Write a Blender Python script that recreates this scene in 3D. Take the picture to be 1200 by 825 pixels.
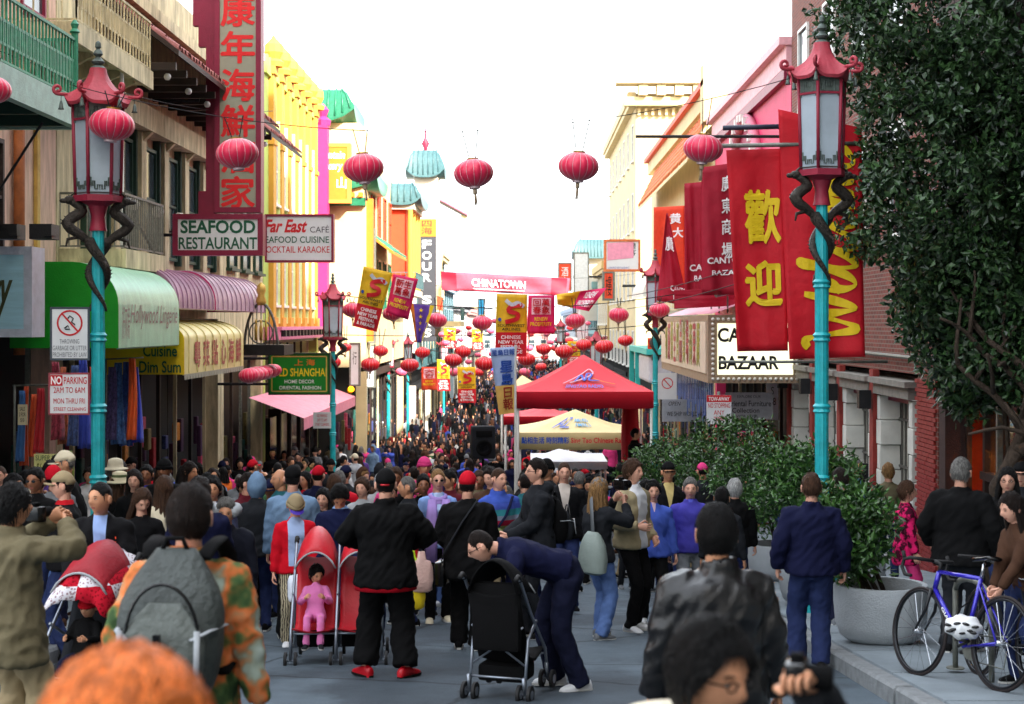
import bpy, bmesh, math, random
import numpy as np
from mathutils import Vector, Matrix, noise
R = math.radians
random.seed(7)
for _o in list(bpy.data.objects): bpy.data.objects.remove(_o)
SC = bpy.context.scene
COL = SC.collection
# ---------------------------------------------------------------- camera
F, VX, VY, EYE = 1800.0, 615.0, 380.0, 1.68      # focal length and vanishing point in photograph pixels (1200 x 825), eye height
cam = bpy.data.cameras.new('camera'); cam_o = bpy.data.objects.new('camera', cam); COL.objects.link(cam_o)
cam_o.location = (0, 0, EYE); cam_o.rotation_euler = (R(90), 0, 0)
cam.sensor_width = 36; cam.lens = 36 * F / 1200
cam.shift_x = -(VX - 600) / 1200; cam.shift_y = (VY - 412.5) / 1200
cam.clip_start = .2; cam.clip_end = 3000
cam.dof.use_dof = True; cam.dof.focus_distance = 19; cam.dof.aperture_fstop = 4.0
SC.camera = cam_o
# ---------------------------------------------------------------- sky, sun, exposure
SUN_AZ, SUN_EL = 33, 31                           # sun behind the camera, to its right
w = bpy.data.worlds.new('World'); SC.world = w; w.use_nodes = True
nt = w.node_tree; nt.nodes.clear()
sky = nt.nodes.new('ShaderNodeTexSky'); sky.sky_type = 'NISHITA'; sky.sun_disc = False
sky.sun_elevation = R(SUN_EL); sky.sun_rotation = R(180 - SUN_AZ)
sky.air_density = 1.6; sky.dust_density = 6; sky.ozone_density = .6
veil = nt.nodes.new('ShaderNodeMixRGB'); veil.inputs[0].default_value = .55       # thin high cloud, even over the whole sky
veil.inputs[2].default_value = (9.0, 9.3, 9.8, 1)
bg = nt.nodes.new('ShaderNodeBackground'); bg.inputs['Strength'].default_value = .085
wo = nt.nodes.new('ShaderNodeOutputWorld')
nt.links.new(sky.outputs[0], veil.inputs[1]); nt.links.new(veil.outputs[0], bg.inputs[0]); nt.links.new(bg.outputs[0], wo.inputs[0])
sl = bpy.data.lights.new('sun', 'SUN'); sl.energy = 2.1; sl.angle = R(.6); sl.color = (1, .94, .84)
so = bpy.data.objects.new('sun', sl); COL.objects.link(so)
_d = Vector((math.sin(R(SUN_AZ)) * math.cos(R(SUN_EL)), -math.cos(R(SUN_AZ)) * math.cos(R(SUN_EL)), math.sin(R(SUN_EL))))
so.rotation_euler = _d.to_track_quat('Z', 'Y').to_euler()
vs = SC.view_settings; vs.view_transform = 'Standard'; vs.look = 'None'; vs.gamma = 1; vs.use_curve_mapping = False
vs.exposure = 2.7
SC.cycles.max_bounces = 5; SC.cycles.diffuse_bounces = 3; SC.cycles.glossy_bounces = 2; SC.cycles.transmission_bounces = 3
SC.cycles.transparent_max_bounces = 6; SC.cycles.caustics_reflective = False; SC.cycles.caustics_refractive = False
SC.cycles.use_denoising = True
# ---------------------------------------------------------------- helpers
GP = [(-60, 5.9), (0, 0), (30, -2.95), (42, -3.75), (55, -4.45), (66, -4.95), (80, -5.4), (95, -5.6), (600, -5.6)]
def gz(y):                                         # height of the street: it falls away from the camera, then runs level
    for (a, za), (b, zb) in zip(GP, GP[1:]):
        if y <= b: return za + (zb - za) * (y - a) / (b - a)
    return GP[-1][1]
def PX(px, Y): return (px - VX) * Y / F
def PZ(py, Y): return EYE - (py - VY) * Y / F
def PT(px, py, Y): return Vector((PX(px, Y), Y, PZ(py, Y)))
def YX(px, X): return X * F / (px - VX)            # distance of a point of a wall at X that is seen at px
def lin(c):
    return tuple(((v / 255) / 12.92 if v / 255 <= .04045 else ((v / 255 + .055) / 1.055) ** 2.4) for v in c) + (1,)
MATS = {}
def mat(name, col, rough=.6, metal=0, var=.18, scale=6, bump=.08, bscale=40, spec=.4, emit=0, alpha=1, trans=0, stretch=None, sheen=0, coord='Object', coat=0):
    if name in MATS: return MATS[name]
    m = bpy.data.materials.new(name); MATS[name] = m; m.use_nodes = True
    n = m.node_tree; b = n.nodes['Principled BSDF']; L = n.links.new
    c = lin(col)
    b.inputs['Roughness'].default_value = rough; b.inputs['Metallic'].default_value = metal
    b.inputs['Specular IOR Level'].default_value = spec; b.inputs['Alpha'].default_value = alpha
    b.inputs['Transmission Weight'].default_value = trans; b.inputs['Sheen Weight'].default_value = sheen
    b.inputs['Coat Weight'].default_value = coat
    if emit: b.inputs['Emission Color'].default_value = c; b.inputs['Emission Strength'].default_value = emit
    tc = n.nodes.new('ShaderNodeTexCoord'); mp = n.nodes.new('ShaderNodeMapping')
    if stretch: mp.inputs['Scale'].default_value = stretch
    L(tc.outputs[coord], mp.inputs[0])
    if var:
        t = n.nodes.new('ShaderNodeTexNoise'); t.inputs['Scale'].default_value = scale; t.inputs['Detail'].default_value = 5; t.inputs['Roughness'].default_value = .65
        L(mp.outputs[0], t.inputs['Vector'])
        r = n.nodes.new('ShaderNodeValToRGB'); r.color_ramp.elements[0].position = .3; r.color_ramp.elements[1].position = .72
        r.color_ramp.elements[0].color = tuple(v * (1 - var) for v in c[:3]) + (1,)
        r.color_ramp.elements[1].color = tuple(min(1, v * (1 + var * .7)) for v in c[:3]) + (1,)
        L(t.outputs[0], r.inputs[0]); L(r.outputs[0], b.inputs['Base Color'])
    else: b.inputs['Base Color'].default_value = c
    if bump:
        t2 = n.nodes.new('ShaderNodeTexNoise'); t2.inputs['Scale'].default_value = bscale; t2.inputs['Detail'].default_value = 4
        bp = n.nodes.new('ShaderNodeBump'); bp.inputs['Strength'].default_value = min(1, bump * 3); bp.inputs['Distance'].default_value = .02
        L(mp.outputs[0], t2.inputs['Vector']); L(t2.outputs[0], bp.inputs['Height']); L(bp.outputs[0], b.inputs['Normal'])
    return m
def nodes_of(m): return m.node_tree.nodes, m.node_tree.links.new, m.node_tree.nodes['Principled BSDF']

class MB:                                          # collects faces, then links them as ONE mesh object
    def __init__(s): s.v = []; s.f = []; s.m = []; s.mi = 0
    def add(s, vs, fs):
        k = len(s.v); s.v += [tuple(v) for v in vs]; s.f += [tuple(i + k for i in f) for f in fs]; s.m += [s.mi] * len(fs); return s
    def box(s, x0, x1, y0, y1, z0, z1):
        return s.add([(x, y, z) for z in (z0, z1) for y in (y0, y1) for x in (x0, x1)], [(0, 2, 3, 1), (4, 5, 7, 6), (0, 1, 5, 4), (2, 6, 7, 3), (0, 4, 6, 2), (1, 3, 7, 5)])
    def cbox(s, c, d): return s.box(c[0] - d[0] / 2, c[0] + d[0] / 2, c[1] - d[1] / 2, c[1] + d[1] / 2, c[2] - d[2] / 2, c[2] + d[2] / 2)
    def bbox(s, x0, x1, y0, y1, z0, z1, b=.02):    # box with chamfered edges
        bm = bmesh.new(); bmesh.ops.create_cube(bm, size=1)
        for v in bm.verts: v.co = (x0 + (v.co.x + .5) * (x1 - x0), y0 + (v.co.y + .5) * (y1 - y0), z0 + (v.co.z + .5) * (z1 - z0))
        bmesh.ops.bevel(bm, geom=bm.edges[:], offset=b, segments=2, affect='EDGES', profile=.6)
        return s.bm(bm)
    def bm(s, bm):
        bm.verts.index_update(); s.add([v.co[:] for v in bm.verts], [[v.index for v in f.verts] for f in bm.faces]); bm.free(); return s
    def rings(s, rs, cap=True, closed=True):       # rs: list of equally long point rings
        k = len(s.v); n = len(rs[0])
        for r in rs: s.v += [tuple(p) for p in r]
        fs = []
        for i in range(len(rs) - 1):
            for j in range(n if closed else n - 1):
                a, b = k + i * n + j, k + i * n + (j + 1) % n
                fs.append((a, b, b + n, a + n))
        if cap and closed: fs.append(tuple(k + j for j in reversed(range(n)))); fs.append(tuple(k + (len(rs) - 1) * n + j for j in range(n)))
        s.f += fs; s.m += [s.mi] * len(fs); return s
    def lathe(s, prof, c=(0, 0, 0), n=16, flute=0, fn=0):
        rs = []
        for r, z in prof:
            rs.append([(c[0] + r * (1 + flute * math.cos(fn * 2 * math.pi * j / n)) * math.cos(2 * math.pi * j / n), c[1] + r * (1 + flute * math.cos(fn * 2 * math.pi * j / n)) * math.sin(2 * math.pi * j / n), c[2] + z) for j in range(n)])
        return s.rings(rs)
    def tube(s, pts, r, n=8, cap=True, flat=None):
        pts = [Vector(p) for p in pts]; rr = r if isinstance(r, list) else [r] * len(pts)
        rs = []; up = None
        for i, p in enumerate(pts):
            t = (pts[min(i + 1, len(pts) - 1)] - pts[max(i - 1, 0)]).normalized()
            if up is None: up = Vector((0, 0, 1)) if abs(t.z) < .9 else Vector((0, 1, 0))
            a = t.cross(up)
            if a.length < 1e-4: a = t.cross(Vector((1, 0, 0)))
            a.normalize(); b = a.cross(t).normalized(); up = b
            q = rr[i]; qa, qb = q if isinstance(q, (tuple, list)) else (q, q)
            rs.append([p + a * (qa * math.cos(2 * math.pi * j / n)) + b * (qb * math.sin(2 * math.pi * j / n)) for j in range(n)])
        return s.rings(rs, cap)
    def ball(s, c, r, n=12, m=8):
        r = r if isinstance(r, (tuple, list)) else (r, r, r)
        rs = []
        for i in range(1, m): 
            ph = math.pi * i / m
            rs.append([(c[0] + r[0] * math.sin(ph) * math.cos(2 * math.pi * j / n), c[1] + r[1] * math.sin(ph) * math.sin(2 * math.pi * j / n), c[2] - r[2] * math.cos(ph)) for j in range(n)])
        return s.rings(rs)
    def prism(s, poly, y0, y1, axis='y'):          # poly in (x,z), pushed along y (or in (y,z) along x, or in (x,y) along z)
        n = len(poly); k = len(s.v)
        fn = {'y': lambda p, t: (p[0], t, p[1]), 'x': lambda p, t: (t, p[0], p[1]), 'z': lambda p, t: (p[0], p[1], t)}[axis]
        s.v += [fn(p, y0) for p in poly] + [fn(p, y1) for p in poly]
        fs = [tuple(k + i for i in range(n)), tuple(k + n + i for i in reversed(range(n)))] + [(k + i, k + n + i, k + n + (i + 1) % n, k + (i + 1) % n) for i in range(n)]
        s.f += fs; s.m += [s.mi] * len(fs); return s
    def quad(s, *p): return s.add(p, [tuple(range(len(p)))])
    def mesh(s, name, ms, smooth=False, fix=True):
        me = bpy.data.meshes.new(name); me.from_pydata(s.v, [], s.f)
        for m in (ms if isinstance(ms, (list, tuple)) else [ms]): me.materials.append(m)
        if max(s.m, default=0): me.polygons.foreach_set('material_index', s.m)
        if fix and len(s.f) < 60000:
            bm = bmesh.new(); bm.from_mesh(me); bmesh.ops.recalc_face_normals(bm, faces=bm.faces[:]); bm.to_mesh(me); bm.free()
        if smooth:
            me.polygons.foreach_set('use_smooth', [True] * len(me.polygons))
            if smooth is not True: me.set_sharp_from_angle(angle=R(smooth))
        return me
    def build(s, name, ms, parent=None, smooth=False, loc=None, rot=None, fix=True):
        o = bpy.data.objects.new(name, s.mesh(name, ms, smooth, fix)); COL.objects.link(o)
        if parent: o.parent = parent
        if loc is not None: o.location = loc
        if rot is not None: o.rotation_euler = rot
        return o
def tag(o, label, cat, group=None, kind=None):
    if label: o['label'] = label
    if cat: o['category'] = cat
    if group: o['group'] = group
    if kind: o['kind'] = kind
    return o
def empty(name, loc, rz=0, label=None, cat=None, group=None):
    o = bpy.data.objects.new(name, None); COL.objects.link(o); o.location = loc; o.rotation_euler = (0, 0, rz); o.empty_display_size = .2
    return tag(o, label, cat, group)
def kids(o): return [c for c in bpy.data.objects if c.parent == o]
def dup(o, loc, rz=None, label=None, group=None, parent=None, sc=None, children=None):
    c = o.copy(); COL.objects.link(c); c.parent = parent
    if loc is not None: c.location = loc
    if rz is not None: c.rotation_euler = (0, 0, rz)
    if sc: c.scale = (sc,) * 3 if not isinstance(sc, tuple) else sc
    if label: c['label'] = label
    if group: c['group'] = group
    for ch in (children if children is not None else o.children): dup(ch, None, parent=c)
    return c
def struct(o): o['kind'] = 'structure'; return o
_TXT = {}
def text_mesh(body, bold=0, shear=0, space=1, line=1):
    k = (body, bold, shear, space, line)
    if k in _TXT: return _TXT[k]
    c = bpy.data.curves.new('lettering', 'FONT'); c.body = body; c.offset = bold; c.shear = shear; c.space_character = space; c.space_line = line
    c.resolution_u = 3; c.align_x = 'CENTER'
    cjk = any(ord(q) > 0x2e80 for q in body)
    if cjk: c.offset = 0                             # outlines of dense characters must not cross: they are thickened by shifted copies below
    o = bpy.data.objects.new('lettering', c); me = o.to_mesh()
    v = np.zeros(len(me.vertices) * 3); me.vertices.foreach_get('co', v); v = v.reshape(-1, 3); v[:, 2] = 0
    f = [tuple(p.vertices) for p in me.polygons]
    o.to_mesh_clear(); bpy.data.objects.remove(o); bpy.data.curves.remove(c)
    if cjk and bold:
        n = len(v); V = [v]; Fs = list(f)
        for i, (dx, dy) in enumerate(((1, 0), (-1, 0), (0, 1), (0, -1), (.7, .7), (-.7, -.7))):
            w = v + np.array([dx * bold, dy * bold, .0006 * (i + 1)]); V.append(w); Fs += [tuple(q + n * (i + 1) for q in t) for t in f]
        v, f = np.concatenate(V), Fs
    _TXT[k] = (v, f); return _TXT[k]
def text(parent, body, x0, x1, z0, z1, y, m, bold=.0, shear=0, name='lettering', keep=False, wave=None, space=1, line=1, mirror=False):
    """flat lettering on a sign: fills the box x0..x1, z0..z1 of the parent's own XZ plane, facing -Y"""
    v, f = text_mesh(body, bold, shear, space, line)
    if not len(v): return None
    lo, hi = v.min(0), v.max(0); s = (hi - lo); s[s < 1e-6] = 1
    sx, sz = (x1 - x0) / s[0], (z1 - z0) / s[1]
    if keep: sx = sz = min(sx, sz)
    cx, cz = (x0 + x1) / 2, (z0 + z1) / 2; mid = (lo + hi) / 2
    b = MB()
    pts = [(cx + (p[0] - mid[0]) * sx, y - p[2], cz + (p[1] - mid[1]) * sz) for p in v]
    if wave: pts = [wave(p) for p in pts]
    b.add(pts, f)
    return b.build(name, m, parent, fix=False)
# ================================================================ materials used by the setting
asphalt = mat('asphalt', (104, 119, 130), .8, var=.28, scale=1.3, bump=.3, bscale=160, spec=.35)
_n, _l, _b = nodes_of(asphalt)                     # darker worn patches and fine aggregate
_t = _n.new('ShaderNodeTexNoise'); _t.inputs['Scale'].default_value = 90; _t.inputs['Detail'].default_value = 3
_x = _n.new('ShaderNodeMixRGB'); _x.blend_type = 'MULTIPLY'; _x.inputs[0].default_value = .55
_l(_n['Texture Coordinate'].outputs['Object'], _t.inputs['Vector'])
_src = _b.inputs['Base Color'].links[0].from_socket; _l(_src, _x.inputs[1]); _l(_t.outputs[0], _x.inputs[2])
_v = _n.new('ShaderNodeTexVoronoi'); _v.feature = 'DISTANCE_TO_EDGE'; _v.inputs['Scale'].default_value = .55; _w = _n.new('ShaderNodeTexNoise'); _w.inputs['Scale'].default_value = 2.2; _w.inputs['Detail'].default_value = 6
_m = _n.new('ShaderNodeMixRGB'); _m.inputs[0].default_value = .18; _l(_n['Texture Coordinate'].outputs['Object'], _w.inputs['Vector']); _l(_n['Texture Coordinate'].outputs['Object'], _m.inputs[1]); _l(_w.outputs['Color'], _m.inputs[2]); _l(_m.outputs[0], _v.inputs['Vector'])
_c = _n.new('ShaderNodeValToRGB'); _c.color_ramp.elements[0].color = (.18, .18, .18, 1); _c.color_ramp.elements[1].color = (1, 1, 1, 1); _c.color_ramp.elements[1].position = .018; _l(_v.outputs['Distance'], _c.inputs[0])
_y = _n.new('ShaderNodeMixRGB'); _y.blend_type = 'MULTIPLY'; _y.inputs[0].default_value = .8; _l(_x.outputs[0], _y.inputs[1]); _l(_c.outputs[0], _y.inputs[2])
_p = _n.new('ShaderNodeTexNoise'); _p.inputs['Scale'].default_value = .45; _p.inputs['Detail'].default_value = 7; _p.inputs['Roughness'].default_value = .6; _l(_n['Texture Coordinate'].outputs['Object'], _p.inputs['Vector'])
_q = _n.new('ShaderNodeValToRGB'); _q.color_ramp.elements[0].position = .46; _q.color_ramp.elements[0].color = (.55, .55, .57, 1); _q.color_ramp.elements[1].position = .54; _q.color_ramp.elements[1].color = (1.05, 1.05, 1.05, 1); _l(_p.outputs[0], _q.inputs[0])
_z = _n.new('ShaderNodeMixRGB'); _z.blend_type = 'MULTIPLY'; _z.inputs[0].default_value = .9; _l(_y.outputs[0], _z.inputs[1]); _l(_q.outputs[0], _z.inputs[2]); _l(_z.outputs[0], _b.inputs['Base Color'])
concrete = mat('concrete', (120, 130, 136), .85, var=.22, scale=1.7, bump=.2, bscale=70)
granite = mat('kerb_granite', (120, 124, 126), .7, var=.3, scale=9, bump=.2, bscale=60)
joint = mat('joint_dirt', (52, 52, 50), .95, var=.2)
white_paint = mat('white_paint', (222, 222, 216), .55, var=.08, bump=.03)
cream = mat('cream_stucco', (206, 188, 146), .8, var=.14, scale=1.2, bump=.1)
cream_old = mat('weathered_cream_wood', (200, 188, 150), .75, var=.5, scale=2.5, bump=.15, stretch=(2, 2, .45))
pale_wall = mat('pale_stucco', (200, 192, 178), .85, var=.1, scale=.8)
pinkish = mat('faded_pink_render', (206, 172, 152), .85, var=.38, scale=3, bump=.12, stretch=(2, 2, .4))
ochre = mat('ochre_paint', (196, 160, 84), .75, var=.3, scale=4)
rustbrown = mat('rust_brown_pipe', (150, 84, 40), .7, var=.35, scale=5)
grn_rail = mat('green_iron', (52, 142, 108), .5, var=.35, scale=9, bump=.1)
grn_dark = mat('dark_green_wood', (30, 62, 50), .55, var=.3)
grn_pale = mat('pale_green_metal', (150, 186, 172), .5, var=.25)
iron_grey = mat('grey_iron', (118, 120, 112), .5, .3, var=.35, scale=14)
iron_dark = mat('dark_iron', (36, 36, 38), .5, .4, var=.3)
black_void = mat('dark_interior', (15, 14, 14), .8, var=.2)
dark_wood = mat('dark_wood', (46, 32, 26), .6, var=.3)
tile_red = mat('clay_roof_tile', (146, 88, 82), .75, var=.4, scale=7, bump=.2)
tile_orange = mat('orange_roof_tile', (206, 112, 62), .7, var=.35, scale=5)
maroon = mat('maroon_metal', (128, 26, 58), .45, var=.16, scale=2)
grey_panel = mat('grey_green_panel', (150, 150, 132), .6, var=.1, scale=2)
red_letter = mat('red_lettering', (214, 30, 34), .5, var=.08)
yellow_wall = mat('yellow_paint', (204, 152, 62), .7, var=.1, scale=2)
lime = mat('lime_paint', (168, 190, 96), .7, var=.1, scale=2)
hot_pink = mat('hot_pink_paint', (196, 40, 110), .6, var=.1)
jade = mat('jade_glazed_tile', (30, 110, 80), .35, var=.25, scale=8)
teal_tile = mat('teal_glazed_tile', (62, 98, 104), .4, var=.3, scale=8)
orange_p = mat('orange_paint', (216, 120, 30), .6, var=.08)
vermilion = mat('vermilion_paint', (226, 70, 34), .55, var=.12)
glass = mat('window_glass', (60, 72, 78), .08, 0, var=.25, scale=1.5, bump=0, spec=.8)
glass_dark = mat('shop_glass', (26, 26, 30), .08, 0, var=.3, scale=1.2, bump=0, spec=.7)
brick_m = mat('red_brick', (142, 52, 44), .85, var=.35, scale=3.5, bump=.2)
brick_paint = mat('painted_red_brick', (138, 42, 40), .6, var=.22, scale=3, bump=.15)
mortar = mat('mortar', (112, 88, 80), .95, var=.2)
stone = mat('pale_quoin_stone', (206, 206, 198), .75, var=.12, scale=3)
stone_dk = mat('weathered_lintel_stone', (128, 124, 116), .8, var=.25)
shutter_grey = mat('grey_shutter', (92, 90, 84), .5, var=.2)
pink_wall = mat('crimson_stucco', (206, 44, 96), .6, var=.14, scale=2)
magenta_dk = mat('dark_magenta_panel', (150, 30, 78), .55, var=.14)
# courses of brick as a procedural material for surfaces too far to tell single bricks
brick_far = mat('brick_courses', (150, 74, 58), .85, var=0, bump=0)
_n, _l, _b = nodes_of(brick_far)
_t = _n.new('ShaderNodeTexBrick'); _t.inputs['Scale'].default_value = 1; _t.inputs['Brick Width'].default_value = .22; _t.inputs['Row Height'].default_value = .075; _t.inputs['Mortar Size'].default_value = .009
_t.inputs['Color1'].default_value = lin((128, 62, 50)); _t.inputs['Color2'].default_value = lin((98, 50, 42)); _t.inputs['Mortar'].default_value = lin((124, 108, 98))
_sx = _n.new('ShaderNodeSeparateXYZ'); _cx = _n.new('ShaderNodeCombineXYZ'); _ad = _n.new('ShaderNodeMath')
_l(_n['Texture Coordinate'].outputs['Object'], _sx.inputs[0]); _l(_sx.outputs[0], _ad.inputs[0]); _l(_sx.outputs[1], _ad.inputs[1])
_l(_ad.outputs[0], _cx.inputs[0]); _l(_sx.outputs[2], _cx.inputs[1]); _l(_cx.outputs[0], _t.inputs['Vector']); _l(_t.outputs[0], _b.inputs['Base Color'])
_bp = _n.new('ShaderNodeBump'); _bp.inputs['Strength'].default_value = .6; _bp.inputs['Distance'].default_value = .01; _bp.invert = True; _l(_t.outputs['Fac'], _bp.inputs['Height']); _l(_bp.outputs[0], _b.inputs['Normal'])

def wb(b, name, ms, parent, smooth=False, fix=True):    # build from world coordinates under an unrotated parent
    p = parent.matrix_basis.translation if parent else Vector()
    q = parent
    off = Vector()
    while q is not None: off += q.location; q = q.parent
    b.v = [(v[0] - off.x, v[1] - off.y, v[2] - off.z) for v in b.v]
    return b.build(name, ms, parent, smooth, fix=fix)

# ================================================================ ground
KL, KR, FL, FR = -4.2, 2.7, -8.0, 6.5              # kerbs and building lines, metres left and right of the camera
XS0, XS1 = 79.5, 89.5                              # the crossing street
ys = [-60, -20, 0, 10, 20, 30, 36, 42, 48, 55, 60, 66, 73, 80, 87, 95, 120, 200, 350, 1500]
def strip(x0, x1, y0, y1, dz=0):
    b = MB(); yy = [y0] + [y for y in ys if y0 < y < y1] + [y1]
    for a, c in zip(yy, yy[1:]): b.quad((x0, a, gz(a) + dz), (x1, a, gz(a) + dz), (x1, c, gz(c) + dz), (x0, c, gz(c) + dz))
    return b
g = MB()
for a, c in zip(ys, ys[1:]): g.quad((-900, a, gz(a) - .05), (900, a, gz(a) - .05), (900, c, gz(c) - .05), (-900, c, gz(c) - .05))
struct(g.build('ground', concrete))
struct(strip(KL, KR, -60, 400).build('road', asphalt))
cr = MB(); cr.quad((-120, XS0, gz(XS0) + .008), (KL, XS0, gz(XS0) + .008), (KL, XS1, gz(XS1) + .008), (-120, XS1, gz(XS1) + .008)); cr.quad((KR, XS0, gz(XS0) + .008), (120, XS0, gz(XS0) + .008), (120, XS1, gz(XS1) + .008), (KR, XS1, gz(XS1) + .008))
struct(cr.build('cross_street_road', asphalt))
KH = .14
def pavement(name, xa, xb, y0, y1):
    b = strip(xa, xb, y0, y1, KH - .02)
    return struct(b.build(name, joint))
slab_far = MB()
for nm, xa, xb in (('pavement_left', FL - .5, KL - .16), ('pavement_right', KR + .16, FR + .5)):
    pv = pavement(nm, xa, xb, -20, XS0)
    # paving slabs one by one where they can be told apart, one sheet beyond
    if nm == 'pavement_right':
        n0 = 3; w_ = (xb - xa) / n0
        sm = {}
        for i in range(n0):
            for j in range(10):
                y0 = 6 + j * 1.5; b = MB(); x0_ = xa + i * w_ + .006; x1_ = xa + (i + 1) * w_ - .006
                za, zc = gz(y0 + .006) + KH, gz(y0 + 1.494) + KH
                b.add([(x0_, y0 + .006, za - .03), (x1_, y0 + .006, za - .03), (x1_, y0 + 1.494, zc - .03), (x0_, y0 + 1.494, zc - .03), (x0_ + .008, y0 + .014, za), (x1_ - .008, y0 + .014, za), (x1_ - .008, y0 + 1.486, zc), (x0_ + .008, y0 + 1.486, zc)],
                      [(4, 5, 6, 7), (0, 1, 5, 4), (1, 2, 6, 5), (2, 3, 7, 6), (3, 0, 4, 7)])
                b.build('paving_slab', concrete, pv)
        wb(strip(xa, xb, -20, 6, KH), 'paving', concrete, pv); wb(strip(xa, xb, 21, XS0, KH), 'paving', concrete, pv)
    else: wb(strip(xa, xb, -20, XS0, KH), 'paving', concrete, pv)
    pv2 = struct(strip(xa, xb, XS1, 330, KH).build(nm + '_beyond_crossing', concrete))
def kerb(name, x, sgn):
    root = struct(strip(x - .08 * sgn - .085, x - .08 * sgn + .085, -20, 5, KH).build(name, granite))
    y = 5.0; k = 0
    while y < XS0 - 1:
        L = 1.9 if k % 3 else 2.4; y1 = min(y + L, XS0)
        a = x - .16 * (sgn > 0); c = a + .16; jx = random.uniform(-.012, .012); jz = random.uniform(-.012, .008)
        b = MB(); za, zc = gz(y) + jz, gz(y1) + jz
        b.add([(a + jx, y + .008, za - .1), (c + jx, y + .008, za - .1), (c + jx, y1 - .008, zc - .1), (a + jx, y1 - .008, zc - .1)] +
              [(a + jx, y + .008, za + KH - .02), (c + jx, y + .008, za + KH - .02), (c + jx, y1 - .008, zc + KH - .02), (a + jx, y1 - .008, zc + KH - .02)] +
              [(a + jx + .02, y + .02, za + KH + .004), (c + jx - .02, y + .02, za + KH + .004), (c + jx - .02, y1 - .02, zc + KH + .004), (a + jx + .02, y1 - .02, zc + KH + .004)],
              [(0, 1, 5, 4), (1, 2, 6, 5), (2, 3, 7, 6), (3, 0, 4, 7), (4, 5, 9, 8), (5, 6, 10, 9), (6, 7, 11, 10), (7, 4, 8, 11), (8, 9, 10, 11)])
        b.build('kerb_stone', granite, root); y = y1; k += 1
    return root
kerb('kerb_right', KR + .16, 1); kerb('kerb_left', KL - .0, 1)

# ================================================================ building helpers
WIN = {}
def window_mesh(w, h, fm, kind='sash'):
    k = (round(w, 2), round(h, 2), fm.name, kind)
    if k in WIN: return WIN[k]
    f = MB(); t = .07
    f.box(-w / 2, -w / 2 + t, -.05, .06, 0, h).box(w / 2 - t, w / 2, -.05, .06, 0, h).box(-w / 2 + t, w / 2 - t, -.05, .06, h - t, h).box(-w / 2 + t, w / 2 - t, -.05, .06, 0, t)
    if kind == 'sash': f.box(-w / 2 + t, w / 2 - t, -.035, .04, h * .52, h * .52 + .05)
    if kind == 'grid':
        for i in (1, 2): f.box(-w / 2 + w * i / 3 - .02, -w / 2 + w * i / 3 + .02, -.03, .03, t, h - t)
        for i in (1, 2, 3): f.box(-w / 2 + t, w / 2 - t, -.027, .027, h * i / 4 - .02, h * i / 4 + .02)
    s = MB(); s.box(-w / 2 - .08, w / 2 + .08, -.14, .05, -.08, -.002)
    p = MB(); p.box(-w / 2 + t * .6, w / 2 - t * .6, .0, .02, t * .6, h - t * .6)
    WIN[k] = (f.mesh('window', fm), s.mesh('sill', fm), p.mesh('pane', glass)); return WIN[k]
def window(parent, pos, w, h, rz, fm, kind='sash', sill=True):
    f, s, p = window_mesh(w, h, fm, kind); off = Vector(); q = parent
    while q is not None: off += q.location; q = q.parent
    o = bpy.data.objects.new('window', f); COL.objects.link(o); o.parent = parent; o.location = Vector(pos) - off; o.rotation_euler = (0, 0, rz)
    for nm, m in (('sill', s), ('pane', p)) if sill else (('pane', p),):
        c = bpy.data.objects.new(nm, m); COL.objects.link(c); c.parent = o
    return o
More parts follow.
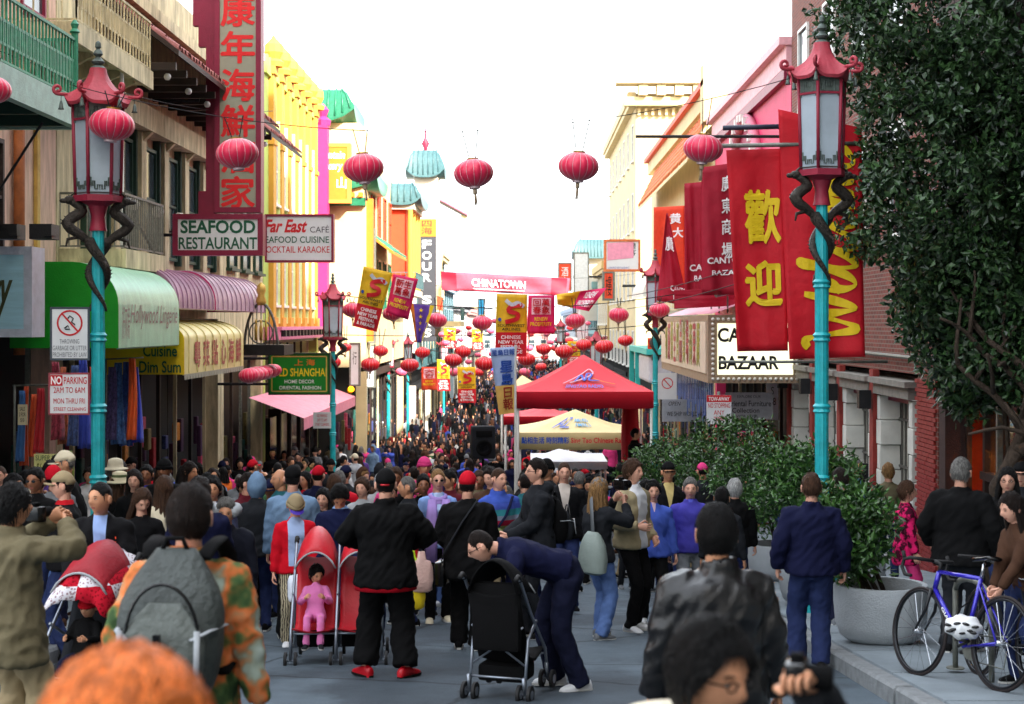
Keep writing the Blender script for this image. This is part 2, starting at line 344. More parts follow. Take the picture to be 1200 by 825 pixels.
def house(name, label, X, y0, y1, z0, z1, wall_m, depth=12, base=None, ground_m=None, gh=3.6):
    """a street-side building block: X is its street front; the ground floor is a recessed shop"""
    s = 1 if X > 0 else -1
    gb = gz(y0) if base is None else base
    r = empty(name, (X + s * depth / 2, (y0 + y1) / 2, min(gz(y0), gz(y1)) - .1), 0, label, 'building')
    x0, x1 = (X, X + depth) if s > 0 else (X - depth, X)
    zl = max(gz(y0), gz(y1)) + gh
    b = MB(); b.box(x0, x1, y0, y1, max(zl, z0), z1); wb(b, 'wall', wall_m, r)
    b = MB(); xi0, xi1 = (x0 + 1.4, x1) if s > 0 else (x0, x1 - 1.4)
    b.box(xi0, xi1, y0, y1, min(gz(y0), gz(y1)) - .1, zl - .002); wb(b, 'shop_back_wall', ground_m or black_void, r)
    for yy in (y0, y1 - .35):                        # piers at both ends of the shop front
        b = MB(); b.box(x0 if s > 0 else x1 - .4, x0 + .4 if s > 0 else x1, yy, yy + .35, gz(y1) - .3, zl - .003); wb(b, 'pier', wall_m, r)
    rr = random.Random(int(y0 * 10)); n = max(2, int((y1 - y0) / 1.6))
    for i in range(n + 1):                           # shop front: steel posts, goods hung and stacked in the recess
        yy = y0 + .4 + (y1 - y0 - .8) * i / n; g0 = gz(yy); xx = X + s * .35
        if not ground_m or ground_m is dark_wood:
            wb(MB().box(xx - .04, xx + .04, yy - .035, yy + .035, g0, zl - .3), 'shop_post', rr.choice([iron_grey, iron_dark, cream_old, dark_wood]), r)
            if i < n:
                for q in range(4):
                    w_, h_ = rr.uniform(.15, .4), rr.uniform(.3, .9); zz = g0 + rr.uniform(1.2, 2.3); yc = yy + rr.uniform(.2, 1.4); xa = X + s * rr.uniform(.8, 1.3)
                    wb(MB().bbox(xa - .06, xa + .06, yc - w_ / 2, yc + w_ / 2, zz, zz + h_, .03), 'hanging_goods', mat('goods_%d' % rr.randrange(9), [(150, 30, 40), (190, 120, 40), (60, 70, 120), (170, 160, 140), (90, 50, 40), (40, 90, 80), (200, 80, 110), (110, 100, 60), (60, 30, 60)][rr.randrange(9)], .6, var=.45, scale=14), r)
    wb(MB().box(min(X + s * .1, X + s * .5), max(X + s * .1, X + s * .5), y0 + .36, y1 - .36, zl - .32, zl - .004), 'shop_header', rr.choice([dark_wood, iron_dark, maroon]), r)
    return r
def railing(y0, y1, x, z, h, parent, m, end=None, step=.14, name='railing', bar=.012, orn=False):
    """a balcony railing along the street at x; end=(xa,xb): also the return facing the camera at y0"""
    b = MB()
    b.box(x - .02, x + .02, y0, y1, z + h - .04, z + h).box(x - .015, x + .015, y0, y1, z + .06, z + .09)
    n = int((y1 - y0) / step)
    for i in range(n + 1):
        y = y0 + (y1 - y0) * i / n; b.box(x - bar, x + bar, y - bar, y + bar, z + .09, z + h - .04)
        if orn and i < n:
            yc = y + (y1 - y0) / n / 2; b.box(x - .008, x + .008, yc - .05, yc + .05, z + h * .62, z + h * .66).box(x - .008, x + .008, yc - .045, yc + .045, z + h * .3, z + h * .34)
            b.box(x - .008, x + .008, yc - .015, yc + .015, z + h * .34, z + h * .62)
    if end:
        a, c = min(end), max(end)
        b.box(a, c, y0 - .02, y0 + .02, z + h - .035, z + h + .005).box(a, c, y0 - .015, y0 + .015, z + .06, z + .09)
        n = max(2, int((c - a) / step))
        for i in range(n + 1):
            xx = a + (c - a) * i / n; b.box(xx - bar, xx + bar, y0 - bar, y0 + bar, z + .09, z + h - .04)
    return wb(b, name, m, parent)
def sign(name, label, px0, py0, px1, py1, Y, board, frame=None, fw=.06, depth=.16, rz=0, cat='sign', parent=None, fd=.03, group=None):
    """a flat board facing the camera at distance Y that fills the given box of the photograph"""
    x0, x1, z1, z0 = PX(px0, Y), PX(px1, Y), PZ(py0, Y), PZ(py1, Y); w_, h_ = abs(x1 - x0), abs(z1 - z0)
    b = MB(); b.box(-w_ / 2, w_ / 2, -depth / 2, depth / 2, -h_ / 2, h_ / 2)
    o = b.build(name, board, parent, loc=((x0 + x1) / 2, Y, (z0 + z1) / 2), rot=(0, 0, rz)); tag(o, label, cat, group)
    if frame:
        f = MB(); q = depth / 2 + fd
        f.box(-w_ / 2 - .01, w_ / 2 + .01, -q, q, h_ / 2 - fw, h_ / 2 + .012).box(-w_ / 2 - .01, w_ / 2 + .01, -q, q, -h_ / 2 - .012, -h_ / 2 + fw)
        f.box(-w_ / 2 - .012, -w_ / 2 + fw, -q + .002, q - .002, -h_ / 2 + fw, h_ / 2 - fw).box(w_ / 2 - fw, w_ / 2 + .012, -q + .002, q - .002, -h_ / 2 + fw, h_ / 2 - fw)
        f.build('frame', frame, o)
    o['w'] = w_; o['h'] = h_; o['d'] = depth
    return o
def stext(o, body, u0, u1, v0, v1, m, **k):          # lettering in fractions of the board, v from the top down
    w_, h_ = o['w'], o['h']
    return text(o, body, (u0 - .5) * w_, (u1 - .5) * w_, (.5 - v1) * h_, (.5 - v0) * h_, -o['d'] / 2 - .006, m, **k)
def bracket(parent, pts, r=.03, m=None, name='bracket'):
    b = MB()
    for a, c in pts: b.tube([a, c], r, 6)
    return wb(b, name, m or iron_dark, parent)

# ================================================================ left side
# --- nearest house: pink render, green iron balcony over a sheet-metal canopy
h1 = house('balcony_house', 'old pink rendered house with green iron balcony at the left edge', FL, 12, 26.2, 0, 13, pinkish, gh=3.7)
b = MB(); b.box(-8, -6.3, 14, 21.6, 4.6, 4.72); wb(b, 'canopy', grn_dark, h1)
b = MB(); b.box(-6.34, -6.22, 14, 21.62, 4.42, 4.8); b.box(-8, -6.34, 21.55, 21.67, 4.42, 4.8); wb(b, 'canopy_edge', grn_pale, h1)
for k in range(6):
    b = MB(); b.box(-8, -6.36, 15.2 + k * 1.2, 15.3 + k * 1.2, 4.42, 4.598); wb(b, 'canopy_beam', grn_dark, h1)
railing(14, 21.5, -6.3, 4.78, .9, h1, grn_rail, orn=True)
b = MB(); b.box(-8, -6.3, 21.46, 21.5, 5.64, 5.68)
for i in range(12): b.box(-7.95 + i * .14, -7.925 + i * .14, 21.47, 21.495, 4.8, 5.64)
wb(b, 'railing_return', grn_rail, h1)
b = MB(); b.lathe([(.05, 0), (.05, .95), (.075, .97), (.04, 1.02), (.06, 1.08), (.02, 1.14)], (-6.3, 21.5, 4.8), 8); wb(b, 'corner_post', grn_rail, h1, 40)
for yy in (18.5, 22.9): window(h1, (-7.99, yy, 2.6), 1.1, 1.9, R(90), dark_wood)
window(h1, (-7.99, 24.9, 6.7), 1.2, 2.2, R(90), maroon); window(h1, (-7.99, 19.5, 6.5), 1.2, 2.2, R(90), ochre)
b = MB(); b.tube([(-7.9, 24.0, 1.2), (-7.9, 24.0, 6.1)], .09, 10); wb(b, 'downpipe', rustbrown, h1, True)
for ya, yb_, zt in ((22.0, 22.22, 4.4), (25.0, 25.14, 6.1)): wb(MB().box(-7.995, -7.93, ya, yb_, 1.6, zt), 'timber_post', ochre, h1)
b = MB(); b.tube([(-7.9, 21.0, 2.4), (-6.5, 20.7, 4.4)], .018, 6); wb(b, 'stay_rod', iron_dark, h1)
b = MB(); b.box(-8, -7.55, 19.2, 25.8, 1.75, 1.95); wb(b, 'ledge', cream_old, h1)
railing(19.2, 25.8, -7.56, 1.95, .55, h1, iron_dark, step=.35, name='ledge_rail')
# --- restaurant house with two balconies and a clay-tile eave
h2 = house('balcony_restaurant', 'weathered cream restaurant building with balconies and clay tile eave', FL, 26.25, 40.4, 0, 9.0, cream_old, gh=4.4)
def balcony(parent, x, y0, y1, z, rail_m, slab_m, h=.92, orn=False, step=.14):
    b = MB(); b.box(FL, x, y0, y1, z - .22, z); wb(b, 'balcony_floor', slab_m, parent)
    b = MB(); b.box(x - .02, x + .05, y0 - .03, y1 + .03, z - .3, z + .03).box(FL + .002, x - .021, y0 - .05, y0 - .002, z - .28, z + .028); wb(b, 'balcony_edge', slab_m, parent)
    for k in range(int((y1 - y0) / .9)):
        b = MB(); yy = y0 + .3 + k * .9; b.prism([(FL + .02, z - .75), (FL + .14, z - .75), (x - .1, z - .3), (x - .1, z - .225), (FL + .02, z - .225)], yy, yy + .1); wb(b, 'balcony_bracket', slab_m, parent)
    railing(y0 + .03, y1 - .03, x, z, h, parent, rail_m, (FL, x), step, orn=orn)
balcony(h2, -6.9, 23.6, 28.3, 6.3, cream_old, cream_old, .95, True, .2)
balcony(h2, -6.9, 26.4, 29.3, 2.95, iron_grey, cream_old, 1.0)
b = MB(); b.tube([(-6.95, 26.5, 3.0), (-6.95, 26.5, 6.2)], .035, 8); wb(b, 'post', white_paint, h2)
b = MB(); b.tube([(-6.95, 26.45, 3.9), (-6.9, 28.6, 3.0)], .03, 6); wb(b, 'brace', iron_grey, h2)
for k in range(6):                                     # tall green window bays between cream columns
    y = 28.4 + k * 2.0
    window(h2, (-7.96, y, 3.1), 1.25, 2.3, R(90), grn_dark, sill=False)
    b = MB(); b.box(-8.0, -7.85, y - .75, y - .64, 3.0, 5.7).box(-8.0, -7.85, y + .64, y + .75, 3.0, 5.7); wb(b, 'window_surround', grn_dark, h2)
    b = MB(); b.box(-8.0, -7.78, y + .8, y + 1.2, 2.9, 5.6); wb(b, 'column', cream_old, h2)
    b = MB(); b.prism([(-8, 5.15), (-7.8, 5.4), (-7.6, 5.6), (-8, 5.6)], y + .92, y + 1.08); wb(b, 'bracket', cream_old, h2)
    if k < 4:
        o = MB().ball((-7.55, y - .8, 4.0), .13, 12, 8); wb(o, 'globe_lamp', mat('opal_glass', (226, 226, 216), .25, var=.03, bump=0), h2, True)
        o = MB().tube([(-7.8, y - .8, 3.7), (-7.55, y - .8, 3.72), (-7.55, y - .8, 3.88)], .025, 6); wb(o, 'lamp_arm', iron_dark, h2)
b = MB(); b.box(-8.0, -7.6, 26.3, 40.3, 5.62, 6.1); wb(b, 'frieze', cream_old, h2)
def tile_eave(parent, x_out, x_in, y0, y1, zo, zi, m, step=.24, name='roof_tile', soffit=dark_wood):
    b = MB(); b.quad((x_out, y0, zo), (x_out, y1, zo), (x_in, y1, zi), (x_in, y0, zi)); b.quad((x_out, y0, zo - .1), (x_out, y1, zo - .1), (x_in, y1, zi - .12), (x_in, y0, zi - .12)); b.quad((x_out, y0, zo), (x_out, y1, zo), (x_out, y1, zo - .1), (x_out, y0, zo - .1)); b.quad((x_out, y0, zo), (x_in, y0, zi), (x_in, y0, zi - .12), (x_out, y0, zo - .1))
    o = wb(b, 'eave', soffit, parent)
    n = int((y1 - y0) / step); t = MB(); L = math.hypot(x_in - x_out, zi - zo); rows = max(3, int(L / .32))
    for k in range(rows):                            # half-round cover tiles, course over course
        f0, f1 = k / rows, (k + 1.12) / rows
        a = Vector((x_out + (x_in - x_out) * f0, 0, zo + (zi - zo) * f0)); c = Vector((x_out + (x_in - x_out) * f1, 0, zo + (zi - zo) * f1))
        ring = lambda p, r: [(p.x, p.y + r * math.cos(math.pi * q / 4), p.z + r * math.sin(math.pi * q / 4)) for q in range(5)]
        t.rings([ring(a + Vector((0, 0, .03)), step * .36), ring(c + Vector((0, 0, .0)), step * .28)], cap=False, closed=False)
    me = t.mesh(name, m, True); off = Vector(); q = o
    while q is not None: off += q.location; q = q.parent
    for i in range(n):
        r = bpy.data.objects.new(name + '_course', me); COL.objects.link(r); r.parent = o; r.location = Vector((random.uniform(-.015, .015), y0 + (i + .5) * step, random.uniform(-.008, .012))) - off
    return o
tile_eave(h2, -6.4, -7.95, 28.4, 40.2, 6.75, 7.95, tile_red)
b = MB(); b.box(-8.05, -7.7, 28.4, 40.38, 8.05, 8.3).box(-8.0, -7.85, 28.4, 40.38, 8.3, 9.0); wb(b, 'parapet', cream_old, h2)
for k in range(13):
    b = MB(); b.box(-7.9, -6.5, 28.6 + k * .9, 28.7 + k * .9, 6.42, 6.56); wb(b, 'rafter', dark_wood, h2)
    if k % 2 == 0:
        b = MB(); b.ball((-6.7, 28.8 + k * .9, 6.32), .07, 8, 6); wb(b, 'eave_bulb', white_paint, h2, True)
# --- cafe house
h3 = house('cafe_house', 'narrow cafe building with brown tile eave behind the vertical sign', FL, 40.45, 46.9, 0, 8.8, cream_old, gh=4.6)
tile_eave(h3, -6.7, -7.95, 40.6, 46.2, 6.75, 7.9, tile_red)
for k in range(3): window(h3, (-7.97, 41.8 + 2 * k, 3.2), 1.2, 2, R(90), grn_dark)
# --- yellow house with pilasters
h4 = house('yellow_house', 'bright yellow and lime house with pilasters and pink corner strip', FL, 47, 59.4, 0, 9.4, lime, gh=5.4, ground_m=dark_wood)
pm = MB(); pm.box(-.12, .14, -.26, .26, 0, 7.6).box(-.12, .2, -.34, .34, 7.6, 7.85).box(-.12, .18, -.32, .32, 5.4, 5.55).box(-.12, .2, -.34, .34, -.3, 0)
pm.lathe([(.3, 7.85), (.34, 8.0), (.2, 8.1), (.3, 8.3), (.28, 8.55), (.08, 8.75), (.02, 8.85)], (.1, 0, 0), 10)
pme = pm.mesh('pilaster', yellow_wall)
for k in range(7):
    y = 48.2 + k * 1.62; o = bpy.data.objects.new('pilaster', pme); COL.objects.link(o); o.parent = h4; o.location = Vector((-7.98, y, 1.9)) - h4.location
    if k < 6:
        window(h4, (-7.98, y + .81, 2.3), .8, 2.2, R(90), white_paint); window(h4, (-7.98, y + .81, 5.5), .8, 2.0, R(90), white_paint)
        for q in (-.42, .42):
            b = MB(); b.box(-8.0, -7.88, y + .81 + q - .045, y + .81 + q + .045, 1.7, 8.2); wb(b, 'window_moulding', mat('pale_lime', (214, 232, 160), .7, var=.08), h4)
b = MB(); b.box(-8.0, -7.5, 47, 59.4, 1.2, 1.5).box(-8, -7.42, 47, 59.4, 1.5, 1.6); wb(b, 'string_course', mat('pink_cornice', (222, 128, 168), .6, var=.15), h4)
for k in range(16):
    b = MB(); b.box(-7.5, -7.36, 47.3 + k * .75, 47.5 + k * .75, 1.3, 1.5); wb(b, 'modillion', iron_dark, h4)
b = MB(); b.box(-8.0, -7.55, 58.7, 59.35, 1.6, 9.3).lathe([(.3, 0), (.34, .2), (.16, .35), (.26, .6), (.05, .85)], (-7.78, 59.0, 9.3), 8); wb(b, 'corner_strip', hot_pink, h4)
b = MB(); b.box(-8, -7.9, 47, 59.4, 9.4, 9.7)
for k in range(20): b.box(-7.99, -7.91, 47.2 + k * .62, 47.45 + k * .62, 9.7, 10.0)
wb(b, 'parapet', lime, h4)
for k in range(5):
    b = MB(); b.box(-8.3, -8.02, 48.4 + k * 2.2, 50.0 + k * 2.2, gz(50) + .3, gz(50) + 2.9); wb(b, 'shop_window', glass_dark, h4)
    b = MB(); b.box(-8.35, -7.95, 50.0 + k * 2.2, 50.2 + k * 2.2, gz(54) , gz(50) + 3.1); wb(b, 'mullion', dark_wood, h4)
    b = MB(); b.ball((-8.4, 49.1 + k * 2.2, gz(50) + 1.6), (.1, .35, .6), 8, 6); b.v = [(v[0] + .12, v[1], v[2]) for v in b.v]
    wb(b, 'mannequin', [ochre, vermilion, hot_pink, white_paint, orange_p][k], h4, True)
# --- pagoda bakery
def upturned(parent, x0, x1, y0, y1, z, h, m, lift=.5, over=.55, under=None, name='pagoda_eave'):
    """hipped tile eave with upturned corners round a rectangle"""
    b = MB(); n = 8; rs = []
    for f, ex in ((0, over), (.5, over * .45), (1, 0)):
        ring = []
        def pt(x, y, c): 
            return (x, y, z + h * (f ** .6) + lift * (c ** 3) * (1 - f))
        xa, xb, ya, yb = x0 - ex, x1 + ex, y0 - ex, y1 + ex
        for i in range(n): t = i / n; ring.append(pt(xa + (xb - xa) * t, ya, abs(2 * t - 1)))
        for i in range(n): t = i / n; ring.append(pt(xb, ya + (yb - ya) * t, abs(2 * t - 1)))
        for i in range(n): t = i / n; ring.append(pt(xb - (xb - xa) * t, yb, abs(2 * t - 1)))
        for i in range(n): t = i / n; ring.append(pt(xa, yb - (yb - ya) * t, abs(2 * t - 1)))
        rs.append(ring)
    low = [(p[0], p[1], p[2] - .12) for p in rs[0]]
    inn = [(min(max(p[0], x0), x1), min(max(p[1], y0), y1), z - .1) for p in rs[0]]
    b.rings([inn, low] + rs, cap=True)
    o = wb(b, name, m, parent, 40)
    t = MB(); 
    for k in range(int((x1 - x0 + 2 * over) / .3)):    # ribs of the tile courses on the side facing the camera
        xx = x0 - over + .15 + k * .3; c = abs(2 * (xx - x0 + over) / (x1 - x0 + 2 * over) - 1)
        xi = min(max(xx, x0), x1); t.tube([(xx, y0 - over - .01, z + lift * c ** 3 + .03), ((xx + xi) / 2, y0 - over * .45, z + h * .66 + lift * c ** 3 * .5 + .03), (xi, y0, z + h + .02)], .045, 5)
    wb(t, 'tile_ribs', m, o, True)
    return o
h5 = house('pagoda_bakery', 'cream corner building with green pagoda eaves and orange sign panel', -6.2, 60, 78.5, 0, 8.4, cream, gh=4.5, depth=14)
upturned(h5, -9.4, -6.3, 60.3, 64, 7.0, 1.0, jade); b = MB(); b.box(-9.2, -6.5, 60.4, 64, 8.4, 9.6); wb(b, 'upper_storey', cream, h5)
upturned(h5, -9.4, -7.2, 60.4, 63.4, 9.7, 1.2, jade)
b = MB()
for k in range(9): b.box(-9.1 + k * .33, -8.95 + k * .33, 59.6, 60.0, 6.62, 6.8)
wb(b, 'dentils', orange_p, h5)
b = MB(); b.box(-9.4, -6.2, 59.7, 59.98, 6.3, 6.6); wb(b, 'frieze', jade, h5)
b = MB(); b.box(-6.2, -5.95, 60.1, 60.5, 1, 6.6); wb(b, 'corner_pilaster', orange_p, h5)
for k in range(6):
    window(h5, (-6.19, 62.5 + k * 2.6, 2.2), 1.2, 2.2, R(90), jade); window(h5, (-6.19, 62.5 + k * 2.6, 5.2), 1.2, 2.0, R(90), vermilion)
tile_eave(h5, -5.3, -6.2, 62, 69, 4.6, 5.3, jade, soffit=orange_p)
b = MB(); b.box(-6.2, -5.1, 71, 76.5, 3.0, 3.3).box(-6.2, -5.1, 71, 76.5, 7.0, 7.3); wb(b, 'bay_floor', pale_wall, h5)
for yy in (71.1, 72.9, 74.7, 76.2):
    b = MB(); b.lathe([(.12, 3.3), (.12, 7.0)], (-5.3, yy, 0), 8); wb(b, 'bay_column', yellow_wall, h5)
b = MB(); b.box(-6.19, -5.5, 71.3, 76.3, 3.32, 6.98); wb(b, 'bay_panel', vermilion, h5)
upturned(h5, -6.2, -5.2, 71.2, 76.3, 7.3, .9, teal_tile, .35, .4)
railing(71.1, 76.4, -5.05, 3.3, .8, h5, teal_tile, (-6.2, -5.05), .2)
# --- beyond the crossing
def far_house(name, label, X, y0, y1, z1, m, fm, rows, cols, depth=14, kind='sash', wh=1.7, ww=1.1, zb=-1.2, gm=None):
    h = house(name, label, X, y0, y1, 0, z1, m, depth=depth, gh=3.6, ground_m=gm); s = 1 if X > 0 else -1
    for r_ in range(rows):
        for c_ in range(cols):
            window(h, (X - s * .01, y0 + (c_ + .5) * (y1 - y0) / cols, zb + r_ * (z1 - zb) / rows + .3), ww, wh, R(-90 if s > 0 else 90), fm, kind)
    b = MB(); xa, xb = sorted((X, X - s * .5)); b.box(xa, xb, y0 - .3, y1 + .3, z1 - .5, z1 + .05).box(xa + (.1 if s > 0 else 0), xb - (0 if s > 0 else .1), y0 - .2, y1 + .2, z1 - .8, z1 - .502); wb(b, 'cornice', m, h)
    return h
h6 = far_house('tower_restaurant', 'pale corner building with teal pagoda turret beside the dark vertical sign', -6.4, 90, 104, 7.5, pale_wall, teal_tile, 3, 5)
b = MB(); b.box(-6.5, -5.1, 90.3, 92.0, 4, 10.4); wb(b, 'turret', pale_wall, h6); upturned(h6, -6.5, -5.2, 90.3, 92.0, 10.4, 1.5, teal_tile, .5, .5)
b = MB(); b.lathe([(.16, 0), (.1, .3), (.24, .6), (.08, .9), (.03, 1.5)], (-5.9, 91.2, 11.8), 8); wb(b, 'finial', maroon, h6, True)
b = MB(); b.box(-6.4, -5.3, 93, 99, 2.2, 2.5); wb(b, 'balcony_floor', pale_wall, h6); railing(93, 99, -5.3, 2.5, .9, h6, vermilion, (-6.4, -5.3), .25)
h7 = far_house('arched_balcony_house', 'pale stone building with tall arch and curved balcony beyond the dark sign', -6.4, 104.2, 122, 7.2, cream, teal_tile, 3, 6)
b = MB()                                              # tall projecting arch with tiled hood
ap = [(-6.4, 9.2), (-4.2, 9.2), (-4.2, 7.0)] + [(-5.0 - 1.3 * (1 - math.cos(R(t))), 5.6 + 1.4 * math.sin(R(t))) for t in range(0, 91, 15)][::1] + [(-6.4, 7.0)]
b.prism([(-6.4, 9.2), (-4.0, 9.2), (-4.0, 8.4), (-4.3, 8.3), (-4.9, 7.9), (-5.4, 7.2), (-5.7, 6.2), (-5.8, 5.0), (-5.8, 2.0), (-6.4, 2.0)], 106, 106.6); wb(b, 'arch', cream, h7)
tile_eave(h7, -4.0, -6.0, 105.8, 108, 9.2, 10.3, mat('rose_tile', (190, 90, 110), .6), .35)
b = MB(); b.box(-6.4, -4.6, 110, 117, 1.5, 1.9); wb(b, 'balcony_floor', cream, h7); railing(110, 117, -4.6, 1.9, 1.0, h7, teal_tile, (-6.4, -4.6), .25)
far_house('blue_gabled_house', 'pale blue-grey building with small blue gable far down the left side', -6.6, 122.3, 142, 5.2, mat('pale_blue_wall', (150, 172, 188), .8), teal_tile, 3, 6)
far_house('grey_far_house', 'pale grey building near the far end of the left side', -6.6, 142.5, 175, 3.8, mat('pale_grey_wall', (160, 158, 164), .8), white_paint, 3, 8)
far_house('pink_far_house', 'pale pink building at the far end of the left side', -6.6, 176, 240, 3.6, mat('pale_pink_wall', (196, 142, 136), .8), white_paint, 2, 12)

# ================================================================ right side
# --- nearest shop under the tree, warm lamps inside
r1 = house('lamp_shop', 'dark brick shop with warm lamps glowing inside behind the tree', FR, 8, 24.1, 0, 26, mat('dark_brown_brick', (58, 38, 34), .85, var=.35, scale=5, bump=.2), gh=3.4, depth=14)  # unseen upper wall raised to shade the left house fronts
b = MB(); b.box(FR + .5, FR + .56, 16.5, 23.2, gz(20) + .5, gz(20) + 3.0); wb(b, 'shop_window', mat('clear_shop_glass', (255, 255, 255), .02, trans=1, var=0, bump=0), r1)
for k in range(5):
    b = MB(); b.box(FR + .42, FR + .66, 16.4 + k * 1.68, 16.5 + k * 1.68, gz(20), gz(20) + 3.2); wb(b, 'mullion', dark_wood, r1)
b = MB(); b.box(FR + .4, FR + .68, 16.3, 23.3, gz(20) + 1.3, gz(20) + 1.42).box(FR + .4, FR + .68, 16.3, 23.3, gz(20) + 3.0, gz(20) + 3.2); wb(b, 'transom', dark_wood, r1)
b = MB(); b.box(FR + 1.2, FR + 1.38, 16.3, 23.3, gz(20), gz(20) + 3.3); wb(b, 'shop_shelves', rustbrown, r1)
warm = mat('warm_bulb', (255, 150, 60), .4, var=0, bump=0, emit=12)
for k in range(9):
    b = MB(); yy = 17 + k * .75; zz = gz(20) + 1.7 + .35 * ((k * 7) % 4); b.ball((FR + .95, yy, zz), .07 + .03 * (k % 3), 10, 8); wb(b, 'shop_lamp', warm, r1, True)
    b = MB(); b.lathe([(.06, .05), (.16, -.1), (.17, -.14)], (FR + .95, yy, zz + .12), 10); wb(b, 'lamp_shade', vermilion if k % 2 else ochre, r1, True)
# --- brick house with stone quoins; pier bricks one by one
r2 = house('brick_house', 'tall red brick house with pale stone quoins and grey lintels behind the planters', FR, 24.15, 37.4, .85, 11.6, brick_far, gh=3.0, depth=14, ground_m=mat('recess_wall', (150, 148, 140), .7))
pier = MB(); pier.box(FR + .03, FR + .9, 24.2, 25.5, gz(26) - .3, .85); pier = wb(pier, 'brick_pier', mortar, r2)
bme = MB().bbox(-.05, .03, -.102, .102, -.031, .031, .006).mesh('brick', brick_paint); bme2 = MB().bbox(-.05, .03, -.102, .102, -.031, .031, .006).mesh('brick', brick_m)
zz = gz(26) - .2; row = 0
while zz < .82:
    for c_ in range(6):
        yy = 24.2 + .105 + c_ * .213 + (.1 if row % 2 else 0)
        if yy > 25.42: continue
        o = bpy.data.objects.new('brick', bme if zz < -.55 else bme2); COL.objects.link(o); o.parent = pier
        o.location = Vector((FR + .015 + random.uniform(-.004, .004), yy, zz)) - r2.location
    zz += .073; row += 1
b = MB(); b.box(FR + .02, FR + .9, 24.16, 24.199, gz(24) - .2, .85); wb(b, 'pier_end_wall', brick_paint, r2)
for k in range(4):                                     # tall windows with stone jambs and grey lintels
    y0 = 25.6 + k * 3.0
    b = MB(); b.box(FR - .12, FR + .3, y0 - .02, y0 + 2.55, .42, .62).box(FR - .2, FR + .3, y0 - .1, y0 + 2.63, .62, .72); wb(b, 'lintel', stone_dk, r2)
    for yy in (y0, y0 + 2.3):
        zq = gz(26 + 3 * k) - .2; q = 0
        while zq < .4:
            b = MB(); e = .07 if q % 2 else 0; b.bbox(FR - .05, FR + .32, yy - e, yy + .22 + e, zq + .006, min(zq + .44, .415), .012); wb(b, 'quoin', stone, r2); zq += .45; q += 1
    b = MB(); b.box(FR + .33, FR + .5, y0 + .23, y0 + 2.29, gz(26 + 3 * k) - .3, .41); wb(b, 'window_panel', mat('cream_panel', (188, 186, 172), .6, var=.12), r2)
    b = MB()
    for i in range(1, 5): b.box(FR + .29, FR + .33, y0 + 1.1 + i * .25, y0 + 1.13 + i * .25, gz(26 + 3 * k), .41)
    for i in range(4): b.box(FR + .285, FR + .33, y0 + 1.1, y0 + 2.28, -2.6 + i * .85, -2.56 + i * .85)
    wb(b, 'window_bars', shutter_grey, r2)
    b = MB(); b.box(FR - .1, FR + .02, y0 + 2.64, y0 + 2.94, gz(26 + 3 * k) - .3, .85); wb(b, 'brick_pier_strip', brick_m, r2)
    for rr in range(2): window(r2, (FR - .01, y0 + 1.1, 3.2 + rr * 3.4), 1.2, 2.0, R(-90), white_paint)
    o = MB().cbox((FR - .25, y0 + 2.7, .3), (.22, .2, .34)); wb(o, 'wall_lamp', iron_dark, r2)
b = MB(); b.tube([(FR - .1, 24.3, 1.12), (FR - .1, 37.3, 1.18)], .035, 8); wb(b, 'conduit', iron_grey, r2)
b = MB(); b.box(FR + .1, FR + 1.2, 25.0, 37.2, 10.2, 10.6); wb(b, 'ledge', stone_dk, r2)
b = MB(); b.box(FR - .9, FR, 29.0, 29.12, -1.35, -.95); wb(b, 'door_sign_box', iron_dark, r2)
# --- bazaar
r3 = house('bazaar', 'crimson bazaar building with big arch and lit marquee over its entrance', FR, 37.5, 52.4, 0, 8.0, pink_wall, gh=4.2, depth=14)
b = MB(); b.box(FR - .12, FR + .4, 37.5, 52.4, 8.0, 8.5).box(FR - .3, FR + .4, 37.45, 52.45, 8.5, 8.7); wb(b, 'parapet', mat('pale_pink_trim', (226, 170, 176), .6), r3)
b = MB(); b.box(FR - .16, FR - .02, 37.6, 52.3, 7.7, 7.95); wb(b, 'red_band', maroon, r3)
b = MB()                                              # arch on the street front: darker magenta panel and a proud archivolt
cy, cz, ra = 44.6, 4.6, 2.9
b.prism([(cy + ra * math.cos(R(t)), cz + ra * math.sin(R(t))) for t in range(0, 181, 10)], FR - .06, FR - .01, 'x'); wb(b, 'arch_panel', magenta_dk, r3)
b = MB(); b.tube([(FR - .12, cy + (ra + .12) * math.cos(R(t)), cz + (ra + .12) * math.sin(R(t))) for t in range(0, 181, 8)], .16, 8); wb(b, 'archivolt', mat('rose_trim', (206, 120, 140), .6), r3, True)
for k in range(17):
    t = R(5 + k * 10.6); b = MB(); b.cbox((FR - .26, cy + (ra + .14) * math.cos(t), cz + (ra + .14) * math.sin(t)), (.16, .2, .2)); wb(b, 'arch_dentil', white_paint, r3)
for k in range(3): window(r3, (FR - .07, 42.6 + k * 2.0, 4.0), 1.3, 1.9, R(-90), maroon)
b = MB(); b.box(FR - 1.4, FR, 37.8, 51.5, 2.6, 2.75); wb(b, 'ochre_ledge', ochre, r3)
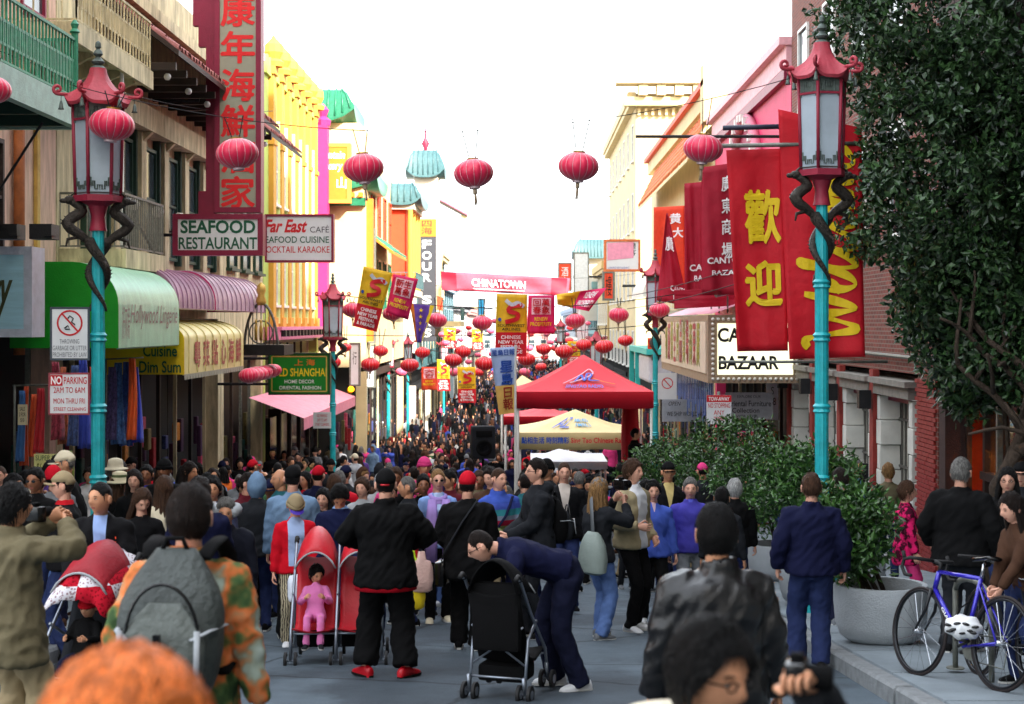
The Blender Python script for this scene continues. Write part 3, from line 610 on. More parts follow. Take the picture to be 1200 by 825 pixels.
# marquee (belongs to the building)
mx0, my0, my1, mz0, mz1 = 4.32, 36.2, 48.5, PZ(449, 36.2), PZ(369, 36.2)
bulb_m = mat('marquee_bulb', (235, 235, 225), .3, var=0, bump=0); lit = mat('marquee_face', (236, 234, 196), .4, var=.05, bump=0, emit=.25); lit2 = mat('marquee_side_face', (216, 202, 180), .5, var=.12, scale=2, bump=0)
mq = MB(); mq.box(mx0, FR, my0, my1, mz0, mz1); mq = wb(mq, 'marquee', mat('marquee_case', (150, 130, 108), .5, var=.2), r3)
b = MB(); b.box(mx0 + .22, FR - .18, my0 - .03, my0 - .002, mz0 + .2, mz1 - .2); wb(b, 'marquee_front_face', lit, mq)
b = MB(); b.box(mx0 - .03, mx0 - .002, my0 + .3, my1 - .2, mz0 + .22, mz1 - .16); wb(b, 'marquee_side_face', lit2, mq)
b = MB()
fx0, fx1, fz0, fz1 = mx0 + .11, FR - .09, mz0 + .1, mz1 - .1
for i in range(17):
    for z in (fz0, fz1): b.ball((fx0 + (fx1 - fx0) * i / 16, my0 - .03, z), .04, 6, 5)
for i in range(1, 12):
    for x in (fx0, fx1): b.ball((x, my0 - .03, fz0 + (fz1 - fz0) * i / 12), .04, 6, 5)
o = wb(b, 'bulb_row', bulb_m, mq, True); o['kind'] = 'stuff'
black_l = mat('black_lettering', (18, 18, 20), .4, var=0, bump=0)
def wtext(parent, body, px0, px1, py0, py1, Y, m, **k):   # lettering facing the camera, placed on a building's front at distance Y
    o = text(parent, body, PX(px0, Y), PX(px1, Y), PZ(py1, Y), PZ(py0, Y), 0, m, **k); off = Vector(); q = parent
    while q is not None: off += q.location; q = q.parent
    o.location = Vector((0, Y, 0)) - off; return o
wtext(mq, 'CANTON', 841, 924, 384, 401, 36.16, black_l, bold=.03); wtext(mq, 'BAZAAR', 842, 913, 417, 433, 36.16, black_l, bold=.03)
for k, (y, c) in enumerate([(y, c) for y, c in zip([38 + .85 * i for i in range(11)], '廣東商場貨品齊全價廉物')]):
    o = text(mq, c, -.34, .34, -.6, .6, 0, [mat('olive_letter', (150, 150, 40), .5), mat('crimson_letter', (170, 40, 60), .5)][k % 2], bold=.02)
    o.rotation_euler = (0, 0, R(-90)); off = mq.location + r3.location; o.location = Vector((mx0 - .036, y, (mz0 + mz1) / 2 + .12)) - off
b = MB(); b.quad((mx0 + .1, my0, mz1 + .03), (FR, my0, mz1 + .75), (FR, my1, mz1 + .75), (mx0 + .1, my1, mz1 + .03)); wb(b, 'marquee_roof', mat('pink_metal_roof', (206, 130, 150), .45, var=.2), mq)
for k in range(3):
    b = MB(); b.tube([(mx0 + .5, my0 + .3 + k * 1.6, mz1 + .05), (mx0 + .5, my0 + .3 + k * 1.6, mz1 + .45)], .02, 6).tube([(mx0 + .2, my0 + .2 + k * 1.6, mz1 + .5), (mx0 + .75, my0 + .4 + k * 1.6, mz1 + .62)], .09, 8); wb(b, 'floodlight', iron_grey, mq)
b = MB()
for i in range(26): b.box(mx0 + .25, mx0 + .27, 37.3 + i * .42, 37.42 + i * .42, mz0 - .75 - .2 * (i % 3), mz0 - .01)
o = wb(b, 'hanging_goods', mat('goods_blue', (90, 120, 190), .5, var=.5, scale=2), mq); o['kind'] = 'stuff'
for k in range(9):
    b = MB(); b.cbox((FR + .6, 38.5 + k * 1.5, gz(44) + 1.5), (.5, .8, .9 + .3 * (k % 3))); wb(b, 'goods_shelf', [vermilion, ochre, hot_pink, teal_tile, yellow_wall][k % 5], r3)
# --- cream house with orange tile mansard
r4 = house('tile_roof_house', 'cream building with orange tile mansard and orange coping on the right', FR, 52.6, 78.6, 0, 8.6, cream, gh=4.2, depth=14)
tile_eave(r4, 5.6, 6.5, 53, 76, 7.4, 9.2, tile_orange, .5, soffit=cream)
b = MB(); b.box(6.3, 7.0, 52.6, 78.6, 9.3, 9.9); wb(b, 'parapet', cream, r4); b = MB(); b.box(6.1, 7.1, 52.5, 78.7, 9.9, 10.1); wb(b, 'coping', vermilion, r4)
b = MB(); b.box(6.1, 9.5, 52.45, 53.4, 8.6, 10.6); wb(b, 'end_gable', cream, r4)
for k in range(8):
    window(r4, (6.49, 54.5 + k * 3, 3.0), 1.3, 2.2, R(-90), white_paint); window(r4, (6.49, 54.5 + k * 3, -.6), 1.3, 1.8, R(-90), teal_tile)
b = MB(); b.box(5.2, 6.5, 58, 66, 2.0, 2.2); wb(b, 'balcony_floor', pale_wall, r4); railing(58, 66, 5.2, 2.2, 1.0, r4, white_paint, (5.2, 6.5), .3)
# white barrel awning
b = MB(); n = 10
b.rings([[(6.5 - 1.9 * math.sin(R(9 * i)), y, PZ(350, 64) + 1.5 * math.cos(R(9 * i))) for i in range(n + 1)] for y in (60, 66)], cap=False, closed=False)
b.prism([(6.5, PZ(350, 64))] + [(6.5 - 1.9 * math.sin(R(9 * i)), PZ(350, 64) + 1.5 * math.cos(R(9 * i))) for i in range(n + 1)], 59.97, 60.0)
wb(b, 'barrel_awning', white_paint, r4, 40)
b = MB(); b.bbox(4.6, 6.5, 57, 62, PZ(448, 58), PZ(417, 58), .1); wb(b, 'box_balcony', mat('pale_grey_panel', (196, 198, 208), .6), r4)
b = MB(); b.box(4.5, 6.5, 56.8, 66.2, PZ(415, 58), PZ(408, 58)); b.box(4.5, 4.7, 66, 66.2, PZ(460, 58), PZ(415, 58)).box(4.5, 4.7, 62.5, 62.7, PZ(460, 58), PZ(415, 58)); wb(b, 'teal_portal', mat('turquoise_paint', (60, 190, 184), .5, var=.15), r4)
# --- big cornice building past the crossing
r5 = far_house('cornice_building', 'tall cream building with heavy bracketed cornice on the right', FR, 90, 118, 15.2, cream, white_paint, 4, 7, depth=16, wh=2.2)
b = MB(); b.box(5.3, 22, 88.6, 90, 15.6, 16.6).box(5.8, 22, 89.2, 90, 14.4, 14.9); wb(b, 'south_cornice', cream, r5)
for k in range(9):
    b = MB(); b.box(6.6 + k * 1.05, 7.1 + k * 1.05, 88.8, 89.98, 14.95, 15.55); wb(b, 'cornice_bracket', cream, r5)
b = MB()
for k in range(24): b.box(6.6 + k * .4, 6.75 + k * .4, 89.7, 89.99, 13.9, 14.3)
wb(b, 'dentil_row', cream, r5)['kind'] = 'stuff'
for k in range(4):
    for j in range(3): window(r5, (8.2 + k * 3, 89.97, 2.6 + j * 3.6), 1.3, 2.2, 0, white_paint)
for args in (('ochre_sign_house', 'pale yellow building with stacked signs past the crossing on the right', 6.4, 118.5, 135, 6.5, mat('pale_ochre_wall', (194, 166, 112), .8), white_paint, 3, 5),
             ('teal_tower_house', 'pale building with teal roof tower on the right far down the street', 6.4, 135.5, 155, 5.4, mat('pale_teal_wall', (132, 168, 168), .8), teal_tile, 3, 6),
             ('rose_far_house', 'pale rose building far down the street on the right', 6.4, 156, 190, 4.6, mat('pale_rose_wall', (194, 140, 138), .8), white_paint, 3, 8),
             ('grey_blue_far_house', 'pale blue building at the far end of the right side', 6.4, 191, 260, 3.8, mat('pale_slate_wall', (142, 160, 178), .8), white_paint, 2, 12)):
    hh = far_house(*args)
    if args[0] == 'teal_tower_house':
        b = MB(); b.box(4.9, 7.6, 136, 139, 2, 7.6); wb(b, 'tower', pale_wall, hh); upturned(hh, 4.9, 7.6, 136, 139, 7.6, 1.6, teal_tile, .6, .7)
fe = empty('street_end_block', (0, 325, -5.6), 0, 'pale building blocks closing the far end of the street', 'building')
for k, (a, c, z) in enumerate([(-40, -16, 4.5), (-16, -9, 6), (-9, -2, 3.6), (-2, 5, 4.6), (5, 12, 3.4), (12, 40, 7)]):
    b = MB(); b.box(a, c - .02, 320 + (k % 2) * 2, 340, -5.6, z); wb(b, 'block', [pale_wall, cream, MATS['pale_blue_wall'], MATS['pale_pink_wall']][k % 4], fe)
    for i in range(3):
        for j in range(2): window(fe, (a + (c - a) * (i + .5) / 3, 319.9 + (k % 2) * 2, -3.4 + j * 3.2), 1.4, 1.9, 0, white_paint)
# --- unseen tall blocks added behind the camera to keep this end in shade
for nm, lb, x0, x1, y0, y1, z1 in (('added_shade_block_right', 'tall unseen block added behind the viewpoint on the right to cast shade', 6.5, 40, -42, 7.5, 30), ('added_shade_block_across', 'tall unseen block added behind the viewpoint across the road to cast shade', -30, 4, -110, -62, 70)):
    o = MB(); o.box(x0, x1, y0, y1, -2, z1); o = o.build(nm, stone_dk); tag(o, lb, 'building')
# ================================================================ dragon street lamps
turq = mat('turquoise_enamel', (32, 170, 178), .4, var=.26, scale=7, bump=.03, spec=.5)
lamp_red = mat('lamp_crimson_paint', (150, 40, 62), .5, var=.18, scale=8)
lamp_roof = mat('lamp_roof_paint', (176, 62, 76), .55, var=.2, scale=6)
dragon_m = mat('dragon_bronze', (62, 56, 50), .5, .4, var=.6, scale=30, bump=.33, bscale=70)
lamp_glass = mat('frosted_lamp_glass', (176, 190, 200), .3, var=.14, scale=3, bump=0, spec=.5)
patina = mat('patina_metal', (92, 104, 98), .55, .3, var=.35, scale=14)
brass = mat('brass', (170, 140, 60), .4, .6, var=.2)
def hexring(r, z, rot=0): return [(r * math.cos(R(60 * k + rot)), r * math.sin(R(60 * k + rot)), z) for k in range(6)]
def lamp_head_parts():
    """everything above the pole, with z measured from the finial's tip downwards"""
    P_ = []
    b = MB(); b.lathe([(.008, 0), (.03, -.02), (.035, -.07), (.02, -.09), (.045, -.12), (.055, -.15), (.025, -.18), (.04, -.2), (.075, -.235), (.06, -.26), (.03, -.27), (.07, -.29), (.09, -.33)], n=14); P_.append(('finial', b.mesh('finial', patina, 40)))
    b = MB(); n = 72; rs = []                          # concave ribbed roof
    for t in [i / 7 for i in range(8)]:
        r0 = .09 + (.37 - .09) * t ** 1.7; z0 = -.31 - .40 * t + .0
        ring = []
        for j in range(n):
            a = 2 * math.pi * j / n; hexf = math.cos(math.pi / 6) / math.cos((a % (math.pi / 3)) - math.pi / 6); c = abs(((a / (math.pi / 3)) % 1) - .5) * 2
            rr = r0 * (1 + (hexf - 1) * .9 * t) * (1 + (.018 if j % 3 == 0 else 0) * t); ring.append((rr * math.cos(a), rr * math.sin(a), z0 + .09 * t ** 3 * c ** 4))
        rs.append(ring)
    rs.append([(p[0] * .96, p[1] * .96, p[2] - .035) for p in rs[-1]]); b.rings(rs); P_.append(('roof', b.mesh('roof', lamp_roof, 50)))
    for k in range(6):                                 # scrolled roof corners
        b = MB(); a = R(60 * k); pts = []; u = Vector((math.cos(a), math.sin(a), 0))
        for q in range(15):
            th = R(-100 + q * 30); rr = .055 * (1 - q / 20); pts.append(u * (.435 + rr * math.cos(th)) + Vector((0, 0, -.565 + rr * math.sin(th))))
        b.tube([u * .33 + Vector((0, 0, -.62))] + pts, [.022] * 8 + [.018] * 8, 6); P_.append(('roof_scroll', b.mesh('roof_scroll', lamp_roof, True)))
        b = MB(); b.lathe([(.008, .05), (.018, .02), (.024, -.03), (.036, -.05)], tuple(u * .4 + Vector((0, 0, -.74))), 8).tube([u * .4 + Vector((0, 0, -.69)), u * .4 + Vector((0, 0, -.6))], .004, 4); P_.append(('bell', b.mesh('bell', patina, True)))
    for k in range(6):                                 # glass panes and frame bars of the six-sided lantern
        a0, a1 = R(60 * k), R(60 * k + 60)
        q = [Vector((r * math.cos(a), r * math.sin(a), z)) for z, r in ((-.72, .275), (-1.74, .245)) for a in (a0, a1)]
        b = MB(); i = .955; b.quad(q[0] * 1 * Vector((1, 1, 1)).x if False else Vector((q[0].x * i, q[0].y * i, q[0].z)), Vector((q[1].x * i, q[1].y * i, q[1].z)), Vector((q[3].x * i, q[3].y * i, q[3].z)), Vector((q[2].x * i, q[2].y * i, q[2].z))); P_.append(('pane', b.mesh('pane', lamp_glass)))
        b = MB(); b.tube([q[0], q[2]], .02, 6); P_.append(('frame_bar', b.mesh('frame_bar', lamp_red, True)))
        for z, h in ((-.80, .15), (-1.66, .12)):       # pierced fretwork at the pane's head and foot
            b = MB(); s_ = .985 if z > -1 else .90; u_ = 1 if z < -1 else -1
            pt = lambda f, g_: (lambda p: Vector((p.x * s_, p.y * s_, z + u_ * h * g_)))(q[0].lerp(q[1], f))
            key = [(.04, -.5), (.04, .9), (.12, .9), (.12, .1), (.2, .1), (.2, .55), (.28, .55), (.28, -.2), (.4, -.2), (.4, .2), (.5, .2), (.5, -.35), (.5, .2), (.6, .2), (.6, -.2), (.72, -.2), (.72, .55), (.8, .55), (.8, .1), (.88, .1), (.88, .9), (.96, .9), (.96, -.5), (.04, -.5)]
            b.tube([pt(*t) for t in key], .008, 4)
            P_.append(('fretwork', b.mesh('fretwork', patina)))
    for z, r, h in ((-.70, .29, .05), (-.9, .282, .025), (-1.78, .275, .07)):
        b = MB(); b.rings([hexring(r, z - h / 2), hexring(r, z + h / 2)]); P_.append(('frame_ring', b.mesh('frame_ring', lamp_red)))
    b = MB(); b.rings([hexring(.27, -.72), hexring(.27, -.88)], cap=False); P_.append(('frieze', b.mesh('frieze', patina)))
    b = MB(); b.lathe([(.2, -1.81), (.11, -1.86), (.075, -1.98), (.09, -2.1), (.1, -2.14)], n=12); P_.append(('neck', b.mesh('neck', lamp_red, 40)))
    for k in (0, 1):                                   # a pair of dragons coiled round the pole
        b = MB(); pts = []; rr = []; ph0 = math.pi * k
        for q in range(64):
            t = q / 63
            if t < .36:
                u = t / .36; rad = .30 - .13 * math.sin(u * math.pi * .9) + .05 * math.sin(u * 9); z = -1.80 - .46 * u; a = ph0 + .35 * u
                rad = [.31, .2, .17, .28, .35, .31, .2, .12][int(u * 7)] * (1 - (u * 7) % 1) + [.31, .2, .17, .28, .35, .31, .2, .12, .12][int(u * 7) + 1] * ((u * 7) % 1)
                r_ = .04 + .026 * math.sin(u * math.pi)
            else:
                u = (t - .36) / .64; a = ph0 + .35 + u * 5.6; rad = .105 - .015 * u; z = -2.26 - .78 * u; r_ = .055 * (1 - u) + .014
            pts.append((rad * math.cos(a), rad * math.sin(a), z)); rr.append(r_)
        b.tube(pts, rr, 8)
        hd = Vector(pts[0]); u_ = Vector((math.cos(ph0), math.sin(ph0), 0))       # head: skull, snout, horns, crest
        b.ball(hd, (.06, .06, .05), 8, 6).ball(hd + u_ * .06 + Vector((0, 0, -.01)), (.05, .04, .03), 8, 6)
        for sg in (-1, 1): b.tube([hd + Vector((0, 0, .03)), hd - u_ * .06 + Vector((-u_.y, u_.x, 0)) * .03 * sg + Vector((0, 0, .09))], [.014, .004], 5)
        for q in range(2, 60, 2): o_ = Vector((pts[q][0], pts[q][1], 0)).normalized(); p_ = Vector(pts[q]); b.tube([p_ + o_ * rr[q] * .6, p_ + o_ * (rr[q] + .035 * (1 - q / 80)) + Vector((0, 0, .02))], [.014, .002], 5)
        for q in (20, 34): b.tube([pts[q], Vector(pts[q]) * 1.0 + Vector((pts[q][0] * .9, pts[q][1] * .9, -.04)), Vector(pts[q]) + Vector((pts[q][0] * 1.0, pts[q][1] * 1.0, -.12))], [.025, .02, .01], 6)
        P_.append(('dragon', b.mesh('dragon', dragon_m, True)))
    return P_
HEAD = lamp_head_parts()
def lamp(px, top_py, Y, label, rot=0, detail=True, side=None):
    top = PZ(top_py, Y); X = PX(px, Y); g0 = gz(Y) + KH
    r = empty('street_lamp', (X, Y, g0), 0, label, 'street lamp', 'dragon street lamps along the street'); H = top - g0
    seen = set()
    for nm, me in HEAD:
        if not detail and nm in ('bell', 'fretwork'): continue
        o = bpy.data.objects.new(nm, me); COL.objects.link(o); o.parent = r; o.location = (0, 0, H); o.rotation_euler = (0, 0, R(rot))
    zt = H - 2.12; b = MB()
    prof = [(.21, 0), (.21, .25), (.17, .3), (.16, .75), (.12, .82), (.1, .95), (.085, 1.05)]
    for z in (1.5, 2.3, 3.1, 3.7):
        if z < zt - .9: prof += [(.076, z - .06), (.098, z - .04), (.082, z - .01), (.1, z + .02), (.074, z + .05)]
    prof += [(.066, zt - .3), (.063, zt)]
    b.lathe(prof, n=24, flute=.035, fn=12); b.build('pole', turq, r, 35)
    return r
lamp(115, 48, 17.3, 'turquoise dragon lamp at left with two parking signs on its pole', 20)
lamp(963, 18, 17.3, 'turquoise dragon lamp in front of the red welcome banner and dark tree', 10)
lamp(390, 320, 42, 'turquoise dragon lamp beside the green hanging shop sign', 15)
lamp(768, 292, 42, 'turquoise dragon lamp beside the bazaar marquee', 25)
lamp(455, 385, 72, 'turquoise dragon lamp just past the white street name sign', 5, False)
lamp(478, 388, 86, 'turquoise dragon lamp across the crossing on the left', 40, False)
lamp(699, 380, 66, 'turquoise dragon lamp behind the red tent peak on the right', 12, False)
lamp(520, 392, 104, 'farthest turquoise dragon lamp on the left rising from the crowd', 0, False)
lamp(657, 370, 104, 'farthest turquoise dragon lamp on the right among small lanterns', 0, False)
# ================================================================ lanterns
lan_m = mat('lantern_silk', (226, 26, 76), .36, var=.08, scale=3, bump=.04, spec=.5, sheen=.3)
lan_m2 = mat('lantern_red_silk', (222, 14, 30), .45, var=.08, scale=3, bump=.04, spec=.5)
lan_m3 = mat('lantern_pink_silk', (232, 84, 120), .5, var=.08, scale=3, bump=.04)
gold = mat('gold_trim', (214, 178, 90), .4, .3, var=.1)
silver = mat('silver_trim', (214, 190, 196), .4, .2, var=.1)
cord_m = mat('black_cord', (24, 24, 26), .7, var=0, bump=0)
tassel_m = mat('tassel_silk', (190, 168, 140), .7, var=.2)
def lan_mesh():
    b = MB(); n = 64; rs = []
    for i in range(13):
        ph = math.pi * (.09 + .82 * i / 12); ring = []
        for j in range(n):
            a = 2 * math.pi * j / n; sc = 1 - .045 * (1 - abs(math.sin(8 * a))) ** 2
            ring.append((.5 * math.sin(ph) * sc * math.cos(a), .5 * math.sin(ph) * sc * math.sin(a), -.355 * math.cos(ph)))
        rs.append(ring)
    b.rings(rs); body = b
    r = MB()
    for k in range(16):
        a = math.pi * k / 8; r.tube([((.5 * math.sin(ph) * .962) * math.cos(a), (.5 * math.sin(ph) * .962) * math.sin(a), -.355 * math.cos(ph)) for ph in [math.pi * (.1 + .8 * i / 10) for i in range(11)]], .0058, 4)
    c = MB(); c.lathe([(.15, -.02), (.155, .0), (.155, .035), (.13, .04)], (0, 0, .335), 16)
    d = MB(); d.lathe([(.12, -.05), (.135, -.045), (.14, .0), (.13, .02)], (0, 0, -.345), 16)
    t = MB(); t.lathe([(.055, -.40), (.06, -.52), (.03, -.53)], n=10)
    for k in range(5): t.tube([(.02 * math.cos(k * 1.3), .02 * math.sin(k * 1.3), -.52), (.035 * math.cos(k * 1.3), .035 * math.sin(k * 1.3), -.8)], .012, 4)
    return body.mesh('lantern', lan_m, True), r.mesh('ribs', silver, True), c.mesh('top_cap', brass, 40), d.mesh('bottom_cap', silver, 40), t.mesh('tassel', tassel_m, True)
LB, LRB, LCT, LCB, LTS = lan_mesh(); LB2 = LB.copy(); LB2.materials.clear(); LB2.materials.append(lan_m2); LB3 = LB.copy(); LB3.materials.clear(); LB3.materials.append(lan_m3)
def lantern(px, py, wpx, Y, label, hang, me=None, group='paper lanterns over the street', tassel=True, small=False):
    D = wpx * Y / F; c = PT(px, py, Y)
    o = bpy.data.objects.new('lantern', me or LB); COL.objects.link(o); o.location = c; o.scale = (D,) * 3; o.rotation_euler = (R(random.uniform(-5, 5)), R(random.uniform(-6, 6)), random.uniform(0, 3)); tag(o, label, 'lantern', group)
    for nm, m in (('ribs', LRB), ('top_cap', LCT), ('bottom_cap', LCB)) + ((('tassel', LTS),) if tassel else ()):
        if small and nm == 'top_cap': continue
        k = bpy.data.objects.new(nm, m); COL.objects.link(k); k.parent = o
    if hang:
        b = MB()
        for s in (-.1, .1): b.tube([(s * D * .8, 0, c.z * 0 + .36 * D), (s * D * 2.2, 0, hang - c.z)], .006 if Y < 30 else .012, 4)
        q = b.build('cord', cord_m, o, fix=False); q.scale = (1 / D,) * 3; q.rotation_euler = tuple(-v for v in o.rotation_euler) if False else (0, 0, 0)
    return o
def wire(p0, p1, sag, label, r=.008, n=24, mt=None):
    pts = [Vector(p0).lerp(Vector(p1), i / n) - Vector((0, 0, sag * 4 * (i / n) * (1 - i / n))) for i in range(n + 1)]
    b = MB(); b.tube(pts, r, 5); return tag(b.build('wire', mt or cord_m, None, True, fix=False), label, 'cable', 'cables strung across the street')
# near row on a cable between the first two lamps
YW = 16.95
def zw(px): t = (px - 100) / (905 - 100); return PZ(100, YW) + (PZ(95, YW) - PZ(100, YW)) * t - .5 * 4 * t * (1 - t)
wire(PT(85, 100, YW), PT(925, 92, YW), .55, 'black cable with big lanterns between the two nearest lamps', .005)
near_l = [(131, 146, 53, 'hanging in front of the left lamp'), (-10, 105, 46, 'cut off by the left edge'), (278, 180, 50, 'in front of the tall vertical restaurant sign'), (426, 197, 48, 'in front of the orange bakery sign'), (555, 203, 47, 'fourth from the left lamp, hanging in open sky'), (678, 195, 48, 'in open sky near the white cornice building'), (824, 174, 47, 'in front of the crimson bazaar wall')]
for px, py, wp, t in near_l: lantern(px, py, wp, YW, 'big crimson ribbed lantern ' + t, max(zw(px), PZ(py, YW) + .3), tassel=px not in (131, 278))
Y2 = 39.5
wire(PT(395, 345, Y2), PT(790, 345, Y2), .35, 'black cable with the mauve lantern row by the second lamps', .012)
for px, py, nb in [(413, 363, 'beside the lamp over the green shop sign'), (460, 367, 'under the pink festival banner'), (512, 375, 'right of the purple pennant'), (565, 378, 'under the street banner'), (621, 379, 'over the yellow festival banner corner'), (674, 376, 'under the fluttering festival banner'), (725, 369, 'under the white barrel awning'), (773, 363, 'in front of the bazaar lamp')]:
    lantern(px, py, 24, Y2, 'mauve-topped crimson lantern ' + nb, PZ(349, Y2))
Y3 = 44.5
wire(PT(385, 392, Y3), PT(770, 380, Y3), .15, 'black cable with bright red lantern row over the crowd', .012)
row3 = [(388, 424, 23, 'under the second left lamp head'), (434, 427, 22, 'left of the white hanging sign'), (480, 428, 22, 'in front of the far left lamp'), (531, 422, 21, 'above the small red and yellow banners'), (568, 426, 23, 'left of the tall newspaper banner'), (617, 421, 21, 'right of the tall newspaper banner'), (661, 412, 22, 'left of the red tent peak'), (684, 404, 19, 'just above the red tent peak'), (708, 406, 22, 'right of the red tent peak'), (733, 399, 18, 'above the right slope of the red tent'), (446, 411, 18, 'behind the row near the far lamps'), (495, 413, 18, 'between the two far left lamps'), (542, 412, 20, 'behind the row above the crowd'), (405, 407, 14, 'small one at the second left lamp'), (637, 409, 18, 'under the pink festival banner foot')]
for px, py, wp, t in row3: lantern(px, py, wp, Y3 if wp > 20 else Y3 + 7, 'bright red lantern ' + t, PZ(py - 25, Y3), LB2)
for k in range(10):                                     # string along the shop on the left
    t = k / 9; Y = 33 + 11 * t; px = 292 + 50 * t; lantern(px, 440 - 11 * t, .46 * F / Y, Y, 'glossy crimson lantern, number %s from the near end of the shop string' % 'one two three four five six seven eight nine ten'.split()[k], None, LB, 'lanterns strung along the left shop front', False, True)
random.seed(11)
ORD = 'first second third fourth fifth sixth seventh eighth ninth tenth eleventh twelfth thirteenth fourteenth fifteenth sixteenth seventeenth eighteenth nineteenth twentieth twenty-first twenty-second twenty-third twenty-fourth twenty-fifth twenty-sixth twenty-seventh twenty-eighth twenty-ninth thirtieth'.split(); ORD += ['thirty-' + q for q in ORD[:9]] + ['fortieth'] + ['forty-' + q for q in ORD[:9]]
far = [(500, 436), (532, 436), (562, 436), (470, 436), (615, 436), (634, 430), (641, 392), (655, 398), (647, 386), (664, 392), (610, 398), (622, 392), (598, 401), (586, 396), (630, 384), (540, 398), (552, 392), (560, 404), (522, 402), (508, 392), (650, 408), (606, 410), (575, 388), (549, 384), (535, 388), (528, 418), (590, 430), (580, 376), (600, 382), (668, 384)]
random.seed(5)
while len(far) < 58:
    q = (random.randint(486, 700), random.randint(376, 440))
    if all(abs(q[0] - p[0]) + abs(q[1] - p[1]) > 9 for p in far): far.append(q)
sides = {0: sorted(p for p in far if p[0] < 590), 1: sorted(p for p in far if p[0] >= 590)}
for k, (px, py) in enumerate(far):
    wp = 13.5 if py > 425 and k < 30 else random.uniform(7, 11); Y = 70 if py > 425 and k < 30 else random.uniform(78, 140); sd = int(px >= 590)
    lantern(px, py, wp, Y, 'small %s lantern over the far crowd, %s from the left %s the newspaper banner' % ('red' if k % 3 == 2 else 'pink', ORD[sides[sd].index((px, py))], 'right of' if sd else 'left of'), None, LB2 if k % 3 == 2 else LB3, 'small far lanterns', False, True)
for k, Y in enumerate((70, 96, 112, 128)): wire((KL - .6, Y, PZ(395 if Y > 80 else 420, Y) + .5), (KR + .6, Y, PZ(395 if Y > 80 else 420, Y) + .5), .5, 'far cable with small lanterns, the %s of four' % ('nearest', 'second', 'third', 'farthest')[k], .02)
wire(PT(0, 60, 21), PT(320, 130, 40), .3, 'thin cable along the left house fronts'); wire(PT(735, 347, 40), PT(925, 292, 30), .1, 'thin cable in front of the bazaar banners', .01); wire(PT(735, 362, 40), PT(925, 312, 30), .1, 'lower thin cable in front of the bazaar banners', .01)
# ================================================================ signs, left
white_s = mat('sign_white', (216, 220, 222), .4, var=.05, bump=.02); green_l = mat('green_lettering', (14, 84, 58), .5, var=0, bump=0); red_l = mat('sign_red', (196, 24, 34), .5, var=0, bump=0)
yel_l = mat('yellow_lettering', (236, 206, 30), .5, var=.05, bump=0); white_l = mat('white_lettering', (240, 240, 240), .5, var=0, bump=0); grey_l = mat('grey_lettering', (110, 116, 122), .5, var=0, bump=0)
blue_l = mat('blue_lettering', (20, 70, 160), .5, var=0, bump=0)
s = sign('restaurant_sign', 'white SEAFOOD RESTAURANT sign with maroon frame', 205, 252, 309, 299, 33, white_s, maroon, .1, .3)
stext(s, 'SEAFOOD', .08, .92, .14, .47, green_l, bold=.03); stext(s, 'RESTAURANT', .06, .94, .56, .86, green_l, bold=.02)
s = sign('vertical_restaurant_sign', 'tall maroon and grey vertical sign with red Chinese characters', 254, -40, 307, 249, 33.05, grey_panel, maroon, .1, .34)
for c, v in zip('康年海鮮酒家', (14, 57, 101, 143, 185, 226)):
    q = (v + 40) / 289; stext(s, c, .12, .88, q - .066, q + .066, red_letter, bold=.025)
b = MB(); b.prism([(-.505, -2.9), (-.505, 2.7), (-.98, 2.7), (-.98, 1.35), (-.86, 1.35), (-.86, .9), (-.7, .9), (-.7, -2.2), (-.86, -2.2), (-.86, -2.9)], -.1, .1); b.build('side_panel', maroon, s)
bracket(s, [((-8, 33.05, 3.6), (-7.0, 33.05, 3.6)), ((-8, 33.05, 6.5), (-7, 33.05, 6.5))], .04)
s = sign('cafe_sign', 'white cafe sign with red script beside the yellow house', 312, 252, 391, 307, 38, white_s, maroon, .04, .25)
stext(s, 'Far East', -.02, .62, .1, .38, red_l, bold=.03, shear=.35); stext(s, 'CAFÉ', .66, .94, .22, .38, mat('dark_grey_lettering', (60, 60, 70), .5, var=0, bump=0)); stext(s, 'SEAFOOD CUISINE', -.06, .94, .46, .60, green_l, bold=.01); stext(s, 'COCKTAIL KARAOKE', -.06, .95, .67, .81, red_l, bold=.005)
bracket(s, [((-8, 38, PZ(270, 38)), (PX(314, 38), 38, PZ(270, 38)))], .04)
metal_blue = mat('brushed_sign_blue', (150, 196, 214), .3, .4, var=.15, scale=2, stretch=(1, 1, 9))
s = sign('bakery_fascia_sign', 'brushed blue metal shop sign with dark script at the left edge', -60, 291, 44, 394, 21, metal_blue, mat('sign_edge', (176, 184, 200), .4, .3), .1, .5)
stext(s, 'ery', .42, .79, .36, .84, mat('olive_black_letter', (52, 56, 20), .4), bold=.02, shear=.4)
for px in (12, 52):
    b = MB(); b.cbox((PX(px, 20.6), 20.6, PZ(272, 20.6)), (.3, .34, .2)); b.cbox((PX(px, 20.6) + .12, 20.45, PZ(271, 20.6)), (.1, .2, .14)); tag(b.build('floodlight', iron_dark), 'small black floodlight on the left ledge, %s of two' % ('nearer the frame edge' if px < 30 else 'nearer the lamp'), 'floodlight', 'floodlights on the left ledge')
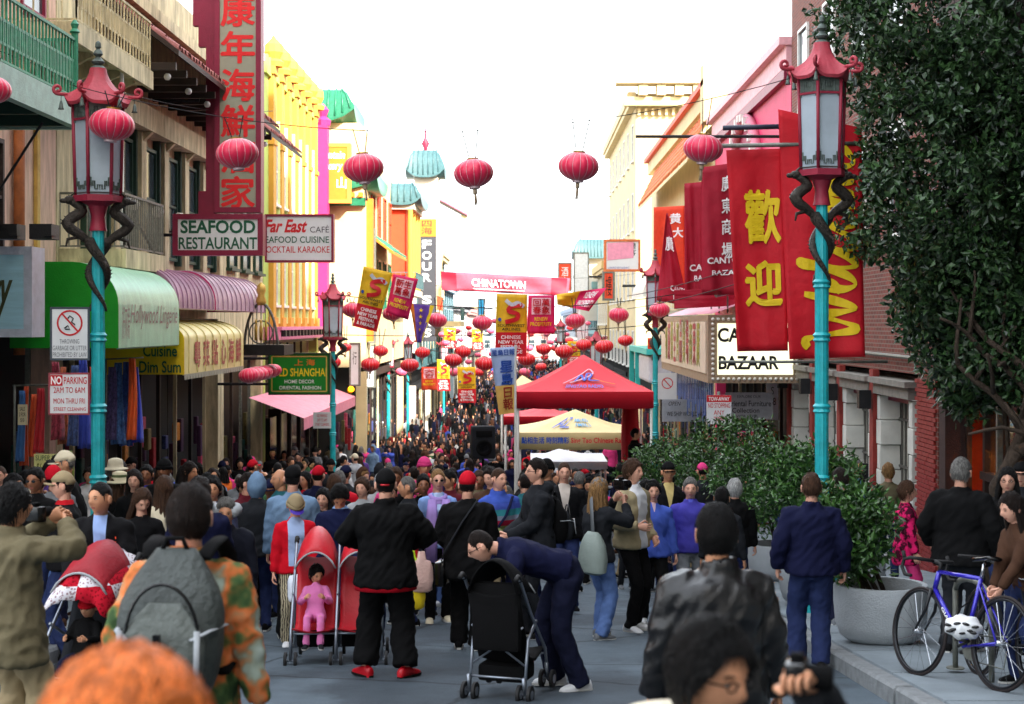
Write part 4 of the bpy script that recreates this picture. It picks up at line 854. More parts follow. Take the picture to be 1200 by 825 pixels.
# parking signs on the first lamp
s = sign('dumping_sign', 'white sign with red prohibition circle on left lamp pole', 60, 361, 104, 421, 17.15, white_s, mat('sign_edge_dark', (60, 70, 80), .5), .012, .012, fd=.004)
b = MB(); n = 28; ri, ro = .125, .145
for i in range(n):
    a0, a1 = 2 * math.pi * i / n, 2 * math.pi * (i + 1) / n; b.quad(*[(r_ * math.cos(a), -.012, .12 + r_ * math.sin(a)) for r_, a in ((ri, a0), (ro, a0), (ro, a1), (ri, a1))])
b.quad((-.1, -.0125, .225), (-.086, -.0125, .239), (.1, -.0125, .03), (.086, -.0125, .016)); b.build('prohibition_circle', red_l, s, fix=False)
b = MB(); b.tube([(-.02, -.012, .17), (.0, -.012, .2), (.04, -.012, .17), (.02, -.012, .13), (.06, -.012, .1)], .007, 4).tube([(-.06, -.012, .06), (-.02, -.012, .09), (.0, -.012, .05), (-.05, -.012, .05)], .007, 4); b.build('hand_symbol', black_l, s, fix=False)
text(s, 'THROWING\nGARBAGE OR LITTER\nPROHIBITED BY LAW', -.19, .19, -.26, -.06, -.012, grey_l)
s = sign('parking_sign', 'white NO PARKING sign with red letters on left lamp pole', 58, 438, 104, 485, 17.15, white_s, mat('sign_edge_red', (150, 60, 70), .5), .008, .012, fd=.004)
b = MB(); b.quad((-.21, -.0115, .09), (-.07, -.0115, .09), (-.07, -.0115, .21), (-.21, -.0115, .21)); b.build('red_square', red_l, s, fix=False)
text(s, 'NO', -.2, -.08, .105, .195, -.013, white_l, bold=.03); text(s, 'PARKING', -.055, .2, .11, .19, -.012, red_l, bold=.01); text(s, '2AM TO 6AM', -.17, .18, .01, .075, -.012, red_l); text(s, 'MON THRU FRI', -.17, .18, -.11, -.05, -.012, red_l); text(s, 'STREET CLEANING', -.17, .19, -.19, -.15, -.012, red_l)
s = sign('shop_sign', 'green hanging shop sign with yellow letters and gold edge', 316, 414, 387, 462, 40, mat('sign_green', (14, 128, 34), .4, var=.1), mat('sign_dark_edge', (20, 60, 24), .5), .03, .25)
b = MB(); w_, h_ = s['w'], s['h']
for q in (.08,):
    x, z = w_ / 2 - q, h_ / 2 - q; t = .016
    for (a, c, d, e) in ((-x, x, z - t, z + t), (-x, x, -z - t, -z + t), (-x - t, -x + t, -z, z), (x - t, x + t, -z, z)): b.quad((a, -.134, d), (c, -.134, d), (c, -.134, e), (a, -.134, e))
b.build('gold_line', gold, s, fix=False)
stext(s, '上 海', .42, .76, .14, .3, orange_p, bold=.02); stext(s, 'OLD SHANGHAI', .07, .95, .36, .56, yel_l, bold=.02); stext(s, 'HOME DECOR', .26, .75, .64, .73, white_l, bold=.01); stext(s, 'ORIENTAL FASHION', .17, .86, .79, .88, white_l, bold=.01)
bracket(s, [((-8, 40, PZ(420, 40)), (PX(317, 40), 40, PZ(420, 40))), ((-8, 40, PZ(450, 40)), (PX(317, 40), 40, PZ(450, 40)))], .04)
s = sign('parking_sign', 'small white and red parking sign on the second left lamp', 367, 483, 388, 502, 41.7, white_s, None, depth=.02); stext(s, 'NO PARKING\n2AM TO 6AM\nSTREET CLEANING', .1, .9, .12, .85, red_l)
s = sign('sale_sign', 'hand-written yellow SUPER SALE card among hanging scarves', 40, 532, 76, 557, 22.5, mat('card_yellow', (222, 222, 150), .7, var=.1), None, depth=.02); stext(s, 'SUPER SALE', .06, .94, .06, .3, green_l); stext(s, '$6.99 - $19', .1, .9, .42, .85, mat('olive_l', (110, 120, 20), .6))
s = sign('price_card', 'small cream price card hanging by the red scarves', 21, 474, 32, 498, 22.3, mat('card_cream', (216, 206, 170), .7, var=.1), None, depth=.015); stext(s, 'SALE\n2 FOR\n$10', .15, .85, .12, .88, black_l)
# orange bakery panel, white vertical boards, dark vertical sign, street name, signals
s = sign('bakery_sign', 'orange sign with white script lettering on the pagoda bakery', 368, 169, 411, 238, 59.4, orange_p, yellow_wall, .12, .4)
stext(s, 'Fountain\nBakery', .05, .86, .12, .48, white_l, shear=.2, bold=.02); stext(s, '金  山', .1, .9, .56, .76, white_l, bold=.02)
for k, (x0, y0, x1, y1, t, lb, Y) in enumerate([(422, 268, 440, 402, 'B\na\nk\ne\nr\ny', 'tall white vertical board with thin letters on the bakery', 61), (410, 402, 422, 452, '行', 'white board with dark Chinese lettering above the traffic signals', 58), (424, 404, 440, 454, '銀', 'second white board with dark Chinese lettering near the traffic signals', 62)]):
    s = sign('vertical_board', lb, x0, y0, x1, y1, Y, white_s, iron_grey, .05, .2); stext(s, t, .3, .7, .08 if k == 0 else .2, .92 if k == 0 else .5, black_l, line=1.3)
s = sign('vertical_street_sign', 'dark vertical sign of white letters with orange square on top', 490, 278, 511, 400, 84, mat('sign_charcoal', (58, 60, 68), .5, var=.08), None, depth=.5)
for i, c in enumerate('FOUR SEAS'):
    if c != ' ': stext(s, c, .24, .76, .03 + i * .106, .11 + i * .106, white_l, bold=.03)
b = MB(); w_, h_ = s['w'], s['h']; b.box(-w_ / 2, w_ / 2, -.26, .26, h_ / 2 + .02, h_ / 2 + w_); top_sq = b.build('orange_square', orange_p, s)
text(s, '四\n海', -w_ * .3, w_ * .3, h_ / 2 + w_ * .15, h_ / 2 + w_ * .9, -.27, red_l)
s = sign('street_name_sign', 'white SACRAMENTO street name sign by the crossing', 419, 494, 451, 502, 74, white_s, None, depth=.04); stext(s, 'SACRAMENTO', .04, .96, .14, .86, black_l, bold=.01)
b = MB(); z0 = gz(74) - s.location.z + KH; b.tube([(.1, .06, z0), (.1, .06, 1.2)], .05, 8); b.build('post', iron_grey, s, True)
s = sign('street_name_plate', 'small second plate under the white street name sign', 426, 502.6, 445, 507, 74, white_s, None, depth=.04); stext(s, 'GRANT', .12, .88, .2, .8, grey_l)
amber = mat('amber_lens', (255, 150, 10), .3, var=0, bump=0, emit=3); off_lens = mat('unlit_lens', (30, 12, 12), .3, var=0, bump=0); signal_m = mat('signal_case', (22, 24, 24), .5, var=.1)
for px, lit_, lb in ((412, True, 'traffic signal with amber light beside the white wall'), (430, False, 'dark traffic signal above the street name sign')):
    Y = 60 if lit_ else 72; r = empty('traffic_signal', (PX(px, Y), Y, gz(Y) + KH), 0, lb, 'traffic light', 'traffic signals at the crossing'); zc = PZ(465, Y) - gz(Y) - KH
    b = MB(); b.bbox(-.17, .17, -.12, .12, zc - .5, zc + .5, .03); b.build('housing', signal_m, r)
    for i in range(3):
        b = MB(); b.ball((0, -.12, zc + .31 - .31 * i), (.11, .04, .11), 12, 8); b.build('lens', amber if lit_ and i == 0 else off_lens, r, True)
        b = MB(); b.tube([(0, -.12, zc + .31 - .31 * i + .0), (0, -.3, zc + .29 - .31 * i)], .135, 12, cap=False); b.build('visor', signal_m, r)
    b = MB(); b.tube([(.25, .1, 0), (.25, .1, zc + .7)], .06, 8).tube([(.25, .1, zc), (0, .05, zc)], .03, 6); b.build('post', iron_grey, r, True)
# ================================================================ awnings, left
def awning(name, label, xo, y0, y1, zb, zt, front, end, bow=.55, drop=None, ribs=0):
    h = zt - zb; d = xo - FL; zc = zb + h * (1 - bow)
    arc = [(xo - d * .42 * (1 - math.cos(R(t))), zc + h * bow * math.sin(R(t))) for t in range(0, 91, 10)]
    r = empty(name, (FL, (y0 + y1) / 2, zb), 0, label, 'awning', 'shop awnings on the left')
    b = MB(); prof = [(xo, zb)] + arc + [(FL + .02, zt)]; prof2 = [(p[0] - .03, p[1] - .02) for p in prof]
    b.rings([[(x, y, z) for x, z in prof + prof2[::-1]] for y in (y0 + .02, y1 - .02)], cap=True); wb(b, 'cover', front, r, 40)
    for y in (y0, y1 - .03):
        b = MB(); b.prism([(FL + .02, zb)] + prof, y, y + .03); wb(b, 'end_panel', end, r)
    if ribs:
        for k in range(ribs):
            yy = y0 + (y1 - y0) * (k + .5) / ribs; b = MB(); b.tube([(x + .01, yy, z + .01) for x, z in prof], .012, 5); wb(b, 'rib', front, r)
    if drop:
        b = MB(); n = 24
        for i in range(n): ya, yb = y0 + (y1 - y0) * i / n, y0 + (y1 - y0) * (i + 1) / n; b.add([(xo + .004, ya, zb), (xo + .004, yb, zb), (xo + .004, yb - .02, zb - .1), (xo + .004, ya + .02, zb - .1)], [(0, 1, 2, 3)])
        wb(b, 'scallops', drop, r)
    return r
grn_aw = mat('green_awning_end', (20, 146, 30), .45, var=.1); grn_fr = mat('sky_lit_green_vinyl', (150, 200, 168), .3, var=.2, scale=2, stretch=(1, 3, 1)); yel_aw = mat('yellow_awning', (226, 190, 24), .5, var=.12); yel_fr = mat('sky_lit_yellow_vinyl', (220, 206, 140), .35, var=.18, scale=2); mauve_aw = mat('mauve_awning', (166, 126, 152), .35, var=.25, scale=3)  # green and yellow fronts painted paler than their ends, as if sky-lit
ghost = mat('faded_lettering', (146, 120, 116), .5, var=.2, bump=0); ghost_r = mat('faded_red_lettering', (176, 84, 74), .5, var=.2, bump=0)
def face_text(parent, body, x, y0, y1, z0, z1, m, **k):    # lettering on a surface that looks toward +X
    o = text(parent, body, -(y1 - y0) / 2, (y1 - y0) / 2, z0, z1, 0, m, **k); o.rotation_euler = (0, 0, R(90)); off = parent.location; o.location = Vector((x + .012, (y0 + y1) / 2, 0)) - off; return o
a = awning('green_awning', 'green barrel awning with front paled for sky light behind the left lamp', -6.3, 23.8, 28.0, 1.31, 2.65, grn_fr, grn_aw, .5)
face_text(a, 'Hollywood Lingerie', -6.3, 24.5, 27.8, 1.6, 2.0, ghost, shear=.3); face_text(a, '好來塢', -6.3, 24.0, 24.45, 1.45, 2.0, ghost)
a = awning('yellow_awning', 'yellow Cuisine Dim Sum awning with scalloped lower edge', -6.3, 28.4, 34.4, .75, 1.75, yel_fr, yel_aw, .35, grey_panel, 8)
wtext(a, 'Cuisine\nDim Sum', 163, 212, 404, 437, 28.38, green_l, bold=.02)
for k, c in enumerate('粵菜點心海鮮'): face_text(a, c, -6.3, 29.2 + k * .85, 29.8 + k * .85, .85, 1.38, ghost_r, bold=.02)
awning('mauve_awning', 'nearer mauve barrel awning above the yellow awning', -6.5, 28.6, 32.2, 1.98, 2.75, mauve_aw, mauve_aw, .8, None, 9)
awning('mauve_awning', 'farther mauve and pink barrel awning above the yellow awning', -6.5, 32.3, 38.6, 1.98, 2.8, mat('mauve_awning_pale', (190, 156, 178), .35, var=.25, scale=3), hot_pink, .8, None, 12)
b = MB(); yA, yB = 44.5, 58; b.add([(-8, yA, PZ(465, 45)), (-6.4, yA, PZ(489, 45)), (-6.4, yB, PZ(489, 45)), (-8, yB, PZ(465, 45)), (-6.4, yA, PZ(489, 45) - .35), (-6.4, yB, PZ(489, 45) - .35)], [(0, 1, 2, 3), (1, 4, 5, 2)])
tag(b.build('pink_awning', mat('pink_stripe_awning', (226, 140, 160), .6, var=.2, scale=4)), 'pink sloping canvas awning under the green hanging sign', 'awning')
# gilt arch ornament on its ledge
r = empty('gilt_arch', (PX(306, 37), 37, PZ(404, 37)), 0, 'grey iron arch with gilt figure on a ledge beside the mauve awning', 'ornament')
b = MB(); b.tube([(-.42 + .0, 0, 0)] + [(-.40 * math.cos(R(t)) * (1 - .1 * math.sin(R(t))), 0, 1.0 * math.sin(R(t))) for t in range(0, 181, 12)] + [(.42, 0, 0)], .035, 6); b.build('arch', iron_grey, r, True)
b = MB()
for i in range(7): x = -.3 + .1 * i; b.tube([(x, 0, 0), (x, 0, .95 * math.sqrt(max(0, 1 - (x / .4) ** 2)))], .014, 5)
b.tube([(.28 * math.cos(R(t)), 0, .3 + .28 * math.sin(R(t))) for t in range(0, 361, 20)], .02, 5); b.build('grille', iron_grey, r, True)
b = MB(); b.lathe([(.1, .95), (.13, 1.05), (.08, 1.2), (.12, 1.3), (.1, 1.42), (.02, 1.5)], n=10); b.build('figure', gold, r, True)
b = MB()
for i in range(3): b.lathe([(.035, .1), (.04, .4), (.015, .5), (.03, .56), (.005, .62)], (-.12 + .12 * i, -.03, 0), 8)
b.build('small_figures', gold, r, True)
b = MB(); b.box(-1.9, .6, -.3, 1.2, -.25, 0); b.build('ledge', iron_dark, r)
# ================================================================ hanging scarves
scarf_m = {}
def scarf_mat(c, k, pat=False):
    n = 'scarf_cloth_%d_%d_%d' % c + ('_print' if pat else '')
    m = mat(n, c, .75, var=.75 if pat else .2, scale=16 if pat else 6, bump=.1, sheen=.2); return m
def scarf(px, y0, y1, Y, wpx, c, label, pat=False):
    s_ = Y / F; w_ = wpx * s_; L = (y1 - y0) * s_; b = MB(); n = 10; m_ = 14; rs = []; sd = random.random() * 9
    for i in range(m_ + 1):
        t = i / m_; ring = []
        for j in range(n): 
            u = j / (n - 1) - .5; x = u * w_ * (.55 + .5 * t) + .02 * math.sin(3 * t + sd); y = .05 * math.sin(u * 15 + sd + t * 1.5) * (.4 + t); ring.append((x, y, -L * t - .03 * abs(u) * t))
        back = [(p[0], p[1] + .012, p[2]) for p in ring[::-1]]; rs.append(ring + back)
    b.rings(rs); o = b.build('scarf', scarf_mat(c, 0, pat), None, True, loc=PT(px, y0, Y)); return tag(o, label, 'scarf', 'scarves hanging outside the left shop')
sc_l = [(24, 458, 540, 9, (60, 110, 170), 'blue', 0), (30, 452, 545, 9, (214, 84, 40), 'orange, over the price card', 0), (38, 462, 535, 10, (226, 96, 50), 'bright orange', 0), (46, 455, 530, 12, (176, 26, 40), 'long crimson', 0), (66, 424, 515, 11, (150, 50, 70), 'mauve print', 1), (75, 430, 520, 11, (170, 90, 60), 'rust print', 1), (86, 428, 522, 12, (60, 80, 130), 'navy print beside the lamp', 1), (98, 420, 525, 12, (40, 60, 160), 'cobalt, behind the lamp pole', 0), (108, 430, 520, 9, (190, 60, 40), 'red-brown, right behind the pole', 1), (130, 430, 515, 12, (90, 80, 130), 'violet print right of the lamp', 1), (139, 425, 520, 14, (70, 110, 170), 'blue floral right of the lamp', 1), (148, 424, 522, 13, (50, 80, 150), 'long blue print right of the lamp', 1), (154, 420, 515, 10, (222, 90, 30), 'orange, rightmost but one', 0), (160, 430, 518, 9, (30, 50, 170), 'royal blue, rightmost', 0), (80, 528, 585, 9, (130, 150, 50), 'short lime by the sale card', 0), (45, 558, 610, 9, (214, 60, 140), 'pink under the sale card', 0), (60, 558, 605, 9, (190, 120, 190), 'lilac under the sale card', 0)]
for i, (px, y0, y1, wp, c, d, pat) in enumerate(sc_l): scarf(px, y0, y1, 22.6 + (i % 3) * .15 if px < 120 else 25.5 + (i % 3) * .1, wp * 1.25, c, d + ' scarf hanging outside the left shop' if len(d) < 20 else d.replace(',', ' scarf,', 1) if ',' in d else d + ' scarf', pat)
for k, (a, c, Y, py) in enumerate(((15, 112, 22.7, 452), (122, 168, 25.6, 421))):
    b = MB(); b.tube([PT(a, py, Y), PT(c, py - 2, Y)], .015, 6); b.tube([PT(a + 2, py, Y), PT(a + 2, 600, Y)], .02, 6); tag(b.build('clothes_rail', iron_grey, None, True), 'metal clothes rail with scarves ' + ('left of the lamp' if k == 0 else 'right of the lamp'), 'clothes rail')
# ================================================================ banners
def cloth(name, label, corners, Y, m, nu=14, nv=20, amp=.05, fu=7, fv=2, dy=(0, 0, 0, 0), cat='banner', back=None, seed=0, th=.008, group=None):
    """a hanging cloth from four photograph corners (tl, tr, br, bl) at distance Y; dy moves single corners nearer or farther"""
    cs = [PT(p[0], p[1], Y + d) for p, d in zip(corners, dy)]; o0 = (cs[0] + cs[1] + cs[2] + cs[3]) / 4
    def S(u, v):
        p = cs[0].lerp(cs[1], u).lerp(cs[3].lerp(cs[2], u), v)
        wv = amp * (.25 + v) * (math.sin(u * fu + v * fv + seed) + .5 * math.sin(u * fu * 2.3 - v * 4 + seed * 2)) + amp * .4 * noise.noise(Vector((u * 4, v * 7, seed)))
        return p - o0 + Vector((0, wv, 0))
    b = MB(); k = 0; vs_ = [S(i / nu, j / nv) for j in range(nv + 1) for i in range(nu + 1)]; n_ = nu + 1
    fs = [(j * n_ + i, j * n_ + i + 1, (j + 1) * n_ + i + 1, (j + 1) * n_ + i) for j in range(nv) for i in range(nu)]
    b.add(vs_, fs); o = b.build(name, m, None, True, loc=o0)
    md = o.modifiers.new('thick', 'SOLIDIFY'); md.thickness = th; md.offset = 1
    tag(o, label, cat, group); return o, S
def cloth_text(o, S, body, u0, u1, v0, v1, m, off=.03, **k):
    """lettering printed on a cloth: follows its folds"""
    v, f = text_mesh(body, k.get('bold', 0), k.get('shear', 0), 1, k.get('line', 1)); lo, hi = v.min(0), v.max(0); s = hi - lo; s[s < 1e-6] = 1
    b = MB(); rot = k.get('rot', 0)
    pts = []
    for p in v:
        a, c = (p[0] - lo[0]) / s[0], (p[1] - lo[1]) / s[1]
        if rot: a, c = 1 - c, a
        q = S(u0 + (u1 - u0) * a, v1 + (v0 - v1) * c); pts.append((q.x, q.y - off - p[2], q.z))
    b.add(pts, f); return b.build('lettering', m, o, fix=False)
def cloth_poly(o, S, uv, m, off=.02, name='print'):
    b = MB(); b.add([(S(u, v).x, S(u, v).y - off, S(u, v).z) for u, v in uv], [tuple(range(len(uv)))]); return b.build(name, m, o, fix=False)
def cloth_rect(o, S, u0, v0, u1, v1, m, off=.02, name='print', n=8):
    b = MB(); b.add([(lambda q: (q.x, q.y - off, q.z))(S(u0 + (u1 - u0) * i / n, v0 + (v1 - v0) * j / n)) for j in range(n + 1) for i in range(n + 1)], [(j * (n + 1) + i, j * (n + 1) + i + 1, (j + 1) * (n + 1) + i + 1, (j + 1) * (n + 1) + i) for j in range(n) for i in range(n)]); return b.build(name, m, o, True, fix=False)
def cloth_strip(o, S, path, wd, m, off=.025, asp=1, name='brush_stroke'):
    b = MB(); L = []; Rr = []
    for i, p in enumerate(path):
        a = path[max(0, i - 1)]; c = path[min(len(path) - 1, i + 1)]; t = Vector(((c[0] - a[0]) * asp, c[1] - a[1])); t = t.normalized() if t.length else Vector((1, 0)); n_ = Vector((-t.y / asp, t.x))
        ww = wd[i] if isinstance(wd, list) else wd; L.append(S(p[0] + n_.x * ww, p[1] + n_.y * ww)); Rr.append(S(p[0] - n_.x * ww, p[1] - n_.y * ww))
    b.add([(q.x, q.y - off, q.z) for q in L + Rr], [(i, i + 1, len(L) + i + 1, len(L) + i) for i in range(len(L) - 1)]); return b.build(name, m, o, fix=False)
ban_red = mat('banner_red', (196, 12, 32), .7, var=.14, scale=2, bump=.3, bscale=5); ban_dk = mat('banner_crimson', (160, 12, 42), .7, var=.14, scale=2, bump=.3, bscale=5); ban_or = mat('banner_orange_red', (222, 70, 40), .7, var=.12); ban_yel = mat('banner_yellow', (222, 176, 24), .65, var=.15); ban_pink = mat('banner_magenta', (214, 26, 96), .65, var=.1); ban_pur = mat('banner_purple', (104, 70, 170), .65, var=.1)
brush_y = mat('brush_yellow', (232, 196, 22), .6, var=.1)
YB = 21.0
o, S = cloth('welcome_banner', 'red banner with yellow cursive lettering behind the right lamp', [(912, 128), (1010, 150), (1013, 418), (924, 421)], YB, ban_red, 18, 30, .04, 6, 3, seed=1.3)
def smooth(path, n=6):
    out = []
    for i in range(len(path) - 1):
        p0, p1, p2, p3 = [np.array(path[max(0, min(len(path) - 1, i + k))], float) for k in (-1, 0, 1, 2)]
        for t in np.linspace(0, 1, n, endpoint=False): out.append(tuple(.5 * ((2 * p1) + (-p0 + p2) * t + (2 * p0 - 5 * p1 + 4 * p2 - p3) * t * t + (-p0 + 3 * p1 - 3 * p2 + p3) * t ** 3)))
    return out + [tuple(path[-1])]
# the word Welcome as one brush line, read upwards: (distance along the word, height across it)
wel = [[(0, .9), (.03, .96), (.05, .75), (.07, .2), (.09, .05), (.12, .35), (.145, .7), (.16, .3), (.18, .05), (.21, .4), (.235, .95)], [(.25, .3), (.29, .45), (.30, .62), (.275, .6), (.265, .25), (.29, .05), (.33, .2), (.37, .7), (.385, .98), (.365, .95), (.36, .4), (.375, .05), (.41, .12), (.445, .5)], [(.50, .58), (.465, .6), (.445, .3), (.465, .05), (.51, .15), (.545, .5)], [(.585, .58), (.555, .5), (.548, .2), (.575, .05), (.61, .2), (.61, .5), (.585, .58), (.64, .5)], [(.65, .55), (.66, .05), (.67, .4), (.70, .58), (.71, .05), (.72, .4), (.75, .58), (.765, .1), (.80, .15)], [(.82, .3), (.86, .45), (.87, .6), (.845, .6), (.83, .25), (.855, .05), (.90, .15), (.95, .4)]]
for st in wel:
    p = smooth(st, 5); cloth_strip(o, S, [(.93 - .74 * y, .955 - x * .93) for x, y in p], [(.014 + .006 * math.sin(i * .45)) for i in range(len(p))], brush_y, asp=.37)
o, S = cloth('welcome_banner', 'red banner with two yellow Chinese characters beside the lamp', [(851, 176), (917, 174), (923, 411), (864, 412)], YB + .1, ban_red, 14, 26, .04, 5, 3, seed=4.1)
cloth_text(o, S, '歡', .26, .92, .2, .47, brush_y, bold=.03); cloth_text(o, S, '迎', .22, .92, .55, .78, brush_y, bold=.035)
tag(MB().tube([PT(842, 171, YB), PT(1012, 168, YB)], .03, 8).build('banner_pole', iron_grey, None, True), 'grey pole the two red welcome banners hang from', 'pole'); tag(MB().tube([PT(842, 424, YB + .05), PT(1040, 424, YB + .05)], .02, 8).build('banner_pole', iron_grey, None, True), 'thin grey rod along the foot of the welcome banners', 'pole')
Yc = 35.5
o, S = cloth('bazaar_banner', 'dark red bazaar banner with four white Chinese characters beside the welcome banner', [(822, 196), (866, 190), (868, 345), (822, 346)], Yc, ban_dk, seed=2, amp=.05)
for c, v in zip('廣東商場', (.16, .33, .49, .67)): cloth_text(o, S, c, .52, .82, v - .07, v + .05, white_l, bold=.02)
cloth_text(o, S, 'CANTON', .14, 1.15, .71, .76, white_l, bold=.03); cloth_text(o, S, 'BAZAAR', .26, 1.15, .81, .85, white_l, bold=.02)
o, S = cloth('bazaar_banner', 'narrow dark red banner with cut-off white lettering half hidden by the next', [(802, 215), (822, 213), (823, 345), (802, 346)], Yc + 3, ban_dk, seed=3, amp=.05); cloth_text(o, S, 'CA', .3, 1, .73, .79, white_l, bold=.03); cloth_text(o, S, 'BA', .55, 1, .83, .88, white_l, bold=.02)
o, S = cloth('bazaar_banner', 'orange-red vertical banner with white character behind the pennant', [(766, 243), (802, 241), (803, 345), (766, 346)], Yc + 8, ban_or, seed=5, amp=.06); cloth_text(o, S, '黄', .52, .88, .08, .2, white_l, bold=.03); cloth_text(o, S, '大', .6, .95, .24, .36, white_l, bold=.03)
o, S = cloth('bazaar_pennant', 'dark red pointed pennant with white lettering behind the bazaar lamp', [(781, 250), (783, 250), (808, 360), (770, 352)], Yc + 5, ban_dk, seed=6, amp=.08); cloth_text(o, S, 'CANTON', .42, 1.2, .8, .86, white_l, bold=.03); cloth_text(o, S, 'BAZAAR', .5, 1.2, .9, .95, white_l, bold=.02); cloth_text(o, S, '廣', .2, .8, .25, .42, white_l, bold=.03)
o, S = cloth('bazaar_banner', 'lower dark red banner skirt above the marquee roof', [(790, 340), (866, 338), (866, 358), (790, 362)], Yc + 2, ban_dk, seed=7, amp=.04)
bracket(o, [((PX(745, 36), 36, PZ(160, 36)), (FR, 36, PZ(160, 36)))], .04)
b = MB(); b.tube([PT(847, 150, 36), PT(925, 148, 36)], .06, 8); tag(b.build('banner_pole', mat('navy_pole', (40, 46, 66), .5), None, True), 'dark blue pole in front of the crimson arch', 'pole')
def festival(label, corners, Y, lines_v=True, seed=0, fl=0):
    o, S = cloth('festival_banner', label, corners, Y, ban_yel, 8, 14, .05, 5, 2, seed=seed, group='festival banners hanging over the street')
    cloth_rect(o, S, 0, .61, 1, 1, ban_red, .015, 'red_field')
    for pth, wd, mm in (([(.3, .1), (.5, .17), (.7, .14), (.9, .2)], .03, mat('ribbon_grey', (190, 196, 206), .5)), ([(.85, .17), (.5, .2), (.4, .27), (.7, .32), (.65, .4), (.3, .45)], .035, red_l)): cloth_strip(o, S, smooth(pth, 4), wd, mm, .03, .5, 'ribbon_print')
    cloth_poly(o, S, [(.12 + .06 * math.cos(R(t)), .41 + .03 * math.sin(R(t))) for t in range(0, 360, 45)], blue_l, .03, 'blue_dot')
    cloth_text(o, S, 'SOUTHWEST\nAIRLINES', .06, .94, .48, .585, black_l, .035, bold=.02); cloth_text(o, S, 'CHINESE\nNEW YEAR\nFESTIVAL\n& PARADE', .1, .9, .66, .95, white_l, .035, bold=.02); return o
festival('tilted yellow and red airline festival banner beside the purple pennant', [(426, 312), (460, 320), (441, 389), (414, 382)], 34, seed=1)
festival('centre yellow and red airline festival banner with ribbon print', [(582, 344), (618, 345), (617, 418), (580, 418)], 36, seed=2)
festival('small low yellow and red festival banner over the far crowd', [(536, 430), (557, 430), (558, 472), (537, 472)], 58, seed=3)
festival('small yellow and red banner behind the low pair', [(512, 421), (526, 422), (528, 458), (513, 458)], 62, seed=4)
festival('far yellow and red festival banner right of the street banner post', [(665, 400), (680, 400), (680, 428), (665, 428)], 76, seed=5); festival('far yellow and red festival banner under the cyan sign', [(553, 386), (566, 386), (566, 410), (553, 410)], 96, seed=6); festival('farthest yellow festival banner between the two tall banners', [(520, 384), (534, 384), (534, 408), (520, 408)], 100, seed=7)
def pinkban(label, corners, Y, chars, seed, m=None):
    o, S = cloth('festival_banner', label, corners, Y, m or ban_pink, 8, 12, .05, 5, 2, seed=seed, group='festival banners hanging over the street')
    cloth_rect(o, S, .14, .07, .86, .5, mat('pale_pink_print', (236, 190, 204), .6), .015, 'character_field'); cloth_text(o, S, chars, .18, .82, .09, .48, ban_red if m is None else red_l, .03, bold=.02); cloth_text(o, S, 'RENEW\nPROSPERITY', .1, .9, .57, .8, yel_l, .03, bold=.02)
pinkban('tilted magenta festival banner with four Chinese characters', [(461, 321), (490, 327), (478, 375), (452, 366)], 34.2, '新生\n萬象', 1); pinkban('magenta festival banner with four Chinese characters by the centre banner', [(619, 346), (650, 346), (650, 391), (618, 391)], 36.2, '回萬\n春象', 2)
pinkban('small orange-red festival banner leftmost of the low far ones', [(494, 430), (512, 430), (512, 457), (494, 457)], 60, '大\n吉', 3, ban_or)
o, S = cloth('festival_banner', 'yellow and magenta festival banner blown sideways by the wind', [(652, 345), (711, 337), (690, 365), (653, 357)], 40, ban_yel, 12, 8, .1, 7, 3, seed=3); cloth_rect(o, S, .48, 0, 1, 1, ban_pink, .02, 'magenta_field'); cloth_text(o, S, 'RENEW\nPROSPERITY', .55, .95, .12, .85, white_l, .04, bold=.02)
o, S = cloth('pennant', 'purple pennant with yellow stars beside the festival banner', [(482, 356), (507, 358), (494, 402), (488, 401)], 36, ban_pur, seed=2, amp=.05)
for i in range(4): cloth_text(o, S, '★', .36, .6, .08 + i * .17, .2 + i * .17, yel_l)
cloth_strip(o, S, [(0.02, 0), (.04, .5), (.05, 1)], .05, orange_p, .02, .5, 'orange_border'); cloth_strip(o, S, [(.98, 0), (.96, .5), (.95, 1)], .05, yel_l, .02, .5, 'yellow_border')
o, S = cloth('street_banner', 'pink CHINATOWN banner strung across the far street', [(516, 318), (668, 326), (666, 347), (518, 340)], 88, mat('street_banner_pink', (186, 70, 90), .65, var=.15), 24, 6, .15, 9, 2, seed=1)
cloth_text(o, S, 'CHINATOWN', .24, .66, .3, .72, white_l, .08, bold=.02)
for u in (.0, .86): cloth_rect(o, S, u, .02, u + .12, .98, mat('banner_dark_pink', (150, 24, 50), .6), .03, 'banner_panel')
cloth_strip(o, S, [(i / 20, .84) for i in range(5, 14)], .02, white_l, .08, .15, 'small_print_line')
wire(PT(500, 316, 88), PT(516, 318, 88), .02, 'left stay cable of the street banner'); wire(PT(668, 326, 88), PT(760, 318, 88), .1, 'right stay cable of the street banner')
o, S = cloth('newspaper_banner', 'tall blue and gold vertical newspaper banner on a white pole by the red tent', [(574, 408), (606, 406), (603, 484), (585, 486)], 32, mat('banner_sky_blue', (160, 180, 220), .6, var=.15), 8, 18, .03, 4, 3, seed=2)
cloth_rect(o, S, 0, .57, 1, 1, mat('banner_gold', (216, 172, 90), .6, var=.15), .01, 'gold_field'); cloth_text(o, S, '星\n島', .3, .86, .2, .57, blue_l, .02, bold=.03); cloth_text(o, S, '日\n報', .32, .9, .6, .94, mat('brown_red_letter', (160, 40, 30), .6), .02, bold=.02); cloth_text(o, S, '星島日報', .05, .92, .03, .12, blue_l, .02, bold=.02)
b = MB(); b.tube([PT(604, 404, 32), (PX(604, 32), 32, gz(32))], .025, 8); b.build('pole', white_paint, o).location = -o.location
